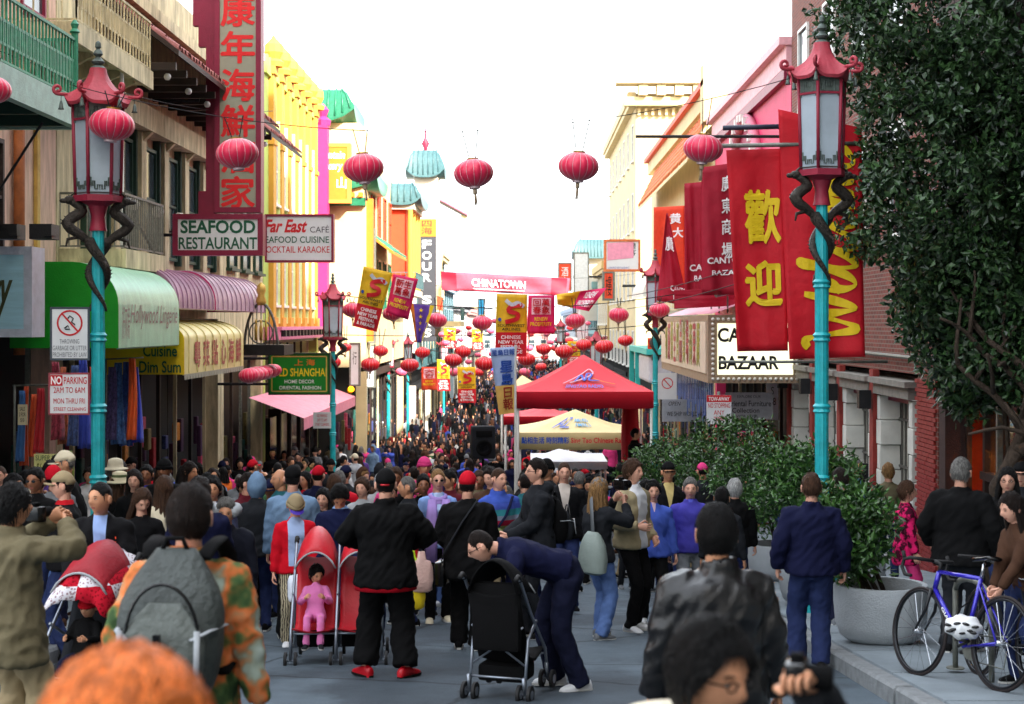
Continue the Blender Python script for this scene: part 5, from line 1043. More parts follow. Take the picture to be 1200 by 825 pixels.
# small far signs on the right, orange square sign, Kan's
s = sign('restaurant_board', 'white and pink restaurant board with carved wooden frame on the right', 708, 281, 750, 318, 62, white_s, tile_orange, .08, .3); b = MB(); b.quad((-.6, -.16, -.2), (.45, -.16, -.1), (.45, -.16, .55), (-.6, -.16, .5)); b.build('pink_field', mat('board_pink', (226, 150, 176), .5), s, fix=False); stext(s, "Kan's", .12, .62, .2, .6, white_l, shear=.3); stext(s, '樓\n客', .72, .88, .1, .5, black_l); stext(s, 'CHINESE RESTAURANT', .1, .7, .86, .92, blue_l)
s = sign('character_sign', 'small orange sign with black Chinese character beside the bazaar lamp', 759, 396, 772, 409, 50, vermilion, None, depth=.1); stext(s, '家', .15, .85, .15, .85, black_l, bold=.02)
for k, (x0, y0, x1, y1, c, lb) in enumerate([(654, 308, 670, 341, vermilion, 'orange far vertical sign under the teal roof'), (672, 296, 690, 352, mat('far_sign_white', (220, 224, 226), .5), 'white far vertical sign beside the orange one'), (560, 350, 568, 372, mat('far_sign_cyan', (40, 150, 200), .5), 'cyan far vertical sign left of centre'), (706, 318, 720, 352, vermilion, 'red far sign under the restaurant board'), (580, 352, 590, 372, mat('far_sign_white', (220, 224, 226), .5), 'pale far vertical sign beyond the cyan one')]):
    Y = (118, 112, 130, 66, 140)[k]; s = sign('far_sign', lb, x0, y0, x1, y1, Y, c, iron_grey, .08, .3); 
    if k in (0, 3): stext(s, '酒\n家' if k == 0 else '樓', .25, .75, .15, .85, white_l if k == 0 else black_l)
    bracket(s, [((s.location.x + (.6 if x0 > 615 else -.6), Y, s.location.z), ((FR if x0 > 615 else -6.6), Y, s.location.z))], .06)
# signs under the marquee
s = sign('no_sign', 'white prohibition sign on the bazaar lamp pole', 771, 437, 793, 468, 41.6, white_s, None, depth=.02); b = MB()
for i in range(24):
    a0, a1 = 2 * math.pi * i / 24, 2 * math.pi * (i + 1) / 24; b.quad(*[(r_ * math.cos(a), -.014, .08 + r_ * math.sin(a)) for r_, a in ((.13, a0), (.155, a0), (.155, a1), (.13, a1))])
b.quad((-.1, -.0145, .17), (-.08, -.0145, .19), (.1, -.0145, -.01), (.08, -.0145, -.03)); b.build('prohibition_circle', red_l, s, fix=False)
s = sign('shop_board', 'grey WE SHIP WORLDWIDE board under the marquee', 776, 468, 828, 494, 44, mat('board_grey', (168, 172, 180), .5), None, depth=.06); stext(s, 'WE SHIP WORLDWIDE', .1, 1.02, .55, .75, black_l); stext(s, 'OPEN', .14, .42, .1, .28, black_l, shear=.3)
s = sign('shop_board', 'grey furniture collection board under the marquee front', 850, 460, 905, 491, 37.5, MATS['board_grey'], None, depth=.06); stext(s, 'EXPLORE OUR', .25, .75, .1, .2, black_l); stext(s, 'Oriental Furniture', .02, .97, .3, .52, black_l, bold=.01); stext(s, 'Collection', .14, .72, .58, .76, black_l, bold=.01); stext(s, 'LOWER LEVEL', .12, .7, .84, .93, black_l)
s = sign('tow_away_sign', 'white and red TOW-AWAY sign on a grey post behind the shrubs', 828, 463, 857, 497, 30, white_s, None, depth=.02); b = MB(); w_, h_ = s['w'], s['h']; b.quad((-w_ / 2, -.013, h_ * .26), (w_ / 2, -.013, h_ * .26), (w_ / 2, -.013, h_ * .5), (-w_ / 2, -.013, h_ * .5)); b.build('red_strip', red_l, s, fix=False)
stext(s, 'TOW-AWAY', .08, .92, .06, .2, white_l, bold=.02); stext(s, 'NO STOPPING', .06, .95, .28, .44, red_l, bold=.01); stext(s, 'ANY\nTIME', .28, .72, .52, .9, red_l)
b = MB(); b.tube([(0, .03, gz(30) - s.location.z), (0, .03, .35)], .03, 8); b.build('post', iron_grey, s, True)
s = sign('shop_board', 'white board with dark lettering at the edge of the marquee', 898, 449, 912, 492, 38.4, white_s, None, depth=.05); stext(s, 'S\n88', .2, .8, .1, .6, black_l)
# ================================================================ tents
def tent(label, px0, px1, eave_py, val_py, apex_px, apex_py, Y, m, depth=3.0, leg_m=white_paint, name='canopy_tent'):
    x0, x1, ze, zv = PX(px0, Y), PX(px1, Y), PZ(eave_py, Y), PZ(val_py, Y); ax, ay = PX(apex_px, Y + depth / 2), Y + depth / 2; az = PZ(apex_py, ay); cx = (x0 + x1) / 2
    r = empty(name, (cx, ay, gz(ay)), 0, label, 'tent', 'festival tents on the road'); n = 12; m_ = 8
    b = MB(); ring = lambda f: [(x0 + (x1 - x0) * t, Y) for t in np.linspace(0, 1, n, endpoint=False)] + [(x1, Y + depth * t) for t in np.linspace(0, 1, n, endpoint=False)] + [(x1 - (x1 - x0) * t, Y + depth) for t in np.linspace(0, 1, n, endpoint=False)] + [(x0, Y + depth * (1 - t)) for t in np.linspace(0, 1, n, endpoint=False)]
    base = ring(0); rs = [[(x, y, zv + .015 * math.sin(i * 1.7)) for i, (x, y) in enumerate(base)], [(x * 1.0, y, ze) for x, y in base]]
    for k in range(1, m_ + 1):
        f = k / m_; rs.append([(x + (ax - x) * f * .985, y + (ay - y) * f * .985, ze + (az - ze) * (f ** 1.12) - .05 * math.sin(f * math.pi) * abs(math.cos(i * math.pi / n))) for i, (x, y) in enumerate(base)])
    b.rings(rs, cap=False); c = wb(b, 'canopy', m, r, 35); md = c.modifiers.new('thick', 'SOLIDIFY'); md.thickness = .01
    for sx in (x0 + .05, x1 - .05):
        for sy in (Y + .05, Y + depth - .05):
            b = MB(); b.tube([(sx, sy, gz(sy)), (sx, sy, ze - .05)], .025, 8); wb(b, 'leg', leg_m, r, True)
    for sy in (Y + .06,):
        b = MB(); nn = 6
        for i in range(nn): b.tube([(x0 + (x1 - x0) * i / nn, sy, ze - .3 * (i % 2) - .05), (x0 + (x1 - x0) * (i + 1) / nn, sy, ze - .3 * ((i + 1) % 2) - .05)], .012, 5)
        wb(b, 'scissor_truss', iron_grey, r)
    return r, (lambda px, py, off=.0: Vector((PX(px, Y), Y, PZ(py, Y))))
tent_red = mat('tent_red', (206, 18, 40), .6, var=.08, scale=1.5, bump=.03); tent_yel = mat('tent_yellow', (220, 200, 142), .6, var=.1, scale=1.5); tent_white = mat('tent_white', (222, 224, 226), .6, var=.06)
def slope_text(r, Y, depth, x0, x1, ze, az, ax, body, u0, u1, f0, f1, m, **k):   # print on the tent slope that faces the camera
    v, f = text_mesh(body, k.get('bold', 0), k.get('shear', 0)); lo, hi = v.min(0), v.max(0); s = hi - lo; b = MB(); pts = []
    for p in v:
        a, c = (p[0] - lo[0]) / s[0], (p[1] - lo[1]) / s[1]; ff = f0 + (f1 - f0) * c; u = u0 + (u1 - u0) * a; x = x0 + (x1 - x0) * u
        pts.append((x + (ax - x) * ff, Y + depth / 2 * ff - .03, ze + (az - ze) * ff ** 1.12 + .025))
    b.add(pts, f); return wb(b, 'lettering', m, r, fix=False)
t1, _ = tent('red canopy tent with logo on its slope left of the bazaar lamp', 604, 766, 459, 479, 684, 416, 33, tent_red)
X0_, X1_, ZE, AX, AZ = PX(604, 33), PX(766, 33), PZ(459, 33), PX(684, 34.5), PZ(416, 34.5)
slope_text(t1, 33, 3, X0_, X1_, ZE, AZ, AX, 'SINGTAO RADIO', .34, .66, .1, .19, mat('logo_blue', (60, 90, 190), .5), bold=.02)
def slope_strip(r, path, wd, m):
    b = MB(); pts = []
    for u, ff in path:
        x = X0_ + (X1_ - X0_) * u; pts.append((x + (AX - x) * ff, 33 + 1.5 * ff - .03, ZE + (AZ - ZE) * ff ** 1.12 + .03))
    b.tube(pts, [(wd, wd * .3)] * len(pts), 6); return wb(b, 'logo_stroke', m, r)
slope_strip(t1, smooth([(.3, .22), (.42, .42), (.58, .6), (.63, .5), (.5, .36), (.36, .24)]), .02, mat('logo_pale', (220, 160, 180), .5)); slope_strip(t1, smooth([(.4, .28), (.46, .45), (.5, .3), (.54, .48), (.6, .46), (.55, .32), (.66, .3)]), .025, MATS['logo_blue']); slope_strip(t1, smooth([(.6, .36), (.7, .26), (.78, .2)]), .02, orange_p)
b = MB(); n = 10; rs = []
for z, w_ in ((0, .16), (-1.0, .2), (-2.2, .17), (-3.0, .22)): rs.append([(X1_ - .32 + w_ * (1 + .2 * math.sin(3 * a)) * math.cos(a), 35.6 + w_ * math.sin(a), ZE - .2 + z) for a in [2 * math.pi * j / 14 for j in range(14)]])
b.rings(rs); wb(b, 'gathered_side_curtain', ban_red, t1, True)
t2, _ = tent('yellow canopy tent with blue and red lettering under the red tent edge', 607, 742, 507, 527, 674, 480, 39, tent_yel)
wtext(t2, '點相生活 時刻精彩', 611, 667, 512, 520, 38.93, blue_l, bold=.03); wtext(t2, 'Sing Tao Chinese Radio', 669, 737, 513, 521, 38.93, red_l, bold=.02)
X0_, X1_, ZE, AX, AZ = PX(607, 39), PX(742, 39), PZ(507, 39), PX(674, 40.5), PZ(480, 40.5); slope_text(t2, 39, 3, X0_, X1_, ZE, AZ, AX, 'AM1400\nFM96.1', .48, .72, .25, .6, mat('logo_cyan', (60, 150, 200), .5), bold=.02); slope_text(t2, 39, 3, X0_, X1_, ZE, AZ, AX, 'AZ', .24, .46, .2, .65, mat('logo_blue', (60, 90, 190), .5), shear=.4)
tent('low white canopy tent below the yellow tent', 622, 712, 541, 550, 655, 526, 36.2, tent_white, 2.4); tent('red canopy tent peeking out left behind the yellow one', 590, 668, 488, 498, 640, 476, 46, tent_red); tent('yellow and blue canopy tent far behind the red tent', 586, 650, 462, 470, 612, 440, 58, tent_yel)
# ================================================================ planters, shrubs, tree
def leaf_mat(name, c1, c2, rough=.35):
    m = mat(name, c1, rough, var=0, bump=0, spec=.5); n, l, b_ = nodes_of(m); gnode = n.new('ShaderNodeNewGeometry'); r = n.new('ShaderNodeValToRGB'); r.color_ramp.elements[0].color = lin(c1); r.color_ramp.elements[1].color = lin(c2); l(gnode.outputs['Random Per Island'], r.inputs[0]); l(r.outputs[0], b_.inputs['Base Color'])
    b_.inputs['Subsurface Weight'].default_value = 0; return m
leaf_dark = leaf_mat('ficus_leaf', (20, 38, 26), (64, 96, 52), .36); leaf_bush = leaf_mat('camellia_leaf', (22, 50, 22), (70, 112, 46), .34)
bark = mat('bark', (70, 58, 48), .9, var=.35, scale=9, bump=.4, bscale=30); soil = mat('soil', (44, 34, 28), .95, var=.3)
def foliage(centres, radii, per, L, W, seed, spread=.25, up=.3):
    """many small folded leaves gathered in clumps: returns an MB"""
    rng = np.random.default_rng(seed); b = MB(); V = []; Fc = []
    for c, rr in zip(centres, radii):
        k = per
        d = rng.normal(size=(k, 3)); d /= np.linalg.norm(d, axis=1)[:, None]; pos = np.array(c) + d * (rr * rng.uniform(.35, 1, (k, 1)) ** .6)
        ax = d * .7 + rng.normal(size=(k, 3)) * .6; ax[:, 2] += up * rng.normal(size=k); ax /= np.linalg.norm(ax, axis=1)[:, None]
        sd = np.cross(ax, rng.normal(size=(k, 3))); sd /= np.linalg.norm(sd, axis=1)[:, None]; nn = np.cross(ax, sd); l_ = L * rng.uniform(.5, 1.4, (k, 1)); w_ = W * rng.uniform(.6, 1.3, (k, 1))
        p = [pos, pos + ax * l_ * .5 + sd * w_ + nn * w_ * .35, pos + ax * l_, pos + ax * l_ * .5 - sd * w_ + nn * w_ * .35]
        V.append(np.stack(p, 1).reshape(-1, 3))
    V = np.concatenate(V); n = len(V) // 4; b.v = [tuple(v) for v in V]; b.f = [q for i in range(n) for q in ((4 * i, 4 * i + 1, 4 * i + 2), (4 * i, 4 * i + 2, 4 * i + 3))]; b.m = [0] * len(b.f); return b
def clumps(c, r, n, seed, shell=.55, rr=(.16, .3)):
    rng = np.random.default_rng(seed); d = rng.normal(size=(n, 3)); d /= np.linalg.norm(d, axis=1)[:, None]; t = rng.uniform(shell ** 3, 1, (n, 1)) ** (1 / 3)
    bump = 1 + .16 * np.sin(d[:, :1] * 7 + seed) * np.cos(d[:, 2:] * 6 + seed * 2)
    return np.array(c) + d * t * np.array(r) * bump, rng.uniform(rr[0], rr[1], n)
def branch(b, p, d, L, r, depth, rng):
    pts = [Vector(p)]; d = Vector(d).normalized()
    for i in range(4): d = (d + Vector(rng.normal(size=3)) * .16).normalized(); pts.append(pts[-1] + d * L / 4)
    b.tube(pts, [r * (1 - .12 * i) for i in range(5)], 8)
    if depth:
        for k in range(3): branch(b, pts[2 + k % 3], (d + Vector(rng.normal(size=3)) * .55 + Vector((0, 0, .2))), L * .72, r * .58, depth - 1, rng)
def tree(loc, label):
    r = empty('ficus_tree', loc, 0, label, 'tree'); rng = np.random.default_rng(3); b = MB(); branch(b, (0, 0, -.1), (-.12, .05, 1), 2.3, .17, 3, rng); b.build('trunk', bark, r, True)
    C = []; Rr = []
    for c, rad, n, s in (((-.4, -.1, 5.5), (1.35, 1.6, 1.8), 330, 1), ((.6, .3, 4.6), (1.7, 1.8, 1.8), 300, 2), ((.05, 0, 3.5), (.95, 1.2, 1.0), 170, 3), ((.4, -.4, 7.4), (2.0, 1.9, 1.9), 240, 4), ((-.7, -.2, 7.5), (1.4, 1.5, 1.7), 210, 9), ((1.6, -.6, 5.6), (1.5, 1.5, 2.2), 230, 5), ((.6, -.5, 3.2), (1.2, 1.0, .7), 150, 6), ((.1, .1, 2.75), (.55, .6, .4), 50, 7), ((1.1, -.5, 2.95), (1.0, .9, .6), 130, 8)):
        c_, r_ = clumps(c, rad, n, s, .45, (.13, .27)); C.append(c_); Rr.append(r_)
    foliage(np.concatenate(C), np.concatenate(Rr), 46, .115, .034, 5).build('crown', leaf_dark, r, False, fix=False); return r
tree((6.05, 20.4, gz(20.3) + KH), 'big dark-leaved ficus tree on the right pavement')
planter_m = mat('planter_concrete', (168, 174, 178), .8, var=.14, scale=3, bump=.12, bscale=60)
def planter(px, Y, D, h, label, bush=None, blabel=None, seed=1, stems=4, group='concrete planters along the right kerb'):
    x = PX(px, Y); z = gz(Y) + KH; r = empty('planter', (x, Y, z - .02), 0, label, 'planter', group); q = D / 2
    b = MB(); b.lathe([(q * .74, .05), (q * .86, .09), (q * .96, .2), (q * 1.0, .4), (q * 1.0, h - .02), (q * .985, h), (q * .86, h), (q * .84, h - .06), (q * .83, h - .12)], n=36); b.build('bowl', planter_m, r, 40)
    b = MB(); b.lathe([(q * .62, 0), (q * .62, .06)], n=28); b.build('foot', stone_dk, r, 40); b = MB(); b.lathe([(q * .84, h - .12), (.01, h - .08)], n=24); b.build('soil', soil, r, 40)
    if bush:
        s_ = empty('shrub', (x, Y, z + h - .1), 0, blabel, 'shrub', 'leafy shrubs in the planters'); rng = np.random.default_rng(seed); bz = MB(); (cx, cz), rad, n = bush
        top = Vector((PX(cx, Y) - x, 0, PZ(cz, Y) - (z + h - .1)))
        for k in range(stems): 
            e = top + Vector(rng.normal(size=3)) * .2; bz.tube([(.06 * (k - stems / 2), .05 * (k % 2), -.05), tuple(e * .5 + Vector(rng.normal(size=3)) * .06), tuple(e)], [.024, .018, .008], 6)
        bz.build('stems', bark, s_, True); c_, r_ = clumps(tuple(top), rad, n, seed, .35, (.09, .17)); foliage(c_, r_, 26, .085, .02, seed).build('crown', leaf_bush, s_, False, fix=False)
planter(1032, 14.2, .86, .56, 'big round concrete planter beside the blue bicycle', ((992, 622), (.40, .4, .42), 150), 'leafy green shrub leaning left from the planter by the bicycle', 2)
planter(912, 22.6, .9, .56, 'round concrete planter half hidden behind the navy jacket man', ((900, 566), (.82, .7, .62), 260), 'wide dark green shrub behind the navy jacket man', 3)
planter(838, 26.5, .9, .56, 'round concrete planter behind the couple in blue', ((850, 548), (1.05, .8, .85), 340), 'tall leafy shrub right behind the couple in blue', 4)
planter(790, 30, .9, .56, 'farthest round concrete planter near the tent', ((785, 555), (.95, .8, .72), 240), 'dark shrub beside the red tent curtain', 5)
planter(1016, 20.6, .5, .5, 'small empty concrete planter in front of the brick wall')
planter(952, 18.3, .8, .5, 'round concrete planter under the right lamp', ((950, 572), (.62, .5, .52), 190), 'green shrub at the foot of the right lamp', 6)
# ================================================================ people
def smst(a, b, x): t = min(1, max(0, (x - a) / (b - a))); return t * t * (3 - 2 * t)
def gs(x, s): return math.exp(-(x / s) ** 2)
def head_r(dx, dy, dz):
    """surface of a head in direction d (face towards -y), centre of the skull at 0"""
    x, y, z = .074 * dx, .097 * dy, .118 * dz
    if z < 0:
        t = min(1, -z / .118); x *= 1 - .30 * t ** 1.6
        if y > 0: y *= 1 - .42 * t
        else: y *= 1 - .06 * t
    if y < 0:                                          # the face
        f = smst(0, -.06, y)
        y += .012 * f * smst(.02, .1, z)
        y -= .018 * f * gs(x, .0125) * gs(z + .022, .02) + .010 * f * gs(x, .009) * gs(z + .004, .03)      # nose
        y += .008 * f * (gs(x - .031, .016) + gs(x + .031, .016)) * gs(z - .006, .013)                      # eye sockets
        y -= .005 * f * gs(z - .026, .01) * (1 - gs(x, .008))                                              # brow
        y -= .006 * f * gs(x, .022) * gs(z + .062, .009)                                                   # lips
        y -= .007 * f * gs(x, .02) * gs(z + .098, .014)                                                    # chin
        y += .004 * f * gs(x, .03) * gs(z + .078, .007)
        x *= 1 + .05 * f * gs(z + .02, .03)                                                                # cheekbones
    return Vector((x, y, z))
def sph(n, m):
    out = []
    for i in range(1, m):
        ph = math.pi * i / m; out.append([(math.sin(ph) * math.cos(2 * math.pi * j / n), math.sin(ph) * math.sin(2 * math.pi * j / n), -math.cos(ph)) for j in range(n)])
    return out
def hair_line(dx, dy, ears=False):                                 # lowest z covered by hair, by direction round the head
    a = abs(math.atan2(dx, -dy))                       # 0 front, pi back
    pts = [(0, .066), (.5, .06), (.85, .03), (1.1, .0), (1.35, -.035), (1.6, -.015), (1.75, -.03), (2.1, -.075), (2.6, -.092), (3.2, -.095)]
    if ears: pts = [(0, .066), (.5, .06), (.85, .035), (1.1, .01), (1.24, -.03), (1.36, .026), (1.72, .026), (1.86, -.04), (2.1, -.066), (3.2, -.07)]
    for (p, q), (r, s_) in zip(pts, pts[1:]):
        if a <= r: return q + (s_ - q) * (a - p) / (r - p)
    return -.095
def hair_mb(style, seed=0, n=40, m=28):
    """hair: a shell on the skull that dives under the skin below the hairline"""
    b = MB(); th = {'short': .016, 'crop': .006, 'full': .022, 'long': .02, 'bald': .004, 'cap': .02, 'beanie': .024, 'tied': .01}.get(style, .016); rs = []
    for row in sph(n, m):
        ring = []
        for d in row:
            p = head_r(*d); hl = hair_line(d[0], d[1], style in ('short', 'crop', 'bald', 'tied'))
            if style == 'bald': hl = max(hl, -.2) + (.0 if p.z < .02 else 0); 
            if style in ('cap',): hl = .036 if d[1] < .2 else .012
            if style == 'beanie': hl = .03 if d[1] < 0 else -.005
            if style == 'long': hl -= .0
            if style in ('short', 'crop') and d[1] > .1: hl = max(hl, -.066)
            k = smst(hl - .006, hl + .012, p.z)
            if style == 'bald': k *= 1 - smst(.02, .05, p.z)
            nz = 1 + (.0 if style in ('cap', 'beanie') else .6 * noise.noise(Vector((d[0] * 4 + seed, d[1] * 4, d[2] * 3))) + .55 * noise.noise(Vector((d[0] * 12, d[1] * 12 + seed, d[2] * 7))))
            if style == 'short' and d[2] > .3: nz += .35 * max(0, -d[1])
            if style in ('short', 'crop'): nz *= .3 + .7 * smst(hl, hl + .055, p.z) if d[1] > -.55 else 1
            off = th * nz * k - .012 * (1 - k); u = Vector(d); ring.append(p + u * off + Vector((0, 0, .004 * k)))
        rs.append(ring)
    b.rings(rs)
    if style == 'long':                               # curtain of hair down the sides and back
        rs = []; N = 30; L = .30 + .08 * math.sin(seed)
        for i in range(9):
            t = i / 8; ring = []; inner = []
            for j in range(N):
                a = math.pi * (.36 + 1.28 * j / (N - 1)); wv = .012 * math.sin(j * 2.1 + seed) + .01 * noise.noise(Vector((j * .7, t * 3, seed)))
                rx, ry = .088 + .035 * t + wv, .098 + .03 * t + wv; x, y = rx * math.sin(a), -ry * math.cos(a); z = .02 - L * t + .02 * noise.noise(Vector((j * .9, seed, 0))) * t
                ring.append((x, y + .01, z)); inner.append((x * .72, y * .72 + .01, z))
            rs.append(ring + inner[::-1])
        b.rings(rs)
    if style == 'tied': b.ball((0, .115, .02), (.035, .04, .04), 10, 8)
    return b
def strands(b, style, n, seed):
    """loose locks combed down and back over the hair shell"""
    rng = random.Random(seed); th = {'short': .016, 'crop': .006, 'full': .022, 'long': .02, 'tied': .01}.get(style, .016); L = {'short': .035, 'crop': .014, 'full': .06, 'long': .09, 'tied': .03}.get(style, .03); k = 0
    while k < n:
        d = Vector((rng.gauss(0, 1), rng.gauss(0, 1), rng.gauss(0, 1))).normalized(); p = head_r(*d)
        hl = hair_line(d.x, d.y, style in ('short', 'crop', 'tied'))
        if style in ('short', 'crop') and d.y > .1: hl = max(hl, -.066)
        if p.z < hl + .004: continue
        tk = th * (.3 + .7 * smst(hl, hl + .055, p.z) if style in ('short', 'crop') and d.y > -.55 else 1)
        k += 1; c = Vector((.3 * rng.gauss(0, 1), .45 + .5 * (d.y > -.2) * 0 + .3 * rng.gauss(0, 1), -.55)) if d.z > .2 else Vector((.25 * rng.gauss(0, 1), .1 * rng.gauss(0, 1), -1))
        if d.y < -.5 and d.z > .2: c = Vector((d.x * 1.5 + .3 * rng.gauss(0, 1), -.4, -.3))
        t = c - d * c.dot(d)
        if t.length < 1e-3: continue
        t.normalize(); front = d.y < -.25 and d.z < .75
        s = d.cross(t) * rng.uniform(.0012, .0028); pts = []; l = L * rng.uniform(.5, 1.25) * (.3 if front else 1); q0 = 0
        for i in range(4):
            f = i / 3; e = (d + t * f * l / .1).normalized(); r = head_r(*e) + e * (tk * (1.02 + .2 * math.sin(f * 3)) + .008 * f * f * rng.random()); w = s * (1 - .75 * f); pts += [r - w, r + w]
        b.add(pts, [(0, 1, 3, 2), (2, 3, 5, 4), (4, 5, 7, 6)])
def hat_mb(style):
    b = MB()
    if style in ('cap', 'beanie'):
        b = hair_mb(style, 0, 32, 22)
        if style == 'cap':
            rs = []
            for k, (zz, sc) in enumerate(((.046, 1), (.038, 1))):
                rs.append([(.078 * math.sin(a) * 1.02, -.062 - .105 * max(0, math.cos(a)) ** .8, zz + .012 * math.cos(a) * -1 - .022 * abs(math.sin(a)) ** 3) for a in [R(-90 + 180 * j / 14) for j in range(15)]])
            b.rings(rs)
        else: b.tube([(.092 * math.sin(a), -.106 * math.cos(a) * (1 if math.cos(a) > 0 else .97) + .004, .035 if math.cos(a) > 0 else .01) for a in [2 * math.pi * j / 28 for j in range(29)]], (.011, .022), 8, cap=False)
    elif style == 'sunhat': b.lathe([(.16, .03), (.155, .04), (.1, .055), (.096, .1), (.085, .15), (.04, .168), (.01, .17)], n=28); b.lathe([(.16, .03), (.155, .022), (.09, .045)], n=28)
    elif style == 'hood':
        rs = []
        for row in sph(28, 20):
            ring = []
            for d in row:
                p = head_r(*d); u = Vector(d); cut = smst(-.55, -.25, d[1]) if d[2] < .62 else 1; ring.append(p + u * (.03 * cut - .014 * (1 - cut) + .012 * cut * noise.noise(u * 5)) + Vector((0, .012, .02 * max(0, d[2]) ** 3)))
            rs.append(ring)
        b.rings(rs)
    return b
HANDS = {}
def hand_mb(b, wrist, dirv, palm, side, curl=.5, sc=1.0):
    """a hand with a palm, four fingers and a thumb that leaves the palm's side; curl 0 flat, 1 gripping"""
    d = Vector(dirv).normalized(); pn = Vector(palm); pn = (pn - d * pn.dot(d)); pn = pn.normalized() if pn.length > 1e-3 else d.orthogonal().normalized(); s = d.cross(pn) * side
    W = Vector(wrist); P_ = lambda a, c, e: W + d * a * sc + s * c * sc + pn * e * sc
    b.rings([[P_(t, w_ * math.cos(q), h_ * math.sin(q)) for q in [2 * math.pi * j / 8 for j in range(8)]] for t, w_, h_ in ((-.02, .026, .02), (.01, .03, .018), (.05, .041, .016), (.085, .042, .014), (.095, .038, .009))])
    for k, (c, L, r) in enumerate(((-.031, .07, .0088), (-.0105, .078, .0092), (.0105, .073, .009), (.031, .056, .0078))):
        p = P_(.082, c, 0); pts = [P_(.07, c, 0)]; rr = [r]; ang = 0
        for i, f in enumerate((.45, .32, .23)):
            pts.append(p.copy() if i == 0 else pts[-1]); ang += curl * (1.0, 1.25, .8)[i]; v = d * math.cos(ang) + pn * math.sin(ang); q = pts[-1] + v * L * f * sc
            if i == 0: pts[-1] = p
            pts.append(q); rr += [r, r * .94] if i == 0 else [r * .9]
        # remove doubled joints
        q2 = [pts[0]]; 
        for w_ in pts[1:]:
            if (w_ - q2[-1]).length > 1e-4: q2.append(w_)
        b.tube(q2, [r * sc * (1 - .06 * i) for i in range(len(q2))], 6)
    t0 = P_(.022, -.034, .004); t1 = P_(.055, -.062, .018 + .02 * curl); t2 = P_(.085, -.06 + .03 * curl, .03 + .03 * curl); b.tube([P_(.0, -.015, 0), t0, t1, t2], [.014 * sc, .013 * sc, .0105 * sc, .008 * sc], 6)
def ik(a, c, l1, l2, pole):
    d = c - a; L = d.length
    if L > (l1 + l2) * .998: d = d.normalized() * (l1 + l2) * .998; c = a + d; L = d.length
    x = (l1 * l1 - l2 * l2 + L * L) / (2 * L); h = math.sqrt(max(0, l1 * l1 - x * x)); u = d.normalized(); p = Vector(pole) - u * Vector(pole).dot(u)
    p = p.normalized() if p.length > 1e-4 else u.orthogonal().normalized(); return a + u * x + p * h, c
def limb(b, pts, rad, n=10):
    """rounded tube through joints with a smooth bend"""
    P2 = [Vector(pts[0])]; r2 = [rad[0]]
    for i in range(1, len(pts) - 1):
        a, c, e = Vector(pts[i - 1]), Vector(pts[i]), Vector(pts[i + 1]); k = .28
        P2 += [c.lerp(a, k), (c * 2 + c.lerp(a, k * .4) + c.lerp(e, k * .4)) / 4, c.lerp(e, k)]; r2 += [rad[i] + (rad[i - 1] - rad[i]) * k, rad[i], rad[i] + (rad[i + 1] - rad[i]) * k]
    P2.append(Vector(pts[-1])); r2.append(rad[-1]); b.tube(P2, r2, n)
skin_l = mat('skin_light', (214, 160, 136), .5, var=.08, scale=14, bump=.03, spec=.35); skin_m = mat('skin_tan', (198, 142, 108), .5, var=.08, scale=14, bump=.03, spec=.35); skin_d = mat('skin_brown', (140, 92, 66), .5, var=.08, scale=14, bump=.03)
lips_m = mat('lips', (176, 96, 88), .45, var=.05, bump=0); eye_w = mat('eye_white', (214, 210, 204), .25, var=0, bump=0); eye_d = mat('eye_iris', (30, 22, 18), .15, var=0, bump=0)
for m_ in (skin_l, skin_m, skin_d): nodes_of(m_)[2].inputs['Subsurface Weight'].default_value = .0
def hair_mat(n, c):
    m = mat('hair_' + n, c, .5, var=.5, scale=18, bump=.3, bscale=60, stretch=(6, 6, .8), spec=.22); nn, l, b_ = nodes_of(m); g_ = nn.new('ShaderNodeNewGeometry'); r = nn.new('ShaderNodeMapRange'); r.inputs['To Min'].default_value = .45; r.inputs['To Max'].default_value = 1.7
    x = nn.new('ShaderNodeMixRGB'); x.blend_type = 'MULTIPLY'; x.inputs[0].default_value = 1; l(b_.inputs['Base Color'].links[0].from_socket, x.inputs[1]); l(g_.outputs['Random Per Island'], r.inputs[0]); l(r.outputs[0], x.inputs[2]); l(x.outputs[0], b_.inputs['Base Color']); return m
H_BLK, H_DBR, H_BR, H_BLD, H_GRY, H_WHT, H_GING = hair_mat('black', (15, 13, 13)), hair_mat('dark_brown', (36, 25, 20)), hair_mat('brown', (84, 58, 42)), hair_mat('blonde', (170, 130, 84)), hair_mat('grey', (130, 128, 124)), hair_mat('white', (206, 206, 204)), hair_mat('ginger', (214, 112, 48))
def fabric(n, c, rough=.9, var=.16, sheen=0, sc=5): return mat('cloth_' + n, c, rough, var=var, scale=sc, bump=.05, bscale=90, spec=.12, sheen=sheen)
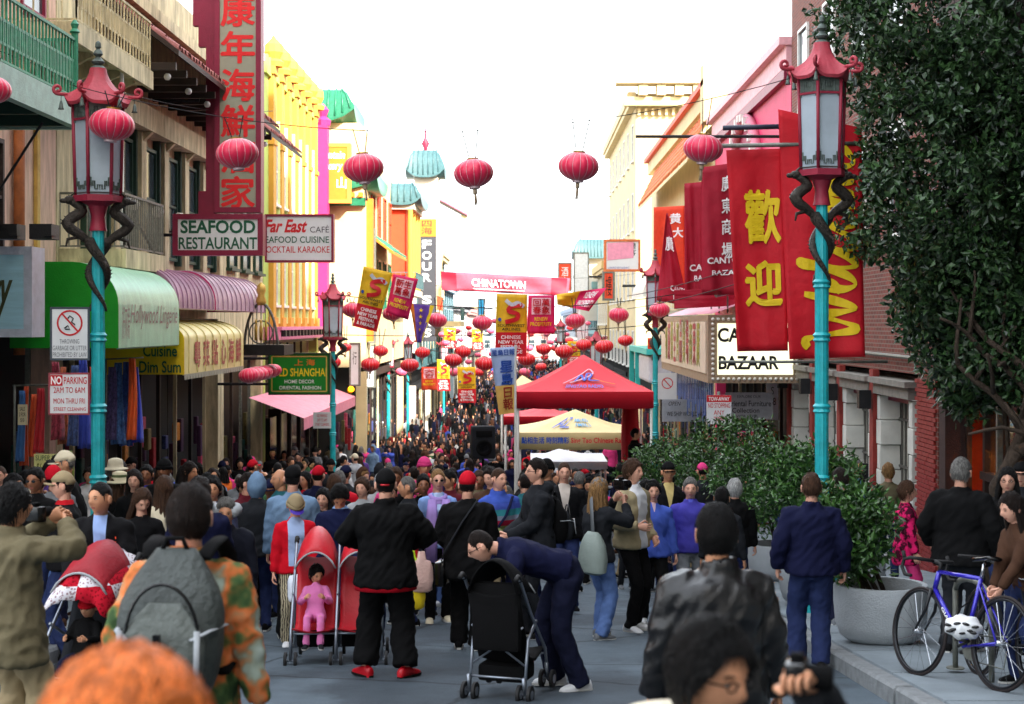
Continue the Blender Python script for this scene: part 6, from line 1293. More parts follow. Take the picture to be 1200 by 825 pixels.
def head_mb(b, M_, fine=True, skin=0, glasses=None, brow=3, face=True):
    n, m = (36, 26) if fine else (16, 12); b.mi = skin; rs = [[M_ @ head_r(*d) for d in row] for row in sph(n, m)]; k0 = len(b.f); b.rings(rs)
    if fine and face:                                            # lips take their own colour
        for i in range(k0, len(b.f)):
            c = sum((Vector(b.v[j]) for j in b.f[i]), Vector()) / len(b.f[i]); q = M_.inverted() @ c
            if q.y < -.07 and abs(q.x) < .023 and -.071 < q.z < -.054: b.m[i] = 1
        for s in (-1, 1):
            b.mi = 2; c = Vector((.0305 * s, -.0830, .006)); b.add([M_ @ (c + Vector((.0105 * math.cos(t), .005 * abs(math.cos(t)) - .0035, .0042 * math.sin(t)))) for t in [2 * math.pi * j / 10 for j in range(10)]], [tuple(range(10))])
            b.mi = 3; b.add([M_ @ (c + Vector((.0046 * math.cos(t), -.0055, .0042 * math.sin(t)))) for t in [2 * math.pi * j / 8 for j in range(8)]], [tuple(range(8))])
            b.mi = 4; b.tube([M_ @ Vector((s * x, y, z)) for x, y, z in ((.013, -.0915, .0235), (.03, -.0925, .0285), (.046, -.083, .024))], [.002, .0026, .0016], 5)
            b.mi = 5 if False else 3; b.tube([M_ @ Vector((s * x, y, z)) for x, y, z in ((.019, -.088, .0075), (.03, -.0895, .0112), (.042, -.083, .008))], .0011, 4)
    b.mi = skin
    for s in (-1, 1): b.rings([[M_ @ Vector((s * (.071 + e), .012 + .019 * q * math.cos(t), .0 + .033 * q * math.sin(t) - .004)) for t in [2 * math.pi * j / 8 for j in range(8)]] for e, q in ((-.006, .8), (.008, 1), (.019, .95), (.021, .4))])
REMESH = []                                                      # clothes to be fused after everything is laid out
def fused(b, name, m, parent, vox, folds=.006, seed=0, fy=0):
    o = b.build(name, m, parent, True, fix=False); md = o.modifiers.new('fuse', 'REMESH'); md.mode = 'VOXEL'; md.voxel_size = vox; md2 = o.modifiers.new('soft', 'SMOOTH'); md2.factor = .5; md2.iterations = 4
    REMESH.append((o, folds, seed)); return o
def finish_clothes():
    dg = bpy.context.evaluated_depsgraph_get(); out = {}
    for o, folds, seed in REMESH:
        me = bpy.data.meshes.new_from_object(o.evaluated_get(dg)); n = len(me.vertices); co = np.empty(n * 3); me.vertices.foreach_get('co', co); co = co.reshape(-1, 3); no = np.empty(n * 3); me.vertex_normals.foreach_get('vector', no); no = no.reshape(-1, 3)
        d = np.empty(n); sd = seed * 3.7
        for i in range(n):
            x, y, z = co[i]; q = noise.noise((x * 6 + sd, y * 6, z * 9)); r = noise.noise((x * 10 + 3 * z, y * 10 + sd, z * 11 + 6 * x)); p = noise.noise((x * 19 + z * 12, y * 19, z * 9 + sd)); d[i] = q * .9 + (1 - 2.4 * abs(r)) * .7 + (1 - 2.2 * abs(p)) * .4
        co += no * (d * folds)[:, None]; me.vertices.foreach_set('co', co.ravel()); me.polygons.foreach_set('use_smooth', [True] * len(me.polygons)); o.modifiers.clear(); old = o.data; o.data = me; me.name = old.name
        bpy.data.meshes.remove(old); me.update()
    REMESH.clear()
def shoe_mb(b, ank, fwd, sc):
    f = Vector((fwd[0], fwd[1], 0)).normalized(); s = Vector((-f.y, f.x, 0)); A = Vector((ank[0], ank[1], 0)); z0 = ank[2] - .085 * sc
    def sec(t, w_, h_, l=0): return [A + f * t * sc + s * (w_ * math.cos(q)) * sc + Vector((0, 0, z0 + (max(0, h_ * .5 + h_ * .5 * math.sin(q)) if math.sin(q) > -.5 else 0) * sc + l)) for q in [2 * math.pi * j / 12 for j in range(12)]]
    b.mi = 0; b.rings([sec(-.085, .02, .06), sec(-.075, .034, .085), sec(-.03, .038, .105), sec(.03, .04, .095), sec(.08, .045, .07), (sec(.13, .047, .055)), sec(.165, .036, .042), sec(.18, .015, .03)])
    b.mi = 1; b.rings([[A + f * t * sc + s * w_ * k * sc + Vector((0, 0, z0 + z * sc)) for t, w_ in ((-.09, -.018), (-.04, -.04), (.05, -.043), (.13, -.049), (.17, -.036), (.19, 0), (.17, .036), (.13, .049), (.05, .043), (-.04, .04), (-.09, .018))] for z, k in ((-.001, 1.0), (.018, 1.03))]); b.mi = 0
PROTO_N = [0]
def person(label, px=0, Y=10, H=1.72, yaw=0, sex='m', lean=0, twist=0, head=(0, 0), arms=(None, None), feet=None, cuff=-.035, toe=.18, top=None, hem=.86, bulk=1.0, sleeve=1, bottom=None, loose=1.0, shoes=None, sole=None, hair='short', hair_m=None, hat=None, hat_m=None, skin=None, vox=.017, curl=(.5, .5), collar=None, hood=None, group='people in the street', loc=None, fine=True, belly=0, folds=.0095, long=False, sit=None, dirs=(None, None), elbow=(None, None), glasses=None, brow=True, z_add=0, seed=None, zone=None, palms=(None, None), strand=500):
    """one person: the body (head, neck, hands and the frame inside the clothes) is one mesh; clothes and hair are its children. Faces -Y at yaw 0."""
    PROTO_N[0] += 1; seed = seed if seed is not None else PROTO_N[0]; k = H / 1.75; f = sex == 'f'
    skin = skin or skin_l; hair_m = hair_m or H_DBR; top = top or MATS['cloth_black']; bottom = bottom or MATS['cloth_jeans']; shoes = shoes or MATS['cloth_black']
    hipz, shz = .93 * k, 1.405 * k; sw = (.15 if f else .172) * k * (.6 + .4 * bulk)
    if sit: hipz = sit
    T = Matrix.Translation((0, 0, hipz)) @ Matrix.Rotation(R(twist), 4, 'Z') @ Matrix.Rotation(R(lean), 4, 'X') @ Matrix.Translation((0, 0, -hipz)) if not sit else Matrix.Translation((0, 0, hipz)) @ Matrix.Rotation(R(lean), 4, 'X') @ Matrix.Translation((0, 0, -.93 * k))
    U = lambda x, y, z: T @ Vector((x, y, z))
    hipb = .93 * k
    # ---- skeleton
    sh = [U(s * sw, .005, shz - .02 * k) for s in (-1, 1)]; neck = U(0, .012, 1.47 * k)
    wr = []; el = []
    for i, s in enumerate((-1, 1)):
        t = arms[i]; t = (s * .27, -.03 - .03 * ((seed * 7 + i) % 3), .85) if t is None else t
        w_ = U(t[0] * k, t[1] * k, t[2] * k) if not (len(t) > 3) else Vector(t[:3]) * k
        pole = elbow[i] or (s * .5, .8, -.35); e, w_ = ik(sh[i], w_, .285 * k, .255 * k, T.to_3x3() @ Vector(pole)); wr.append(w_); el.append(e)
    hip = [Vector((s * .088 * k, 0, hipz - .03 * k)) for s in (-1, 1)]; feet = feet or ((-.1, .02 if seed % 2 else -.05), (.1, -.06 if seed % 2 else .05)); an = []; kn = []
    for i, s in enumerate((-1, 1)):
        ft = feet[i]; a = Vector((ft[0] * k, ft[1] * k, (.088 + (ft[2] if len(ft) > 2 else 0)) * k)); q, a = ik(hip[i], a, .43 * k, .425 * k, (s * .06, -1, 0)); kn.append(q); an.append(a)
    Hd = Matrix.Translation(U(0, -.012, 1.628 * k) if not sit else U(0, -.012, 1.628 * k)) @ Matrix.Rotation(R(head[0] + twist), 4, 'Z') @ Matrix.Rotation(R(head[1] + (lean if not sit else 0)), 4, 'X') @ Matrix.Scale(k ** .5 * (1.0 if f else 1.03), 4)
    # ---- body mesh
    b = MB(); head_mb(b, Hd, fine); hc = Hd.translation; b.mi = 0
    b.tube([hc + Hd.to_3x3() @ Vector((0, .025, -.05)), (hc + neck) / 2 + Vector((0, .008, 0)), neck - (T.to_3x3() @ Vector((0, 0, .05)))], [.054 * k, .052 * k, .066 * k], 12)
    b.tube([neck, U(0, 0, 1.2 * k), U(0, 0, hipb)], [.05 * k, .085 * k, .08 * k], 8)
    for i, s in enumerate((-1, 1)):
        b.tube([neck - (T.to_3x3() @ Vector((0, 0, .06))), sh[i], el[i], wr[i]], [.04 * k, .04 * k, .032 * k, .027 * k], 8)
        hd = (wr[i] - el[i]).normalized(); hd = (Vector(dirs[i]) if dirs[i] else hd); pal = palms[i] or (T.to_3x3() @ Vector((-s * 1.0, -.2, 0))); hand_mb(b, wr[i], hd, pal, s, curl[i], k)
        b.tube([hip[i], kn[i], an[i]], [.06 * k, .045 * k, .035 * k], 8); b.tube([U(0, 0, hipb), hip[i]], [.06 * k, .06 * k], 6)
    ms = [skin, lips_m, eye_w, eye_d, hair_m if hair_m not in (H_WHT,) else H_GRY]
    o = b.build('person', ms, None, True, fix=False); tag(o, label, 'person', group)
    # ---- top
    c = MB(); B = bulk; hz = hem * k
    if f: prof = [(hz, .19, .145), (.95 * k, .178, .137), (1.08 * k, .14, .108), (1.2 * k, .15, .118), (1.3 * k, .165, .13), (1.37 * k, .158, .108), (1.42 * k, .118, .085), (1.455 * k, .075, .07), (1.49 * k, .06, .064)]
    else: prof = [(hz, .192, .148), (.95 * k, .188, .143), (1.1 * k, .17, .122), (1.25 * k, .186, .132), (1.34 * k, .19, .13), (1.395 * k, .165, .115), (1.44 * k, .11, .088), (1.47 * k, .076, .074), (1.5 * k, .066, .068)]
    if long: prof = [(hz, .21, .16)] + prof[1:]
    rs = []
    for z, rx, ry in prof:
        g_ = 1 + (B - 1) * (.9 if z < 1.4 * k else .3); bl = belly * gs((z / k - 1.05), .13)
        rs.append([U(rx * k * g_ * math.copysign(abs(math.cos(t)) ** .86, math.cos(t)), ry * k * g_ * math.copysign(abs(math.sin(t)) ** .9, math.sin(t)) * (1 + (bl if math.sin(t) < 0 else 0)) + .008, z) for t in [2 * math.pi * j / 20 for j in range(20)]])
    c.rings(rs)
    ln = U(0, 0, 0)
    for i, s in enumerate((-1, 1)):
        inn = U(s * sw * .45, .005, shz - .035 * k); end = wr[i] if sleeve == 1 else el[i].lerp(wr[i], sleeve); wend = wr[i].lerp(el[i], .03)
        limb(c, [inn, sh[i], el[i], wend], [.066 * k * B, .068 * k * B, .058 * k * B, .044 * k * (B * .7 + .3)], 12)
    if collar: c.rings([[U((.064 + e) * k * math.cos(t), (.068 + e) * k * math.sin(t) + .012, z * k - .012 * math.sin(t) * -1) for t in [2 * math.pi * j / 16 for j in range(16)]] for z, e in ((1.45, .012), (1.475 + collar, .014), (1.475 + collar, .002), (1.46, -.002))])
    if hood: c.ball(U(0, .085 * k, 1.47 * k), (.11 * k, .075 * k, .06 * k), 12, 8)
    fused(c, 'jacket' if B > 1 else 'top', top, o, vox, folds * (1.2 if B > 1.05 else 1), seed)
    # ---- trousers
    c = MB(); pr = [(hipb + .08 * k, .135, .1), (hipb + .02 * k, .155, .114), (hipb - .06 * k, .163, .12), (hipb - .12 * k, .14, .11)]
    Tl = T if (lean > 40 or sit) else Matrix.Identity(4)
    rs = []
    for i, (z, rx, ry) in enumerate(pr):
        Tq = Matrix.Translation((0, 0, hipz)) @ Matrix.Rotation(R(lean * (.85, .55, .25, 0)[i]), 4, 'X') @ Matrix.Translation((0, 0, -hipb)); rs.append([Tq @ Vector((rx * k * math.cos(t) * (1.02 if f else 1), ry * k * math.sin(t) * (1 + .12 * (math.sin(t) > 0)), z)) for t in [2 * math.pi * j / 16 for j in range(16)]])
    c.rings(rs)
    for i, s in enumerate((-1, 1)):
        a = an[i] + Vector((0, 0, cuff * k)); up = hip[i] + Vector((0, 0, -.02)); limb(c, [up, kn[i], a], [.094 * k * (1 + (loose - 1) * .4), .066 * k * loose, .056 * k * loose * (1.1 if loose > 1 else 1)], 12); m_ = kn[i].lerp(a, .86); c.tube([m_, a], [.06 * k * loose, .064 * k * loose], 12)
    fused(c, 'trousers', bottom, o, vox, folds * 1.0, seed + .5)
    # ---- shoes
    for i, s in enumerate((-1, 1)):
        c = MB(); u = Vector((s * toe, -1, 0)); shoe_mb(c, an[i], u, k); c.build('shoe', [shoes, sole or MATS['cloth_sole']], o, 50, fix=False)
    # ---- hair and hat
    if hat in ('cap', 'beanie') and hair in ('short', 'full'): hair = 'crop'
    if hair:
        c = hair_mb(hair, seed, 36 if fine else 20, 26 if fine else 14)
        if hair != 'bald': strands(c, hair, strand, seed)
        c.v = [tuple(Hd @ Vector(v)) for v in c.v]; c.build('hair', hair_m, o, True, fix=False)
    if hat:
        c = hat_mb(hat); c.v = [tuple(Hd @ Vector(v)) for v in c.v]; c.build({'cap': 'cap', 'beanie': 'knitted_hat', 'sunhat': 'sun_hat', 'hood': 'hood'}[hat], hat_m or MATS['cloth_black'], o, True, fix=False)
    if glasses:
        c = MB()
        for s in (-1, 1):
            c.tube([(s * .031 + .017 * math.cos(t), -.0985, .004 + .0125 * math.sin(t)) for t in [2 * math.pi * j / 12 for j in range(13)]], .0022, 4, cap=False); c.tube([(s * .048, -.097, .008), (s * .07, -.05, .008), (s * .074, .01, .006)], .0024, 4)
            if glasses == 'sun': c.add([(s * .031 + .017 * math.cos(t), -.0985, .004 + .0125 * math.sin(t)) for t in [2 * math.pi * j / 12 for j in range(12)]], [tuple(range(12))])
        c.tube([(-.014, -.1, .008), (.014, -.1, .008)], .002, 4); c.v = [tuple(Hd @ Vector(v)) for v in c.v]; c.build('glasses' if glasses != 'sun' else 'sunglasses', MATS['cloth_gloss_black'], o, True, fix=False)
    X = PX(px, Y) if loc is None else loc[0]; Yw = Y if loc is None else loc[1]
    onk = (X < KL - .02 or X > KR + .02); o.location = (X, Yw, gz(Yw) + (KH if onk else .0) + z_add) if loc is None or len(loc) < 3 else loc; o.rotation_euler = (0, 0, R(yaw))
    o['Hd'] = [v for r_ in Hd for v in r_]; return o
def local(o, b, name, m, smooth=True, fix=False): return b.build(name, m, o, smooth, fix=fix)
def cm(n, c, **k): return fabric(n, c, **k)
cm('black', (13, 13, 14)); cm('jeans', (38, 48, 84), sc=9, var=.25); cm('sole', (190, 190, 186)); mat('cloth_gloss_black', (14, 14, 15), .2, var=0, bump=0); cm('charcoal', (34, 36, 40)); cm('navy', (19, 22, 50)); cm('white_shoe', (206, 208, 210)); cm('grey', (110, 114, 118)); cm('dark_jeans', (22, 25, 46), sc=9); cm('light_jeans', (90, 116, 168), sc=9, var=.25); cm('khaki', (150, 134, 104)); cm('red', (178, 18, 36)); cm('blue', (62, 82, 170)); cm('royal', (56, 54, 150)); cm('denim', (104, 130, 158), sc=10, var=.2); cm('olive', (104, 96, 74)); cm('brown', (70, 48, 36)); cm('dark_sole', (24, 24, 24)); cm('light_grey', (160, 164, 168)); cm('pink', (206, 60, 120)); cm('maroon', (84, 24, 34)); cm('cream', (206, 196, 170)); cm('teal', (40, 96, 104)); cm('purple', (80, 60, 120)); cm('lilac', (168, 140, 206)); cm('sky', (140, 166, 214)); cm('green', (50, 84, 54)); cm('orange', (204, 100, 40)); cm('yellow', (206, 180, 50))
leather = mat('cloth_leather', (17, 17, 19), .36, var=.15, scale=8, bump=.03, bscale=60, spec=.45)
def zmat(name, base, bands=(), front=None, rough=.85, axis=2):
    """cloth whose pattern is printed by height (bands) with an open front (front = (colour, half width at neck, half width at hem, z hem, z neck))"""
    m = fabric(name, base); n, l, b_ = nodes_of(m); tc = n['Texture Coordinate']; sx = n.new('ShaderNodeSeparateXYZ'); l(tc.outputs['Object'], sx.inputs[0]); cur = b_.inputs['Base Color'].links[0].from_socket
    def math_(op, a, c=None):
        q = n.new('ShaderNodeMath'); q.operation = op
        for i, v in enumerate((a, c)):
            if v is None: continue
            if isinstance(v, (int, float)): q.inputs[i].default_value = v
            else: l(v, q.inputs[i])
        return q.outputs[0]
    def mixc(fac, c):
        nonlocal cur; x = n.new('ShaderNodeMixRGB'); l(fac, x.inputs[0]); l(cur, x.inputs[1]); x.inputs[2].default_value = lin(c); cur = x.outputs[0]
    for z0, z1, c in bands: mixc(math_('MULTIPLY', math_('GREATER_THAN', sx.outputs[axis], z0), math_('LESS_THAN', sx.outputs[axis], z1)), c)
    if front:
        c, wn, wh, zh, zn = front; t = math_('MULTIPLY', math_('SUBTRACT', sx.outputs[2], zh), 1 / (zn - zh)); wid = math_('ADD', math_('MULTIPLY', t, wn - wh), wh)
        fac = math_('MULTIPLY', math_('LESS_THAN', math_('ABSOLUTE', sx.outputs[0]), wid), math_('MULTIPLY', math_('LESS_THAN', sx.outputs[1], -.03), math_('GREATER_THAN', sx.outputs[2], zh))); mixc(fac, c)
    l(cur, b_.inputs['Base Color']); return m
# ================================================================ the people one can tell apart
def feetY(fy, walk=False): return (F * (EYE - (KH if walk else 0))) / (fy - 558)
def pp(label, px, Y, top_py, **k):
    X = PX(px, Y); g0 = gz(Y) + (KH if (X < KL - .02 or X > KR + .02) else 0) + k.get('z_add', 0); H = PZ(top_py, Y) - g0
    H -= {'cap': .012, 'beanie': .02, 'sunhat': .06}.get(k.get('hat'), .01); H /= math.cos(R(k.get('lean', 0))) ** .35 if k.get('lean', 0) < 40 else 1
    return person(label, px, Y, k.pop('H', max(1.38, min(1.93, H))), **k)
C = lambda n: MATS['cloth_' + n]
def Hm(o): v = o['Hd']; return Matrix([list(v)[i * 4:i * 4 + 4] for i in range(4)])
def scarf_on(o, m, k=1.0, tails=True):
    b = MB(); z = 1.47 * k
    for j in range(2): b.tube([((.085 + .012 * j) * math.cos(t), .09 * math.sin(t) + .005, z - .03 * j - .035 * (math.sin(t) < 0) * abs(math.sin(t))) for t in [2 * math.pi * i / 18 for i in range(19)]], (.03, .034), 8, cap=False)
    if tails:
        for s in (-1, 1): b.tube([(s * .075, -.09, z - .03), (s * .09, -.15, z - .2), (s * .1, -.165, z - .45), (s * .11, -.15, z - .75)], [(.05, .03), (.065, .028), (.07, .022), (.08, .012)], 8)
    return b.build('scarf', m, o, True, fix=False)
def backpack(o, m, m2, k=1.0, w=.32, h=.48, d=.2, z=.98):
    n = 22
    def shell(w, d, z, h, y0, sq=.72):
        b = MB(); rs = []
        for t in range(13):
            f = t / 12; e = math.sin(math.pi * min(1, max(.0, .1 + .8 * f))) ** .35; top = 1 - .45 * max(0, f - .62) ** 1.5 * 4; ww = w / 2 * e * max(.3, top); dd = d * e * (1.0 - .3 * f) * max(.35, top)
            rs.append([(ww * math.copysign(abs(math.cos(a)) ** sq, math.cos(a)) * (1 + .02 * noise.noise(Vector((a * 2, f * 6, z)))), y0 + dd * .5 + dd * .5 * math.copysign(abs(math.sin(a)) ** sq, math.sin(a)) + .012 * noise.noise(Vector((a * 3, f * 9, w))), z + h * f) for a in [2 * math.pi * j / n for j in range(n)]])
        b.rings(rs); return b
    r = shell(w, d, z, h, .14).build('backpack', m, o, True, fix=False)
    shell(w * .8, .11, z + .03, h * .62, .14 + d * .68).build('front_pocket', m2, r, True, fix=False); shell(w * .55, .07, z + .06, h * .3, .14 + d * .68 + .075).build('lower_pocket', m, r, True, fix=False)
    for s in (-1, 1):
        b = MB(); b.tube([(s * .1, .16, z + h * .93), (s * .115, .1, z + h + .0), (s * .12, .0, z + h + .015), (s * .125, -.1, z + h * .9), (s * .14, -.135, z + h * .55), (s * .17, -.05, z + h * .22), (s * .16, .12, z + .08)], (.036, .012), 8); b.build('strap', C('black'), r, True, fix=False)
        b = MB(); b.tube([(s * w * .5, .2, z + h * .5), (s * w * .43, .14 + d * .85, z + h * .5), (s * w * .3, .16 + d, z + h * .46)], (.012, .004), 6); b.tube([(s * w * .36, .17 + d * .95, z + h * .52), (s * w * .37, .18 + d, z + h * .2)], (.012, .004), 6); b.build('compression_strap', C('light_grey'), r, True, fix=False)
    b = MB(); b.tube([(-.05, .19, z + h - .01), (-.03, .19, z + h + .04), (.03, .19, z + h + .04), (.05, .19, z + h - .01)], .01, 6); b.build('grab_loop', C('black'), r, True, fix=False)
    b = MB(); b.tube([(w * .34 * math.cos(a), .14 + d * .9, z + h * .45 + h * .36 * math.sin(a)) for a in [R(-10 + 200 * j / 16) for j in range(17)]], .007, 5); b.build('zip', C('gloss_black'), r, True, fix=False)
    b = MB(); b.box(-.012, .012, .14 + d * .68 + .1, .14 + d * .68 + .125, z + h * .12, z + h * .5); b.build('pocket_loop', C('gloss_black'), r, fix=False)
    return r
def camera_prop(loc, rz, label, sc=1.0, lens=True):
    r = empty('camera', loc, R(rz), label, 'camera', 'hand-held cameras'); b = MB(); b.bbox(-.065 * sc, .065 * sc, -.03 * sc, .03 * sc, -.045 * sc, .045 * sc, .012 * sc); b.build('camera_body', C('gloss_black'), r, 40)
    b = MB(); rr = [[(q * math.cos(a) * sc, y * sc, q * math.sin(a) * sc) for a in [2 * math.pi * j / 16 for j in range(16)]] for y, q in ((-.03, .034), (-.09, .036), (-.1, .03))]; b.rings(rr); b.build('lens', C('black'), r, 40); b = MB(); b.bbox(-.02 * sc, .02 * sc, -.02 * sc, .02 * sc, .045 * sc, .065 * sc, .006 * sc); b.build('viewfinder', C('black'), r, 40); return r
# --- 1 black outfit, red shoes
red_sh = mat('cloth_red_leather', (176, 14, 30), .35, var=.1, bump=.06)
o = pp('man in baggy black clothes and cap with bright red shoes, back turned', 452, 12.8, 550, yaw=182, bulk=1.34, hem=.78, long=True, top=C('black'), bottom=C('black'), loose=1.62, shoes=red_sh, sole=C('dark_sole'), hair_m=H_BLK, hair='full', hat='cap', arms=((-.19, -.22, 1.1), (.19, -.2, 1.12)), elbow=((-1, .35, -.3), (1, .35, -.3)), feet=((-.17, .04), (.17, -.02)), collar=.03, folds=.013, cuff=.012, toe=.75)
b = MB(); b.rings([[(.2 * math.cos(t) * 1.3, .148 * math.sin(t) * 1.3 + .01, z) for t in [2 * math.pi * j / 24 for j in range(24)]] for z in (.735, .80)]); b.build('red_shirt_hem', C('red'), o, True, fix=False)
b = MB(); Hq = Hm(o); b.tube([Hq @ Vector((.03 * (j - 3) / 3 * 1.2, .126 - .0045 * abs(j - 3), .012)) for j in range(7)], (.003, .008), 5); b.build('cap_strap', red_sh, o, True, fix=False)
# --- 2 man bending over the black pushchair
Y = 12.1
o = person('man in navy sweatshirt and dark jeans bending over a black pushchair', 662, Y, 1.76, yaw=-78, lean=72, head=(-8, -42), top=C('navy'), hem=.93, bottom=C('dark_jeans'), loose=1.22, shoes=C('white_shoe'), hair='crop', hair_m=H_DBR, glasses='sun', arms=((-.2, -.46, .97, 1), (.12, -.40, .95, 1)), feet=((-.14, -.04), (.13, .1)), collar=.03, vox=.015, elbow=((-.6, .3, .4), (.6, .3, .4)), curl=(1.1, 1.1))
# --- 3..12 people in the middle
o = pp('man in black coat and crimson cap seen from behind', 548, 14.8, 553, yaw=172, bulk=1.24, hem=.72, long=True, bottom=C('black'), loose=1.35, hair='short', hair_m=H_BLK, hat='cap', hat_m=C('red'), arms=((-.26, -.1, .86), (.2, -.2, 1.0)), folds=.012)
b = MB(); b.tube([(-.12, .12, 1.46), (.02, .19, 1.25), (.2, .17, .95), (.26, .02, .82)], (.02, .008), 6); q = b.build('bag_strap', C('charcoal'), o, True, fix=False); b = MB(); b.bbox(.2, .3, -.14, .16, .62, .86, .03); b.build('shoulder_bag', C('gloss_black'), o, 40, fix=False)
o = pp('blonde woman in sunglasses and lilac scarf facing the camera', 513, 17.6, 549, yaw=12, sex='f', top=zmat('pale_blue_top', (130, 160, 214), front=((176, 196, 232), .05, .03, .9, 1.45)), bottom=C('black'), hair='tied', hair_m=H_BLD, glasses='sun', arms=((-.24, -.1, .88), (.12, -.24, 1.1)), shoes=C('cream')); scarf_on(o, C('lilac'), .98)
o = pp('man in multicoloured striped jacket holding a small camera', 584, 17.2, 548, yaw=28, top=zmat('striped_fleece', (60, 84, 170), [(.8, .98, (70, 90, 170)), (.98, 1.06, (206, 190, 60)), (1.06, 1.13, (100, 110, 70)), (1.13, 1.19, (150, 30, 60)), (1.19, 1.24, (120, 130, 150)), (1.24, 1.31, (50, 130, 140)), (1.31, 1.38, (70, 90, 180))]), bulk=1.14, hair='crop', hair_m=H_BR, arms=((-.1, -.28, 1.05), (.1, -.28, 1.05)), head=(14, 0), collar=.04, bottom=C('khaki'))
b = MB(); b.tube([(.13, -.1, 1.45), (.0, -.19, 1.25), (-.17, -.14, 1.0)], (.018, .006), 6); b.build('bag_strap', C('navy'), o, True, fix=False)
o = pp('man in glasses and grey jacket in profile carrying a black backpack', 630, 15.9, 537, yaw=-76, top=C('charcoal'), bulk=1.12, hair='short', hair_m=H_DBR, glasses='clear', arms=((-.1, -.3, 1.0), (.1, -.32, 1.02)), hood=True, bottom=C('charcoal'), head=(4, -2)); backpack(o, C('black'), C('charcoal'))
b = MB(); b.ball((0, .07, 1.47), (.1, .08, .05), 12, 8); b.build('pale_hood', C('light_grey'), o, True, fix=False)
pp('bearded man in black coat with open collar behind the photographer', 661, 19.2, 541, yaw=4, top=zmat('black_coat_open', (18, 18, 20), front=((190, 180, 170), .06, .008, 1.2, 1.47)), bulk=1.15, hair='crop', hair_m=H_BR)
pp('young man with black beanie beard looking left behind the grey jacket man', 641, 20.2, 537, yaw=-35, hat='beanie', hair='crop', hair_m=H_BLK, skin=skin_m, top=C('charcoal'))
o = pp('photographer in grey cap and dark jacket with pale bag aiming right', 701, 15.8, 560, yaw=128, sex='f', top=C('charcoal'), bulk=1.14, hat='cap', hat_m=C('grey'), hair='long', hair_m=H_BLD, bottom=C('light_jeans'), loose=1.2, shoes=C('grey'), arms=((-.1, -.3, 1.47), (.06, -.3, 1.5)), elbow=((-.6, -.1, -.8), (.6, -.1, -.8)), palms=((0, -1, .3), (0, -1, .3)), curl=(1, 1), feet=((-.12, .06), (.1, -.1)))
b = MB(); b.rings([[(-.15 + wx * math.copysign(abs(math.cos(a)) ** .7, math.cos(a)), .2 + wy * math.sin(a), z) for a in [2 * math.pi * j / 16 for j in range(16)]] for z, wx, wy in ((.70, .1, .04), (.73, .17, .09), (.85, .18, .11), (1.0, .15, .1), (1.1, .1, .06), (1.13, .08, .02))]); b.build('shoulder_bag', mat('cloth_sage', (130, 142, 136), .7, var=.15), o, 40, fix=False); b = MB(); b.tube([(-.15, .2, 1.1), (-.05, .14, 1.45), (.12, 0, 1.46), (.12, -.14, 1.25)], (.03, .008), 6); b.build('bag_strap', C('grey'), o, True, fix=False)
camera_prop(PT(728, 568, 15.8), 130, 'black camera held up by the photographer in the grey cap', 1.2)
o = pp('smiling man in beige jacket and dark scarf looking right', 741, 16.6, 538, yaw=48, top=zmat('beige_open_jacket', (150, 138, 108), front=((206, 208, 212), .09, .05, .8, 1.46)), bulk=1.12, hair='full', hair_m=H_BR, bottom=C('black'), shoes=C('white_shoe'), arms=((-.16, -.2, 1.1), (.2, -.12, .95)), head=(8, 0)); scarf_on(o, C('black'), 1.02, False)
b = MB(); 
pp('woman in bright blue fleece and black trousers walking toward the camera', 765, 17.3, 563, yaw=6, sex='f', top=zmat('blue_fleece_open', (72, 96, 188), front=((210, 180, 196), .045, .004, 1.28, 1.46)), bulk=1.16, hem=.84, hair='full', hair_m=H_BLK, bottom=C('black'), shoes=C('white_shoe'), feet=((-.09, .14), (.09, -.2)), arms=((-.29, -.06, .82), (.29, .0, .8)))
pp('grey haired man in royal blue sweater beside the woman in blue', 809, 17.6, 560, yaw=-4, top=zmat('royal_sweater', (70, 66, 160), front=((90, 96, 200), .04, .02, 1.38, 1.47)), bulk=1.08, hair='short', hair_m=H_GRY, bottom=C('grey'), shoes=C('white_shoe'), feet=((-.1, -.16), (.1, .12)), belly=.12)
pp('bearded man in black cap behind the couple in blue', 783, 20.3, 541, yaw=6, hat='cap', skin=skin_m, hair_m=H_BLK, top=zmat('black_open_shirt', (20, 20, 22), front=((200, 180, 120), .05, .005, 1.25, 1.47)))
o = pp('stocky man in black leather jacket close to the camera, back turned', 840, 6.3, 596, yaw=183, H=1.545, top=leather, bulk=1.26, hair='short', hair_m=H_BLK, skin=skin_m, collar=.035, vox=.012, bottom=C('black'), arms=((-.3, -.05, .85), (.3, -.05, .85)), folds=.011, strand=4000)
# --- foreground
o = person('woman with black bobbed hair and glasses right in front of the camera', 812, 3.25, 1.365, yaw=40, lean=4, sex='f', head=(0, 4), hair='full', hair_m=H_BLK, skin=skin_m, glasses='clear', top=C('charcoal'), arms=((-.04, -.28, 1.2), (.1, -.27, 1.64)), elbow=((-1, 0, -.6), (1, .1, -.7)), curl=(1, 1.0), vox=.012, bulk=1.1, palms=(None, (-1, -.3, 0)), strand=4000)
b = MB(); b.ball((0, .1, 1.12), (.16, .11, .06), 18, 10); b.ball((-.1, .03, 1.13), (.09, .09, .045), 12, 8); b.build('fleece_hood', mat('cloth_fleece', (226, 214, 190), .9, var=.1, bump=.4, bscale=40), o, True, fix=False)
camera_prop(PT(934, 792, 3.1), 75, 'black camera held by the woman in front of the lens', .72)
o = person('ginger haired head in the lower left corner nearest to the camera', 143, 1.95, 1.425, yaw=176, sex='f', hair='full', hair_m=H_GING, top=C('olive'), vox=.014, strand=2500)
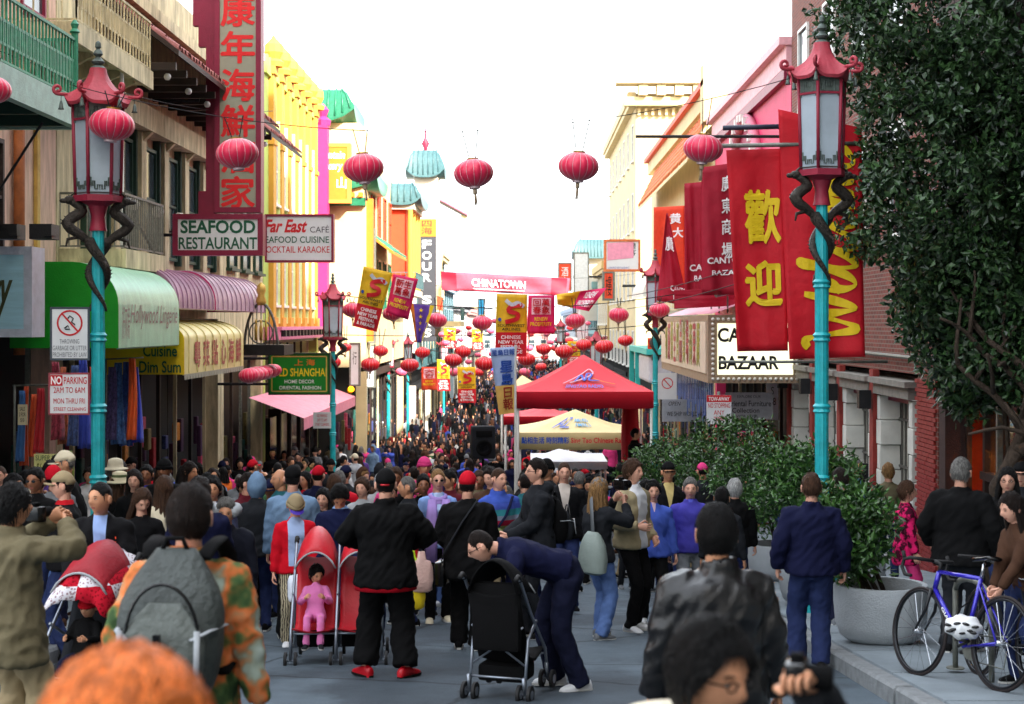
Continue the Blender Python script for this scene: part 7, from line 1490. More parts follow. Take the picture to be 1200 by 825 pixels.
for q in nodes_of(H_GING)[0]:
    if q.type == 'BUMP': q.inputs['Strength'].default_value = .25
for c in o.children:
    if c.name.startswith('hair'):
        hc = Hm(o).translation; c.data.transform(Matrix.Translation(hc) @ Matrix.Diagonal((1.3, 1.2, 1.06, 1)) @ Matrix.Translation(-hc))
camo = fabric('orange_camo', (200, 110, 60)); _n, _l, _b = nodes_of(camo); _t = _n.new('ShaderNodeTexNoise'); _t.inputs['Scale'].default_value = 9; _t.inputs['Detail'].default_value = 2; _r = _n.new('ShaderNodeValToRGB'); _r.color_ramp.interpolation = 'B_SPLINE'
for p_, c_ in ((.36, (52, 70, 44)), (.46, (80, 116, 70)), (.52, (206, 104, 54)), (.6, (214, 130, 80)), (.68, (60, 130, 110))): _e = _r.color_ramp.elements.new(p_); _e.color = lin(c_)
_r.color_ramp.elements.remove(_r.color_ramp.elements[0]); _l(_n['Texture Coordinate'].outputs['Object'], _t.inputs[0]); _l(_t.outputs[0], _r.inputs[0]); _l(_r.outputs[0], _b.inputs['Base Color'])
o = pp('man in orange and green camouflage shirt wearing a grey backpack', 222, 6.0, 569, yaw=176, top=camo, hem=.74, bulk=1.12, hair='short', hair_m=H_DBR, vox=.012, arms=((-.3, .02, .86), (.3, -.05, .9)), bottom=C('charcoal'), collar=.03, strand=4000)
backpack(o, mat('cloth_pack_grey', (62, 68, 66), .6, var=.25, scale=9, bump=.2), mat('cloth_pack_pale', (88, 94, 90), .6, var=.25, scale=9, bump=.2), 1, .4, .56, .24, .86)
o = pp('man in olive jacket raising a camera at the left edge', 14, 8.6, 568, yaw=138, top=C('olive'), bulk=1.2, hem=.7, long=True, bottom=C('khaki'), loose=1.35, hair='full', hair_m=H_BLK, skin=skin_m, arms=((-.08, -.32, 1.5), (.05, -.3, 1.52)), elbow=((-1, -.1, -.5), (1, -.1, -.6)), curl=(1, 1), palms=((0, -1, .3), (0, -1, .3)), vox=.014, folds=.013)
camera_prop(PT(42, 602, 8.8), 140, 'small camera held up by the man in the olive jacket', 1.0)
# --- left pushchair group
o = pp('man in black jacket and pale blue shirt pushing a draped pushchair', 121, 11.7, 588, yaw=8, H=1.66, lean=14, head=(-35, -14), top=zmat('black_team_jacket', (20, 20, 22), front=((150, 176, 226), .055, .03, .9, 1.47)), bulk=1.16, hair='crop', hair_m=H_BLK, skin=skin_m, arms=((-.2, -.36, 1.02), (.16, -.36, 1.02)), curl=(1.1, 1.1))
text(o, 'SF', .07, .12, 1.14, 1.24, -.205, mat('orange_letters', (220, 70, 30), .6, var=0, bump=0), bold=.02, name='jacket_letters')
# --- left crowd
pp('man in beige flat cap and black jacket in profile on the left', 75, 14, 553, yaw=-78, hat='cap', hat_m=C('khaki'), hair_m=H_DBR, top=zmat('black_red_collar', (20, 20, 22), [(1.42, 1.6, (176, 24, 34))]), bulk=1.12, arms=((-.12, -.3, 1.1), (.12, -.3, 1.12)))
pp('woman with long brown hair in black top looking down', 166, 14.2, 572, yaw=20, sex='f', head=(12, 28), hair='long', hair_m=H_BR, top=zmat('black_vneck', (16, 16, 18), front=((214, 166, 142), .06, .0, 1.3, 1.5)))
pp('woman with dark hair at the left behind the flat cap man', 15, 15, 556, yaw=70, sex='f', hair='long', hair_m=H_BLK, skin=skin_m)
pp('man in dark sunglasses beside the sale card', 42, 14.6, 569, yaw=-10, glasses='sun', hair='short', hair_m=H_BLK, skin=skin_d, H=1.6)
pp('man in white sun hat beside the left lamp pole', 134, 19.5, 536, yaw=95, hat='sunhat', hat_m=C('cream'), top=C('charcoal'), hair_m=H_GRY)
pp('woman in striped knitted hat just below the white sun hat', 139, 17.8, 551, yaw=120, sex='f', hat='sunhat', hat_m=zmat('striped_hat', (200, 190, 160), [(1.52, 1.55, (80, 90, 60))]), hair='long', hair_m=H_BR, top=C('black'))
pp('smiling man in bright blue jacket at the back on the left', 172, 19.4, 545, yaw=0, top=C('royal'), skin=skin_d, hair_m=H_BLK)
pp('woman with dark fringe under the dim sum awning', 158, 17.5, 551, yaw=0, sex='f', hair='long', hair_m=H_DBR, skin=skin_l)
pp('woman with long auburn hair and pale coat seen from behind on the left', 192, 15.5, 558, yaw=200, sex='f', hair='long', hair_m=H_BR, top=C('cream'))
pp('man in dark jacket with white headphones behind the backpack man', 233, 12.6, 560, yaw=178, hair='full', hair_m=H_DBR, top=C('navy'), bulk=1.2)
pp('young man in grey hoodie left of the hooded jacket man', 249, 15.6, 559, yaw=8, hair='full', hair_m=H_BLK, skin=skin_m, top=zmat('grey_hoodie', (60, 66, 90), front=((200, 200, 204), .05, .01, 1.25, 1.47)))
o = pp('man in black jacket with pale open hood lining facing the camera', 265, 12.8, 584, yaw=6, top=zmat('dark_parka', (24, 26, 36), front=((70, 78, 58), .05, .012, 1.0, 1.45)), bulk=1.22, hair='short', hair_m=H_GRY, skin=skin_m, head=(0, 10))
b = MB(); b.tube([(.1 * math.sin(a), -.09 * math.cos(a) + .01, 1.36 + .05 * abs(math.sin(a / 2))) for a in [R(30 + 300 * j / 18) for j in range(19)]], (.035, .045), 8); b.build('pale_hood', C('light_grey'), o, True, fix=False)
pp('person in grey hood seen from behind right of the parka man', 301, 16.5, 557, yaw=190, hat='hood', hat_m=C('denim'), top=C('charcoal'), bulk=1.15)
pp('bald man in profile behind the denim jacket man', 329, 18.4, 549, yaw=-58, hair='bald', hair_m=H_GRY, skin=skin_m, top=C('teal'))
pp('man in light denim jacket and black cap seen from behind', 343, 15.9, 546, yaw=180, top=C('denim'), bulk=1.18, hat='cap', hair_m=H_BLK, bottom=C('black'))
pp('person in crimson cap and navy top in the crowd left of the second lamp', 373, 21, 546, yaw=165, hat='cap', hat_m=C('red'), top=C('navy'))
animal = fabric('zebra_print', (130, 120, 96)); _n, _l, _b = nodes_of(animal); _t = _n.new('ShaderNodeTexWave'); _t.inputs['Scale'].default_value = 14; _t.inputs['Distortion'].default_value = 6; _r = _n.new('ShaderNodeValToRGB'); _r.color_ramp.elements[0].color = lin((40, 34, 28)); _r.color_ramp.elements[1].color = lin((176, 166, 140)); _l(_n['Texture Coordinate'].outputs['Object'], _t.inputs[0]); _l(_t.outputs[0], _r.inputs[0]); _l(_r.outputs[0], _b.inputs['Base Color'])
o = pp('woman in tan knitted hat and red jacket looking down, zebra print trousers', 346, 15.2, 578, yaw=14, sex='f', head=(8, 34), hat='beanie', hat_m=C('khaki'), hair='short', hair_m=H_DBR, top=zmat('red_track_jacket', (190, 16, 34), front=((150, 170, 206), .085, .075, .8, 1.46)), bulk=1.18, bottom=animal, loose=1.15, shoes=C('white_shoe'), feet=((-.1, -.05), (.11, .05)), arms=((-.26, -.06, .82), (.24, -.1, .84)))
b = MB(); b.rings([[Hm(o) @ Vector((.085 * math.sin(a), -.1 * math.cos(a) - (.05 if k_ else 0), .02 - .02 * k_)) for a in [R(-60 + 120 * j / 10) for j in range(11)]] for k_ in (0, 1)], cap=False, closed=False); b.build('purple_peak', mat('cloth_purple_peak', (70, 40, 170), .6), o, True, fix=False)
pp('person in navy top leaning over the red double pushchair', 399, 15.5, 579, yaw=4, lean=12, H=1.62, head=(6, 40), hair='full', hair_m=H_BLK, skin=skin_m, top=zmat('navy_collar', (22, 28, 60), [(1.36, 1.6, (130, 170, 220))]), bulk=1.1, arms=((-.22, -.34, 1.0), (.2, -.34, 1.0)), curl=(1.1, 1.1))
pp('woman with sunglasses pushed up on long black hair', 379, 17.0, 577, yaw=-6, sex='f', H=1.52, hair='long', hair_m=H_BLK, skin=skin_l, top=C('charcoal'))
pp('woman with auburn hair back turned beyond the zebra print trousers', 392, 18.6, 556, yaw=180, sex='f', hair='long', hair_m=H_BR)
pp('pale faced woman looking right beside the man in black', 425, 18.2, 560, yaw=-15, sex='f', hair='full', hair_m=H_BR, skin=skin_l, top=C('light_grey'))
pp('person in scarlet jacket half hidden by the man in black', 455, 15.0, 563, yaw=10, top=C('red'), bulk=1.25, hair='short', hair_m=H_BLK)
pp('grey haired man facing left beside the man in black cap', 478, 17.2, 558, yaw=-80, hair='crop', hair_m=H_GRY, skin=skin_m, top=C('charcoal'))
pp('young dark haired man scratching his ear left of the lilac scarf', 496, 18.6, 556, yaw=8, skin=skin_d, hair_m=H_BLK, arms=((-.13, -.1, 1.55), None), elbow=((-1, -.2, -.6), None))
pp('child in bright pink hat carried above the crowd', 497, 21.5, 530, yaw=20, sex='f', hat='beanie', hat_m=C('pink'), top=C('pink'), skin=skin_m, bulk=1.1)
# --- right pavement
pp('man in navy jacket and jeans standing at the kerb, back turned', 951, 13.4, 555, yaw=176, top=C('navy'), bulk=1.26, bottom=C('jeans'), loose=1.3, shoes=C('black'), sole=C('dark_sole'), hair='short', hair_m=H_BR, arms=((-.3, -.04, .88), (.3, -.02, .9)), collar=.03, folds=.012, feet=((-.08, .06), (.12, -.08)))
pp('grey haired man in long dark coat standing behind the bicycle', 1126, 13.4, 537, yaw=150, top=C('black'), bulk=1.34, hem=.8, long=True, bottom=C('charcoal'), loose=1.3, hair='short', hair_m=H_GRY, arms=((-.34, -.05, .9), (.3, -.1, .95)))
pink_cam = fabric('pink_camouflage', (190, 24, 84)); _n, _l, _b = nodes_of(pink_cam); _t = _n.new('ShaderNodeTexNoise'); _t.inputs['Scale'].default_value = 14; _r = _n.new('ShaderNodeValToRGB'); _r.color_ramp.elements[0].position = .45; _r.color_ramp.elements[0].color = lin((60, 10, 30)); _r.color_ramp.elements[1].position = .55; _r.color_ramp.elements[1].color = lin((206, 30, 96)); _l(_n['Texture Coordinate'].outputs['Object'], _t.inputs[0]); _l(_t.outputs[0], _r.inputs[0]); _l(_r.outputs[0], _b.inputs['Base Color'])
pp('girl in pink camouflage coat behind the planter', 1062, 16.6, 563, yaw=82, sex='f', H=1.46, hair='full', hair_m=H_BR, top=pink_cam, hem=.7, bulk=1.15, bottom=C('pink'), shoes=C('black'))
pp('woman with glasses and long dark hair at the right edge', 1181, 14.3, 562, yaw=-20, sex='f', H=1.6, hair='long', hair_m=H_BLK, glasses='clear', top=C('black'), bulk=1.1)
pp('bearded man at the right edge behind the woman with glasses', 1197, 16, 542, yaw=-25, hat='cap', top=C('charcoal'), hair_m=H_BLK)
pp('dark haired woman crouching at the right edge beside the bicycles', 1206, 11.3, 615, yaw=-72, sex='f', H=1.42, lean=14, hair='long', hair_m=H_DBR, top=C('brown'), arms=((-.05, -.36, .95), (.05, -.36, .95)))
pp('man in sunglasses walking along the brick wall', 1003, 20.5, 537, yaw=30, glasses='sun', hair='crop', hair_m=H_GRY, skin=skin_m, top=zmat('teal_black_top', (20, 22, 26), front=((90, 120, 150), .06, .04, .9, 1.47)))
pp('blonde curly haired person facing the brick windows', 1041, 22.5, 543, yaw=175, sex='f', hair='full', hair_m=H_BLD, top=C('olive'))
pp('blonde woman behind the shrub right of the navy jacket man', 976, 19.4, 554, yaw=20, sex='f', hair='long', hair_m=H_BLD, top=C('light_grey'))
pp('white haired person in black coat seen from behind right of the couple', 861, 19.3, 562, yaw=170, hair='full', hair_m=H_WHT, top=C('black'), bulk=1.15)
o = pp('dark haired man in charcoal sports top beside the white haired person', 846, 16.8, 572, yaw=165, hair='short', hair_m=H_BLK, skin=skin_m, top=C('charcoal'), bottom=C('dark_jeans'))
pp('person in dark jacket walking behind the navy jacket man', 985, 15.9, 562, yaw=185, top=C('charcoal'), bottom=C('dark_jeans'), hair_m=H_DBR, shoes=C('grey'), H=1.6)
o = pp('man in black adjusting the red tent while standing on a step', 744, 34.2, 500, yaw=86, H=1.76, z_add=.82, top=C('black'), bulk=1.1, hair='short', hair_m=H_BLK, skin=skin_m, arms=((-.2, -.46, 1.05), (.2, -.5, 1.2)))
b = MB(); b.bbox(-.3, .3, -.3, .3, 0, .82, .02); tag(b.build('step_box', dark_wood, None, loc=(o.location.x, o.location.y, gz(34.2))), 'dark wooden step box under the man at the tent', 'box')
pp('man in grey jacket standing at the corner by the white wall', 410, 62, 511, yaw=10, top=C('grey'), hair_m=H_BLK); pp('person in dark coat with red bag at the corner by the white wall', 423, 62.5, 511, yaw=-5, top=C('black'), hat='beanie', hat_m=C('cream'))
# ================================================================ pushchairs
alu = mat('aluminium_tube', (150, 158, 170), .35, .7, var=.1, bump=.02); rub = mat('black_rubber', (24, 24, 25), .7, var=.1); fab_k = C('black')
def wheel_pair(parent, x, y, z, r=.075, gap=.045):
    for s in (-1, 1):
        b = MB(); b.rings([[(x + s * gap + dx, y + q * r * math.cos(a), z + q * r * math.sin(a)) for a in [2 * math.pi * j / 20 for j in range(20)]] for dx, q in ((-.014, .86), (-.012, 1), (.012, 1), (.014, .86))]); w_ = b.build('wheel', rub, parent, 50)
        b = MB(); b.rings([[(x + s * gap + dx, y + .5 * r * math.cos(a), z + .5 * r * math.sin(a)) for a in [2 * math.pi * j / 12 for j in range(12)]] for dx in (-.016, .016)]); b.build('hub', alu, w_, 50)
    b = MB(); b.tube([(x - gap, y, z), (x + gap, y, z)], .01, 6).tube([(x, y, z), (x, y + .03, z + .14)], .016, 6); b.build('fork', alu, parent, True)
def pushchair(label, X, Y, rz, n=1, cover=None, frame=alu, hoodm=None, name='pushchair', W=.42, seatm=None):
    """an umbrella-fold pushchair; its front looks toward -y of its own frame"""
    r = empty(name, (X, Y, gz(Y)), R(rz), label, 'pushchair', 'pushchairs'); tot = W * n; xs = [-tot / 2 + W * i for i in range(n + 1)]
    for x in xs:
        wheel_pair(r, x, -.36, .075); wheel_pair(r, x, .24, .075)
        b = MB(); b.tube([(x, -.36, .12), (x, -.3, .34), (x, .1, .72), (x, .36, 1.02), (x, .44, 1.04)], .013, 8); b.build('side_tube', frame, r, True)
        b = MB(); b.tube([(x, .24, .12), (x, .16, .5), (x, -.06, .62)], .013, 8); b.build('rear_tube', frame, r, True)
        b = MB(); b.tube([(x, .36, 1.02), (x, .41, 1.06), (x, .46, 1.04)], .021, 8); b.build('handle', rub, r, True)
    for i in range(n):
        x0, x1 = xs[i] + .015, xs[i + 1] - .015
        b = MB(); b.tube([(x0, .2, .3), (x1, .24, .62)], .009, 6).tube([(x1, .2, .3), (x0, .24, .62)], .009, 6).tube([(x0, -.3, .3), (x1, -.3, .3)], .01, 6).tube([(x0, .24, .2), (x1, .24, .2)], .01, 6); b.build('cross_brace', frame, r, True)
        b = MB(); prof = [(-.34, .36), (-.1, .30), (.06, .34), (.2, .62), (.32, .92)]; m_ = 8; rs = [[(x0 + (x1 - x0) * j / m_, y + .0, z - .035 * math.sin(math.pi * j / m_)) for j in range(m_ + 1)] for y, z in prof]; back = [[(p[0], p[1] + .012, p[2] - .018) for p in rr] for rr in rs]
        b.rings([a + c[::-1] for a, c in zip(rs, back)]); b.build('seat', seatm or cover, r, True)
        b = MB(); b.rings([[(x0 + (x1 - x0) * j / 10, .3 - .44 * math.sin(t) , .78 + .40 * math.cos(t) * (.3 + .7 * math.sin(math.pi * j / 10) ** .7) ) for j in range(11)] for t in [R(-8 + 11 * q) for q in range(7)]], cap=False, closed=False); q = b.build('hood', hoodm or cover, r, True); md = q.modifiers.new('thick', 'SOLIDIFY'); md.thickness = .012
        b = MB(); t = R(58); b.tube([(x0 + (x1 - x0) * j / 10, .3 - .44 * math.sin(t), .78 + .40 * math.cos(t) * (.3 + .7 * math.sin(math.pi * j / 10) ** .7)) for j in range(11)], .009, 6); b.build('hood_edge', C('light_grey'), q, True)
        b = MB(); b.bbox(x0 + .02, x1 - .02, -.14, .16, .14, .28, .03); b.build('basket', fab_k, r, 40)
    return r
blackpc = pushchair('black umbrella pushchair seen from behind under the bending man', PX(594, 11.75), 11.75, 162, 1, fab_k, hoodm=fab_k, W=.46); blackpc.scale = (.95, .95, .92)
b = MB(); b.bbox(-.2, .2, .2, .3, .42, .98, .04); b.build('back_pouch', fab_k, blackpc, 40)
redfab = mat('cloth_red_nylon', (186, 22, 38), .45, var=.12, bump=.06); mat_blue = C('light_grey')
redpc = pushchair('red double pushchair with a child in pink', PX(396, 14.0), 14.0, 4, 2, redfab, hoodm=redfab, W=.40)
o = person('small child in pink outfit asleep in the red double pushchair', 0, 0, .92, yaw=4, sex='f', sit=.42, lean=-24, head=(28, 18), hair='full', hair_m=H_BLK, skin=skin_m, top=fabric('pale_pink', (214, 120, 176)), bottom=fabric('pale_pink', (214, 120, 176)), shoes=C('charcoal'), feet=((-.12, -.52, .32), (.12, -.52, .32)), arms=((-.16, -.28, 1.15), (.16, -.28, 1.15)), vox=.012, loc=(PX(396, 14.0) - .2, 13.96, gz(14.0)), group='children in pushchairs', folds=.005)
b = MB(); b.bbox(-.1, .1, -.08, .08, -.16, .1, .06); tag(b.build('carrier_bag', mat('plastic_white', (214, 220, 232), .35, var=.1, bump=.2), None, True, loc=(PX(350, 14.3), 14.3, PZ(686, 14.3))), 'white plastic bag hanging on the red pushchair', 'bag')
for px, c, lb, z in ((482, (176, 206, 40), 'lime green carrier bag beside the man in black', 670), (485, (222, 196, 30), 'yellow carrier bag below the lime one', 692), (494, (206, 170, 160), 'pale pink carrier bag beside the man in black', 672)):
    b = MB(); b.rings([[(wx * math.copysign(abs(math.cos(a)) ** .6, math.cos(a)) + .008 * math.sin(5 * a + z * 30), wy * math.sin(a) + .01 * math.sin(3 * a + z * 20), z) for a in [2 * math.pi * j / 20 for j in range(20)]] for z, wx, wy in ((-.22, .09, .03), (-.2, .13, .05), (-.08, .135, .055), (.06, .13, .04), (.14, .11, .02), (.16, .06, .015), (.26, .03, .01))]); b.v = [(p[0] * .8, p[1] * .8, p[2] * .8) for p in b.v]; tag(b.build('carrier_bag', mat('plastic_%d' % px, c, .4, var=.12, bump=.15), None, True, loc=(PX(px, 14.4), 14.4, PZ(z, 14.4)), rot=(0, 0, .3)), lb, 'bag')
leftpc = pushchair('pushchair draped with red and white scarf carrying a baby', PX(98, 11.0), 11.0, -12, 1, C('charcoal'), hoodm=mat('cloth_dark_red', (150, 20, 36), .6), W=.46)
drape = fabric('team_scarf', (170, 20, 40)); _n, _l, _b = nodes_of(drape); _t = _n.new('ShaderNodeTexChecker'); _t.inputs['Scale'].default_value = 3.1; _t.inputs['Color1'].default_value = lin((176, 20, 40)); _t.inputs['Color2'].default_value = lin((214, 210, 216)); _l(_n['Texture Coordinate'].outputs['Object'], _t.inputs[0])
_v = _n.new('ShaderNodeTexVoronoi'); _v.inputs['Scale'].default_value = 38; _v.distance = 'CHEBYCHEV'; _c = _n.new('ShaderNodeValToRGB'); _c.color_ramp.interpolation = 'CONSTANT'; _c.color_ramp.elements[0].color = (.25, .05, .07, 1); _c.color_ramp.elements[1].color = (1, 1, 1, 1); _c.color_ramp.elements[1].position = .3; _l(_n['Texture Coordinate'].outputs['Object'], _v.inputs['Vector']); _l(_v.outputs['Distance'], _c.inputs[0])
_x = _n.new('ShaderNodeMixRGB'); _x.blend_type = 'MULTIPLY'; _x.inputs[0].default_value = .7; _l(_t.outputs[0], _x.inputs[1]); _l(_c.outputs[0], _x.inputs[2]); _l(_x.outputs[0], _b.inputs['Base Color'])
b = MB(); b.rings([[(-.3 + .6 * j / 12, .34 - .5 * math.sin(t) - .02 * math.sin(j * 1.9), .82 + .38 * math.cos(t) * (.6 + .4 * math.sin(math.pi * j / 12)) - .12 * (abs(j - 6) / 6) ** 3 + .012 * math.sin(j * 2.3 + t * 3)) for j in range(13)] for t in [R(-30 + 14 * q) for q in range(9)]], cap=False, closed=False); q = b.build('team_scarf', drape, None, True, loc=leftpc.location, rot=leftpc.rotation_euler); q.scale = (.86, .95, .93); tag(q, 'red and white scarf spread over the left pushchair hood', 'scarf'); md = q.modifiers.new('thick', 'SOLIDIFY'); md.thickness = .012
person('baby in red and yellow hat sitting in the draped pushchair', 0, 0, .8, yaw=-12, sit=.42, lean=-18, head=(0, 10), hair='short', hair_m=H_BLK, hat='beanie', hat_m=zmat('red_yellow_hat', (190, 20, 34), [(1.0, 2, (226, 190, 30))]), skin=skin_m, top=C('black'), bottom=C('dark_jeans'), shoes=C('black'), feet=((-.14, -.55, .36), (.14, -.55, .36)), arms=((-.18, -.3, 1.1), (.18, -.3, 1.1)), vox=.012, loc=(PX(99, 11.0), 10.95, gz(11)), group='children in pushchairs', folds=.005)
# loudspeaker on a stand
r = empty('loudspeaker', (PX(566, 38), 38, gz(38)), R(8), 'black loudspeaker on a stand in the crowd left of the tents', 'loudspeaker'); zc = PZ(518, 38) - gz(38)
b = MB(); b.bbox(-.29, .29, -.25, .25, zc - .4, zc + .4, .05); b.build('cabinet', C('charcoal'), r, 40); b = MB(); b.lathe([(.2, 0), (.2, .02), (.15, .01), (.05, -.02)], n=20); q = b.build('woofer', C('black'), r, True, loc=(0, -.25, zc - .13), rot=(R(90), 0, 0)); b = MB(); b.bbox(-.2, .2, -.275, -.24, zc + .14, zc + .3, .02); b.build('horn', C('black'), r, 40)
b = MB(); b.tube([(0, 0, .6), (0, 0, zc - .4)], .03, 8)
for a in (0, 2.1, 4.2): b.tube([(0, 0, .75), (.5 * math.cos(a), .5 * math.sin(a), 0)], .02, 6)
b.build('stand', C('black'), r, True)
# ================================================================ bicycles
tyre_m = mat('tyre', (30, 22, 22), .7, var=.1); rim_m = mat('black_rim', (26, 28, 32), .35, .3, var=.1); bikeblue = mat('bike_blue', (44, 34, 168), .25, .2, var=.05, bump=0, coat=.6); chrome = mat('chrome', (190, 194, 200), .2, .9, var=.05, bump=0)
def bicycle(label, rear, front, lean, fm, forkm, drop=True, rack=False, group='bicycles on the right pavement'):
    """x axis from rear to front wheel"""
    d = Vector(front) - Vector(rear); wb_ = .985; r = empty('bicycle', (rear[0], rear[1], gz(rear[1]) + KH), math.atan2(d.y, d.x), label, 'bicycle', group)
    zf, zr = gz(front[1]), gz(rear[1]); r.rotation_euler = (R(lean), -math.asin(max(-.2, min(.2, (zf - zr) / wb_))), math.atan2(d.y, d.x)); Rw = .335
    for nm, x in (('rear_wheel', 0), ('front_wheel', wb_)):
        b = MB(); b.tube([(x + Rw * math.cos(a), 0, Rw + Rw * math.sin(a) * .985) for a in [2 * math.pi * j / 40 for j in range(41)]], .0135, 8, cap=False); w_ = b.build('wheel', tyre_m, r, True)
        b = MB(); b.tube([(x + .312 * math.cos(a), 0, Rw + .312 * math.sin(a)) for a in [2 * math.pi * j / 40 for j in range(41)]], (.011, .017), 6, cap=False); b.build('rim', rim_m, w_, True)
        b = MB()
        for j in range(20): a = 2 * math.pi * j / 20; b.tube([(x + .02 * math.cos(a + 1.2 * (-1) ** j), .02 * (-1) ** j, Rw + .02 * math.sin(a + 1.2 * (-1) ** j)), (x + .3 * math.cos(a), 0, Rw + .3 * math.sin(a))], .0016, 3)
        b.build('spokes', chrome, w_, fix=False)
        b = MB(); b.tube([(x, -.05, Rw), (x, .05, Rw)], .018, 10); b.build('hub', chrome, w_, True)
    bb, st, ht, hb = (.42, 0, .27), (.285, 0, .78), (.79, 0, .80), (.83, 0, .67)
    b = MB(); b.tube([st, ht], .017, 10).tube([bb, hb], .02, 10).tube([bb, st], .017, 10).tube([ht, hb], .021, 10)
    for s in (-.05, .05): b.tube([bb, (0, s, Rw)], .009, 8).tube([(.29, s * .3, .74), (0, s, Rw)], .008, 8)
    b.build('frame', fm, r, True)
    b = MB()
    for s in (-.045, .045): b.tube([(.835, s * .6, .66), (.87, s, .5), (wb_, s, Rw)], [.014, .013, .008], 8)
    b.tube([(.835, -.03, .66), (.835, .03, .66)], .016, 8); b.build('fork', forkm, r, True)
    b = MB(); b.tube([ht, (.775, 0, .86), (.86, 0, .88)], .015, 8); b.build('stem', rub, r, True)
    b = MB()
    if drop:
        for s in (-1, 1): b.tube([(.86, 0, .88), (.865, s * .16, .885), (.9, s * .2, .885), (.965, s * .205, .87), (.985, s * .205, .81), (.94, s * .205, .755), (.86, s * .205, .75)], .014, 8); b.tube([(.96, s * .205, .88), (.985, s * .205, .93)], .016, 6)
    else: b.tube([(.8, -.29, .9), (.86, -.1, .9), (.86, .1, .9), (.8, .29, .9)], .013, 8)
    b.build('handlebar', rub, r, True)
    b = MB(); b.tube([st, (.262, 0, .9)], .013, 8); b.build('seat_post', chrome, r, True)
    b = MB(); b.rings([[(x, w_ * math.cos(a), .915 + h_ + .018 * math.sin(a)) for a in [2 * math.pi * j / 10 for j in range(10)]] for x, w_, h_ in ((.12, .05, .015), (.16, .07, .02), (.24, .05, .012), (.33, .022, .006), (.39, .016, .0))]); b.build('saddle', C('gloss_black'), r, True)
    b = MB(); b.rings([[(.42 + q * math.cos(a), y, .27 + q * math.sin(a)) for a in [2 * math.pi * j / 24 for j in range(24)]] for y, q in ((-.05, .085), (-.046, .09), (-.042, .085))]); b.build('chainring', iron_grey, r, 50)
    for s in (-1, 1):
        b = MB(); e = (.42 - .16 * s * .9, s * .075, .27 + .05 * s); b.tube([(.42, s * .06, .27), e], .011, 6); b.tube([e, (e[0], e[1] + s * .09, e[2])], .012, 6); b.cbox((e[0], e[1] + s * .06, e[2]), (.09, .07, .018)); b.build('crank', rub, r, True)
    b = MB(); b.tube([(.42, -.045, .36), (0, -.045, Rw + .05)], .005, 4).tube([(.42, -.045, .18), (.02, -.045, Rw - .18), (.0, -.045, Rw - .05)], .005, 4); b.build('chain', iron_grey, r, True)
    if rack:
        b = MB()
        for y in (-.07, -.023, .023, .07): b.tube([(.2, y, .78), (-.2, y, .77)], .006, 5)
        b.tube([(-.2, -.07, .77), (-.2, .07, .77)], .006, 5).tube([(.2, -.07, .78), (.2, .07, .78)], .006, 5)
        for s in (-1, 1): b.tube([(-.1, s * .07, .77), (0, s * .06, Rw)], .005, 5).tube([(.1, s * .07, .77), (0, s * .06, Rw)], .005, 5)
        b.build('rear_rack', chrome, r, True)
    return r
bike = bicycle('blue road bicycle with drop handlebars leaning at the rack', (3.38, 10.95), (3.02, 11.87), 9, bikeblue, rim_m)
text(bike, 'GIANT', -.11, .11, -.013, .013, 0, white_l, bold=.02, name='frame_lettering').matrix_local = Matrix.Translation((.62, .022, .46)) @ Matrix.Rotation(R(180), 4, 'Z') @ Matrix.Rotation(R(44.3), 4, 'Y')
bicycle('dark bicycle with silver rear rack at the right edge', (3.62, 10.9), (3.5, 11.9), 6, C('charcoal'), rim_m, False, True)
# helmet hung on the blue bicycle
hp = PT(1129, 735, 11.2); r = empty('bicycle_helmet', hp, R(-25), 'white vented bicycle helmet hanging on the blue bicycle', 'helmet')
b = MB(); n = 28; m_ = 12; rs = []
for i in range(1, m_ + 1):
    ph = math.pi * .56 * i / m_; ring = []
    for j in range(n):
        a = 2 * math.pi * j / n; rib = .5 + .5 * math.cos(a * 7); dent = .018 * (1 - rib) * math.sin(ph) ; ring.append(((.145 - dent) * math.sin(ph) * math.cos(a) * 1.0, (.1 - dent) * math.sin(ph) * math.sin(a), (.095 - dent * .6) * math.cos(ph)))
    rs.append(ring)
b.rings(rs[::-1]); b.build('shell', mat('helmet_white', (222, 224, 226), .3, var=.04, bump=0), r, True, rot=(R(62), 0, 0))
for j in range(9):
    a = -1.2 + .3 * j; b = MB(); b.ball((0, 0, 0), (.028, .012, .008), 10, 6); q = b.build('vent', C('gloss_black'), r, True); q.location = (.105 * math.sin(a), -.085 + .0 * j, .05 * math.cos(a * 2.2) * (1 if j % 2 else -.55)); q.rotation_euler = (R(80), .25 * math.sin(a * 3), 0)
b = MB(); b.tube([(-.08, .02, -.02), (-.02, -.02, .14), (.06, .03, .2)], .006, 5); b.build('strap', C('black'), r, True)
r = empty('bicycle_rack', (3.42, 11.72, gz(11.72) + KH), R(100), 'grey steel hoop rack behind the bicycles', 'bicycle rack'); b = MB(); b.tube([(-.3, 0, 0), (-.3, 0, .62)] + [(-.3 * math.cos(t), 0, .62 + .12 * math.sin(t)) for t in [math.pi * j / 8 for j in range(9)]] + [(.3, 0, .62), (.3, 0, 0)], .022, 10); b.build('hoop', iron_grey, r, True)
for x in (-.3, .3): b = MB(); b.lathe([(.07, 0), (.07, .01)], (x, 0, 0), 12); b.build('foot_plate', iron_grey, r, 40)
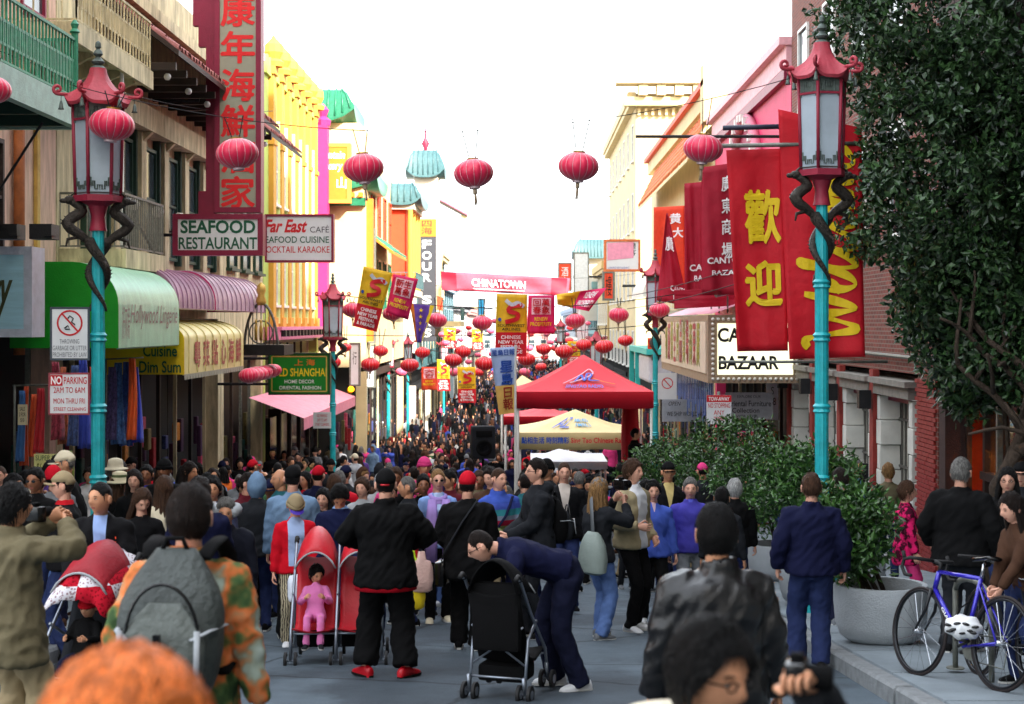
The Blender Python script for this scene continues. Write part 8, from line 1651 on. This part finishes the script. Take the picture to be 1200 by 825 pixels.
# ================================================================ the crowd
explicit = [(o.location.x, o.location.y) for o in bpy.data.objects if o.name.startswith('person')]
random.seed(21)
PRO = []
POSES = [dict(), dict(arms=((-.16, -.24, 1.05), (.27, -.03, .85))), dict(feet=((-.09, .2), (.09, -.22)), arms=((-.27, -.14, .9), (.27, .1, .88))), dict(arms=((-.1, -.28, 1.46), (.1, -.28, 1.46)), curl=(1, 1)), dict(arms=((-.2, -.12, .98), (.2, -.12, .98)))]
for i in range(12):
    f = i % 2; kw = dict(POSES[i % 5]); hs = (['short', 'short', 'full', 'crop', 'bald', 'short'] if not f else ['long', 'long', 'full', 'long', 'tied', 'full'])[i // 2]
    hat = [None, None, 'cap', None, None, 'beanie', None, None, 'cap', None, 'hood', None][i]
    PRO.append((person('prototype', loc=(0, -200 - i), sex='mf'[f], H=(1.66 if f else 1.76), hair=hs, hat=hat, bulk=[1.18, 1.12, 1.05, 1.22, 1.3][i % 5], vox=.026, seed=40 + i, hem=.82, collar=.03 if i % 3 == 0 else None, head=(random.uniform(-12, 12), random.uniform(-4, 12)), **kw), f, hs, hat))
finish_clothes()
TOPS = [('black', 'black', 30), ('charcoal', 'dark grey', 14), ('navy', 'navy', 14), ('brown', 'brown', 6), ('grey', 'grey', 6), ('denim', 'denim blue', 5), ('red', 'red', 7), ('blue', 'bright blue', 4), ('light_grey', 'pale grey', 5), ('maroon', 'maroon', 4), ('olive', 'olive', 4), ('pink', 'pink', 2), ('cream', 'cream', 4), ('teal', 'teal', 2), ('purple', 'purple', 2), ('green', 'dark green', 3), ('white_shoe', 'white', 3), ('yellow', 'yellow', 1), ('orange', 'orange', 1)]
BOT = ['black', 'jeans', 'dark_jeans', 'charcoal', 'black', 'khaki', 'light_jeans']; HRS = [(H_BLK, 'black', 9), (H_DBR, 'dark brown', 5), (H_BR, 'brown', 3), (H_GRY, 'grey', 2), (H_BLD, 'blond', 1)]; SK = [skin_m, skin_m, skin_l, skin_l, skin_d]
def pick(L): return random.choices(L, [t[2] for t in L])[0]
def zone_of(px, Y):
    d = 'front' if Y < 24 else 'middle' if Y < 34 else 'back' if Y < 46 else 'far'
    x = 'under the awnings' if px < 300 else 'by the second lamp' if px < 400 else 'left of centre' if px < 480 else 'mid street' if px < 580 else 'by the tents' if px < 760 else 'on the right'
    return d + ' crowd ' + x
placed = list(explicit); LBL = {}; spots = []
tents_xy = [(-.25, 2.85, 32.7, 36.4), (-.25, 2.9, 38.7, 42.3), (.1, 2.2, 36, 38.8), (-.8, 1.5, 45.8, 49.4), (-1.1, 1.3, 57.7, 61.4)]
plants = [(3.26, 14.2, .75), (3.6, 22.6, .9), (3.3, 26.5, .9), (2.95, 30, .9), (4.6, 20.6, .5), (3.4, 18.3, .7), (PX(566, 38), 38, .7)]
tries = 0; NP = 0; want = 300 - len(explicit)
def ok(x, y, dmin):
    if any(a - .1 < x < b_ + .1 and c - .1 < y < d + .1 for a, b_, c, d in tents_xy): return False
    if any((x - a) ** 2 + (y - b_) ** 2 < r * r for a, b_, r in plants): return False
    return all((x - a) ** 2 + (y - b_) ** 2 > dmin * dmin for a, b_ in placed)
def sight(x, y):                                             # keep the people one can tell apart in view
    px = VX + F * x / y
    for a, b_ in explicit:
        if b_ > y and abs(px - (VX + F * a / b_)) < 20 and y > 9 and b_ < 23: return False
    return True
while NP < want and tries < 60000:
    tries += 1
    y = random.choices([random.uniform(11.5, 17), random.uniform(17, 24), random.uniform(24, 34), random.uniform(34, 60)], [8, 30, 40, 60])[0]
    if y < 17: x = random.uniform(-7.6, -4.6)
    elif y < 20: x = random.choice([random.uniform(-7.6, -2.2), random.uniform(-7.6, -2.2), random.uniform(-2, 1.2)])
    elif y < 24: x = random.uniform(-7.6, 2.0)
    else: x = random.uniform(-7.7, 2.6) if random.random() < .9 else random.uniform(2.8, 6.2)
    px = VX + F * x / y
    if px < -40 or px > 1230 or not ok(x, y, .56 if y < 30 else .6): continue
    if y < 23 and not sight(x, y): continue
    if 545 < px < 600 and 30 < y < 33: continue
    placed.append((x, y)); NP += 1
    pr, f, hs, hat = random.choice(PRO); tm, tn, _ = pick(TOPS); hm_, hn, _ = pick(HRS); hs_ = hs
    face = random.random(); yaw = random.gauss(180, 35) if face < .42 else random.gauss(0, 38) if face < .86 else random.uniform(0, 360)
    o = dup(pr, (x, y, gz(y) + (KH if (x < KL or x > KR) else 0)), R(yaw)); s_ = random.uniform(.88, 1.06); o.scale = (s_, s_, s_)
    sk = random.choice(SK); bt = random.choice(BOT); shm = random.choice(['black', 'white_shoe', 'grey', 'black', 'brown']); hatm, hatn = random.choice([('black', 'black'), ('red', 'red'), ('navy', 'navy'), ('grey', 'grey'), ('black', 'black'), ('cream', 'cream'), ('pink', 'pink')])
    if hat == 'hood': hatm = tm
    def setm(ob, i, m):
        if i < len(ob.material_slots): ob.material_slots[i].link = 'OBJECT'; ob.material_slots[i].material = m
    setm(o, 0, sk); setm(o, 4, hm_)
    for c in o.children:
        n = c.name.split('.')[0]
        setm(c, 0, C(tm) if n in ('jacket', 'top') else C(bt) if n == 'trousers' else C(shm) if n == 'shoe' else hm_ if n == 'hair' else C(hatm))
    back = abs(((yaw + 180) % 360) - 180) > 100
    look = ('%s %s' % (hatn, {'cap': 'cap', 'beanie': 'knitted hat'}[hat])) if hat in ('cap', 'beanie') else 'a raised hood' if hat == 'hood' else ('bald head' if hs == 'bald' else ('long ' if hs == 'long' else '') + hn + ' hair')
    lb = '%s, %s top, %s, %s' % (look, tn, 'back turned' if back else 'facing us', zone_of(px, y)); spots.append((lb, px, o))
bylab = {}
for lb, px, o in spots: bylab.setdefault(lb, []).append((px, o))
for lb, L in bylab.items():
    L.sort(key=lambda t: t[0])
    for i, (px, o) in enumerate(L):
        o['label'] = 'person, ' + lb if len(L) == 1 else ORD[i] + ' person, ' + lb
        o['group'] = 'people standing in the crowd'
for pr, *_ in PRO:
    for c in list(pr.children): bpy.data.objects.remove(c)
    bpy.data.objects.remove(pr)
# the far mass of people beyond the crossing
def far_crowd():
    rng = np.random.default_rng(5); V = []; Fc = []; Cc = []; n = 8
    cols = [lin(MATS and c) for c in ((20, 20, 22), (22, 22, 26), (36, 36, 42), (24, 28, 56), (60, 60, 66), (30, 34, 60), (26, 24, 26), (150, 26, 40), (100, 110, 130), (190, 190, 190), (52, 74, 160), (90, 60, 44), (60, 30, 34), (170, 70, 110), (44, 60, 50), (190, 170, 120))]; wts = np.array([18, 16, 12, 9, 6, 6, 6, 3, 3, 2, 2.5, 3, 3, 1, 2, 1.]); wts /= wts.sum()
    skins = [lin(c) for c in ((222, 172, 148), (198, 142, 108), (150, 100, 74))]; hairs = [lin(c) for c in ((16, 14, 14), (16, 14, 14), (20, 17, 16), (44, 31, 25), (60, 44, 34), (90, 64, 44), (150, 40, 46))]
    ang = np.array([2 * math.pi * j / n for j in range(n)]); cs, sn = np.cos(ang), np.sin(ang)
    pts = []
    while len(pts) < 1500:
        y = 60 + 190 * rng.random() ** 1.5; x = rng.uniform(-6.0, 6.2)
        if XS0 - 2 < y < XS1 + 2: x = rng.uniform(-11, 10)
        if any(a < x < b_ and c < y < d for a, b_, c, d in tents_xy): continue
        pts.append((x, y))
    for x, y in pts:
        h = rng.uniform(1.55, 1.85); z = gz(y) + (KH if (x < KL or x > KR) else 0); yaw = rng.normal(math.pi if rng.random() < .6 else 0, .5); tc_ = cols[rng.choice(len(cols), p=wts)]; bc = cols[rng.choice(7)]; sk = skins[rng.integers(3)]; hc = hairs[rng.integers(7)]; ph = rng.uniform(-.1, .1)
        c_, s_ = math.cos(yaw), math.sin(yaw)
        def part(rings, col):
            k = sum(len(v) for v in V)
            P_ = np.concatenate([np.stack([cx + rx * cs, cy + ry * sn, np.full(n, zz)], 1) for cx, cy, zz, rx, ry in rings]); q = np.stack([x + P_[:, 0] * c_ - P_[:, 1] * s_, y + P_[:, 0] * s_ + P_[:, 1] * c_, z + P_[:, 2] * h], 1); V.append(q); m = len(rings)
            for i in range(m - 1):
                for j in range(n): a, b_ = k + i * n + j, k + i * n + (j + 1) % n; Fc.append((a, b_, b_ + n, a + n)); Cc.append(col)
            Fc.append(tuple(k + (m - 1) * n + j for j in range(n))); Cc.append(col)
        for sg in (-1, 1): part([(sg * .055, sg * ph, 0, .04, .07), (sg * .052, sg * ph * .5, .28, .04, .045), (sg * .048, 0, .5, .055, .06)], bc)
        part([(0, 0, .46, .11, .075), (0, 0, .56, .1, .07), (0, 0, .72, .115, .075), (0, 0, .79, .1, .06), (0, 0, .83, .04, .04)], tc_)
        for sg in (-1, 1): part([(sg * .15, -.02, .47, .025, .03), (sg * .14, 0, .62, .032, .035), (sg * .115, 0, .79, .035, .035)], tc_)
        part([(0, -.01, .84, .028, .03), (0, -.014, .88, .041, .05), (0, -.01, .93, .044, .055), (0, 0, .95, .043, .05)], sk); part([(0, .012, .885, .04, .04), (0, .008, .93, .048, .054), (0, .004, .97, .044, .05), (0, 0, .995, .02, .025)], hc)
    me = bpy.data.meshes.new('crowd'); me.from_pydata(np.concatenate(V).tolist(), [], Fc); at = me.color_attributes.new('tint', 'FLOAT_COLOR', 'CORNER'); cc = []
    for f, c in zip(Fc, Cc): cc += list(c) * len(f)
    at.data.foreach_set('color', cc); me.polygons.foreach_set('use_smooth', [True] * len(Fc)); m = mat('crowd_cloth', (60, 60, 60), .8, var=0, bump=0, spec=.2); nn, l, b_ = nodes_of(m); a = nn.new('ShaderNodeVertexColor'); a.layer_name = 'tint'; l(a.outputs[0], b_.inputs['Base Color']); me.materials.append(m)
    o = bpy.data.objects.new('crowd', me); COL.objects.link(o); tag(o, 'dense far crowd of people filling the street beyond the crossing', 'crowd', None, 'stuff')
far_crowd()
for o in bpy.data.objects:
    for k in ('Hd', 'w', 'h', 'd'):
        if k in o: del o[k]
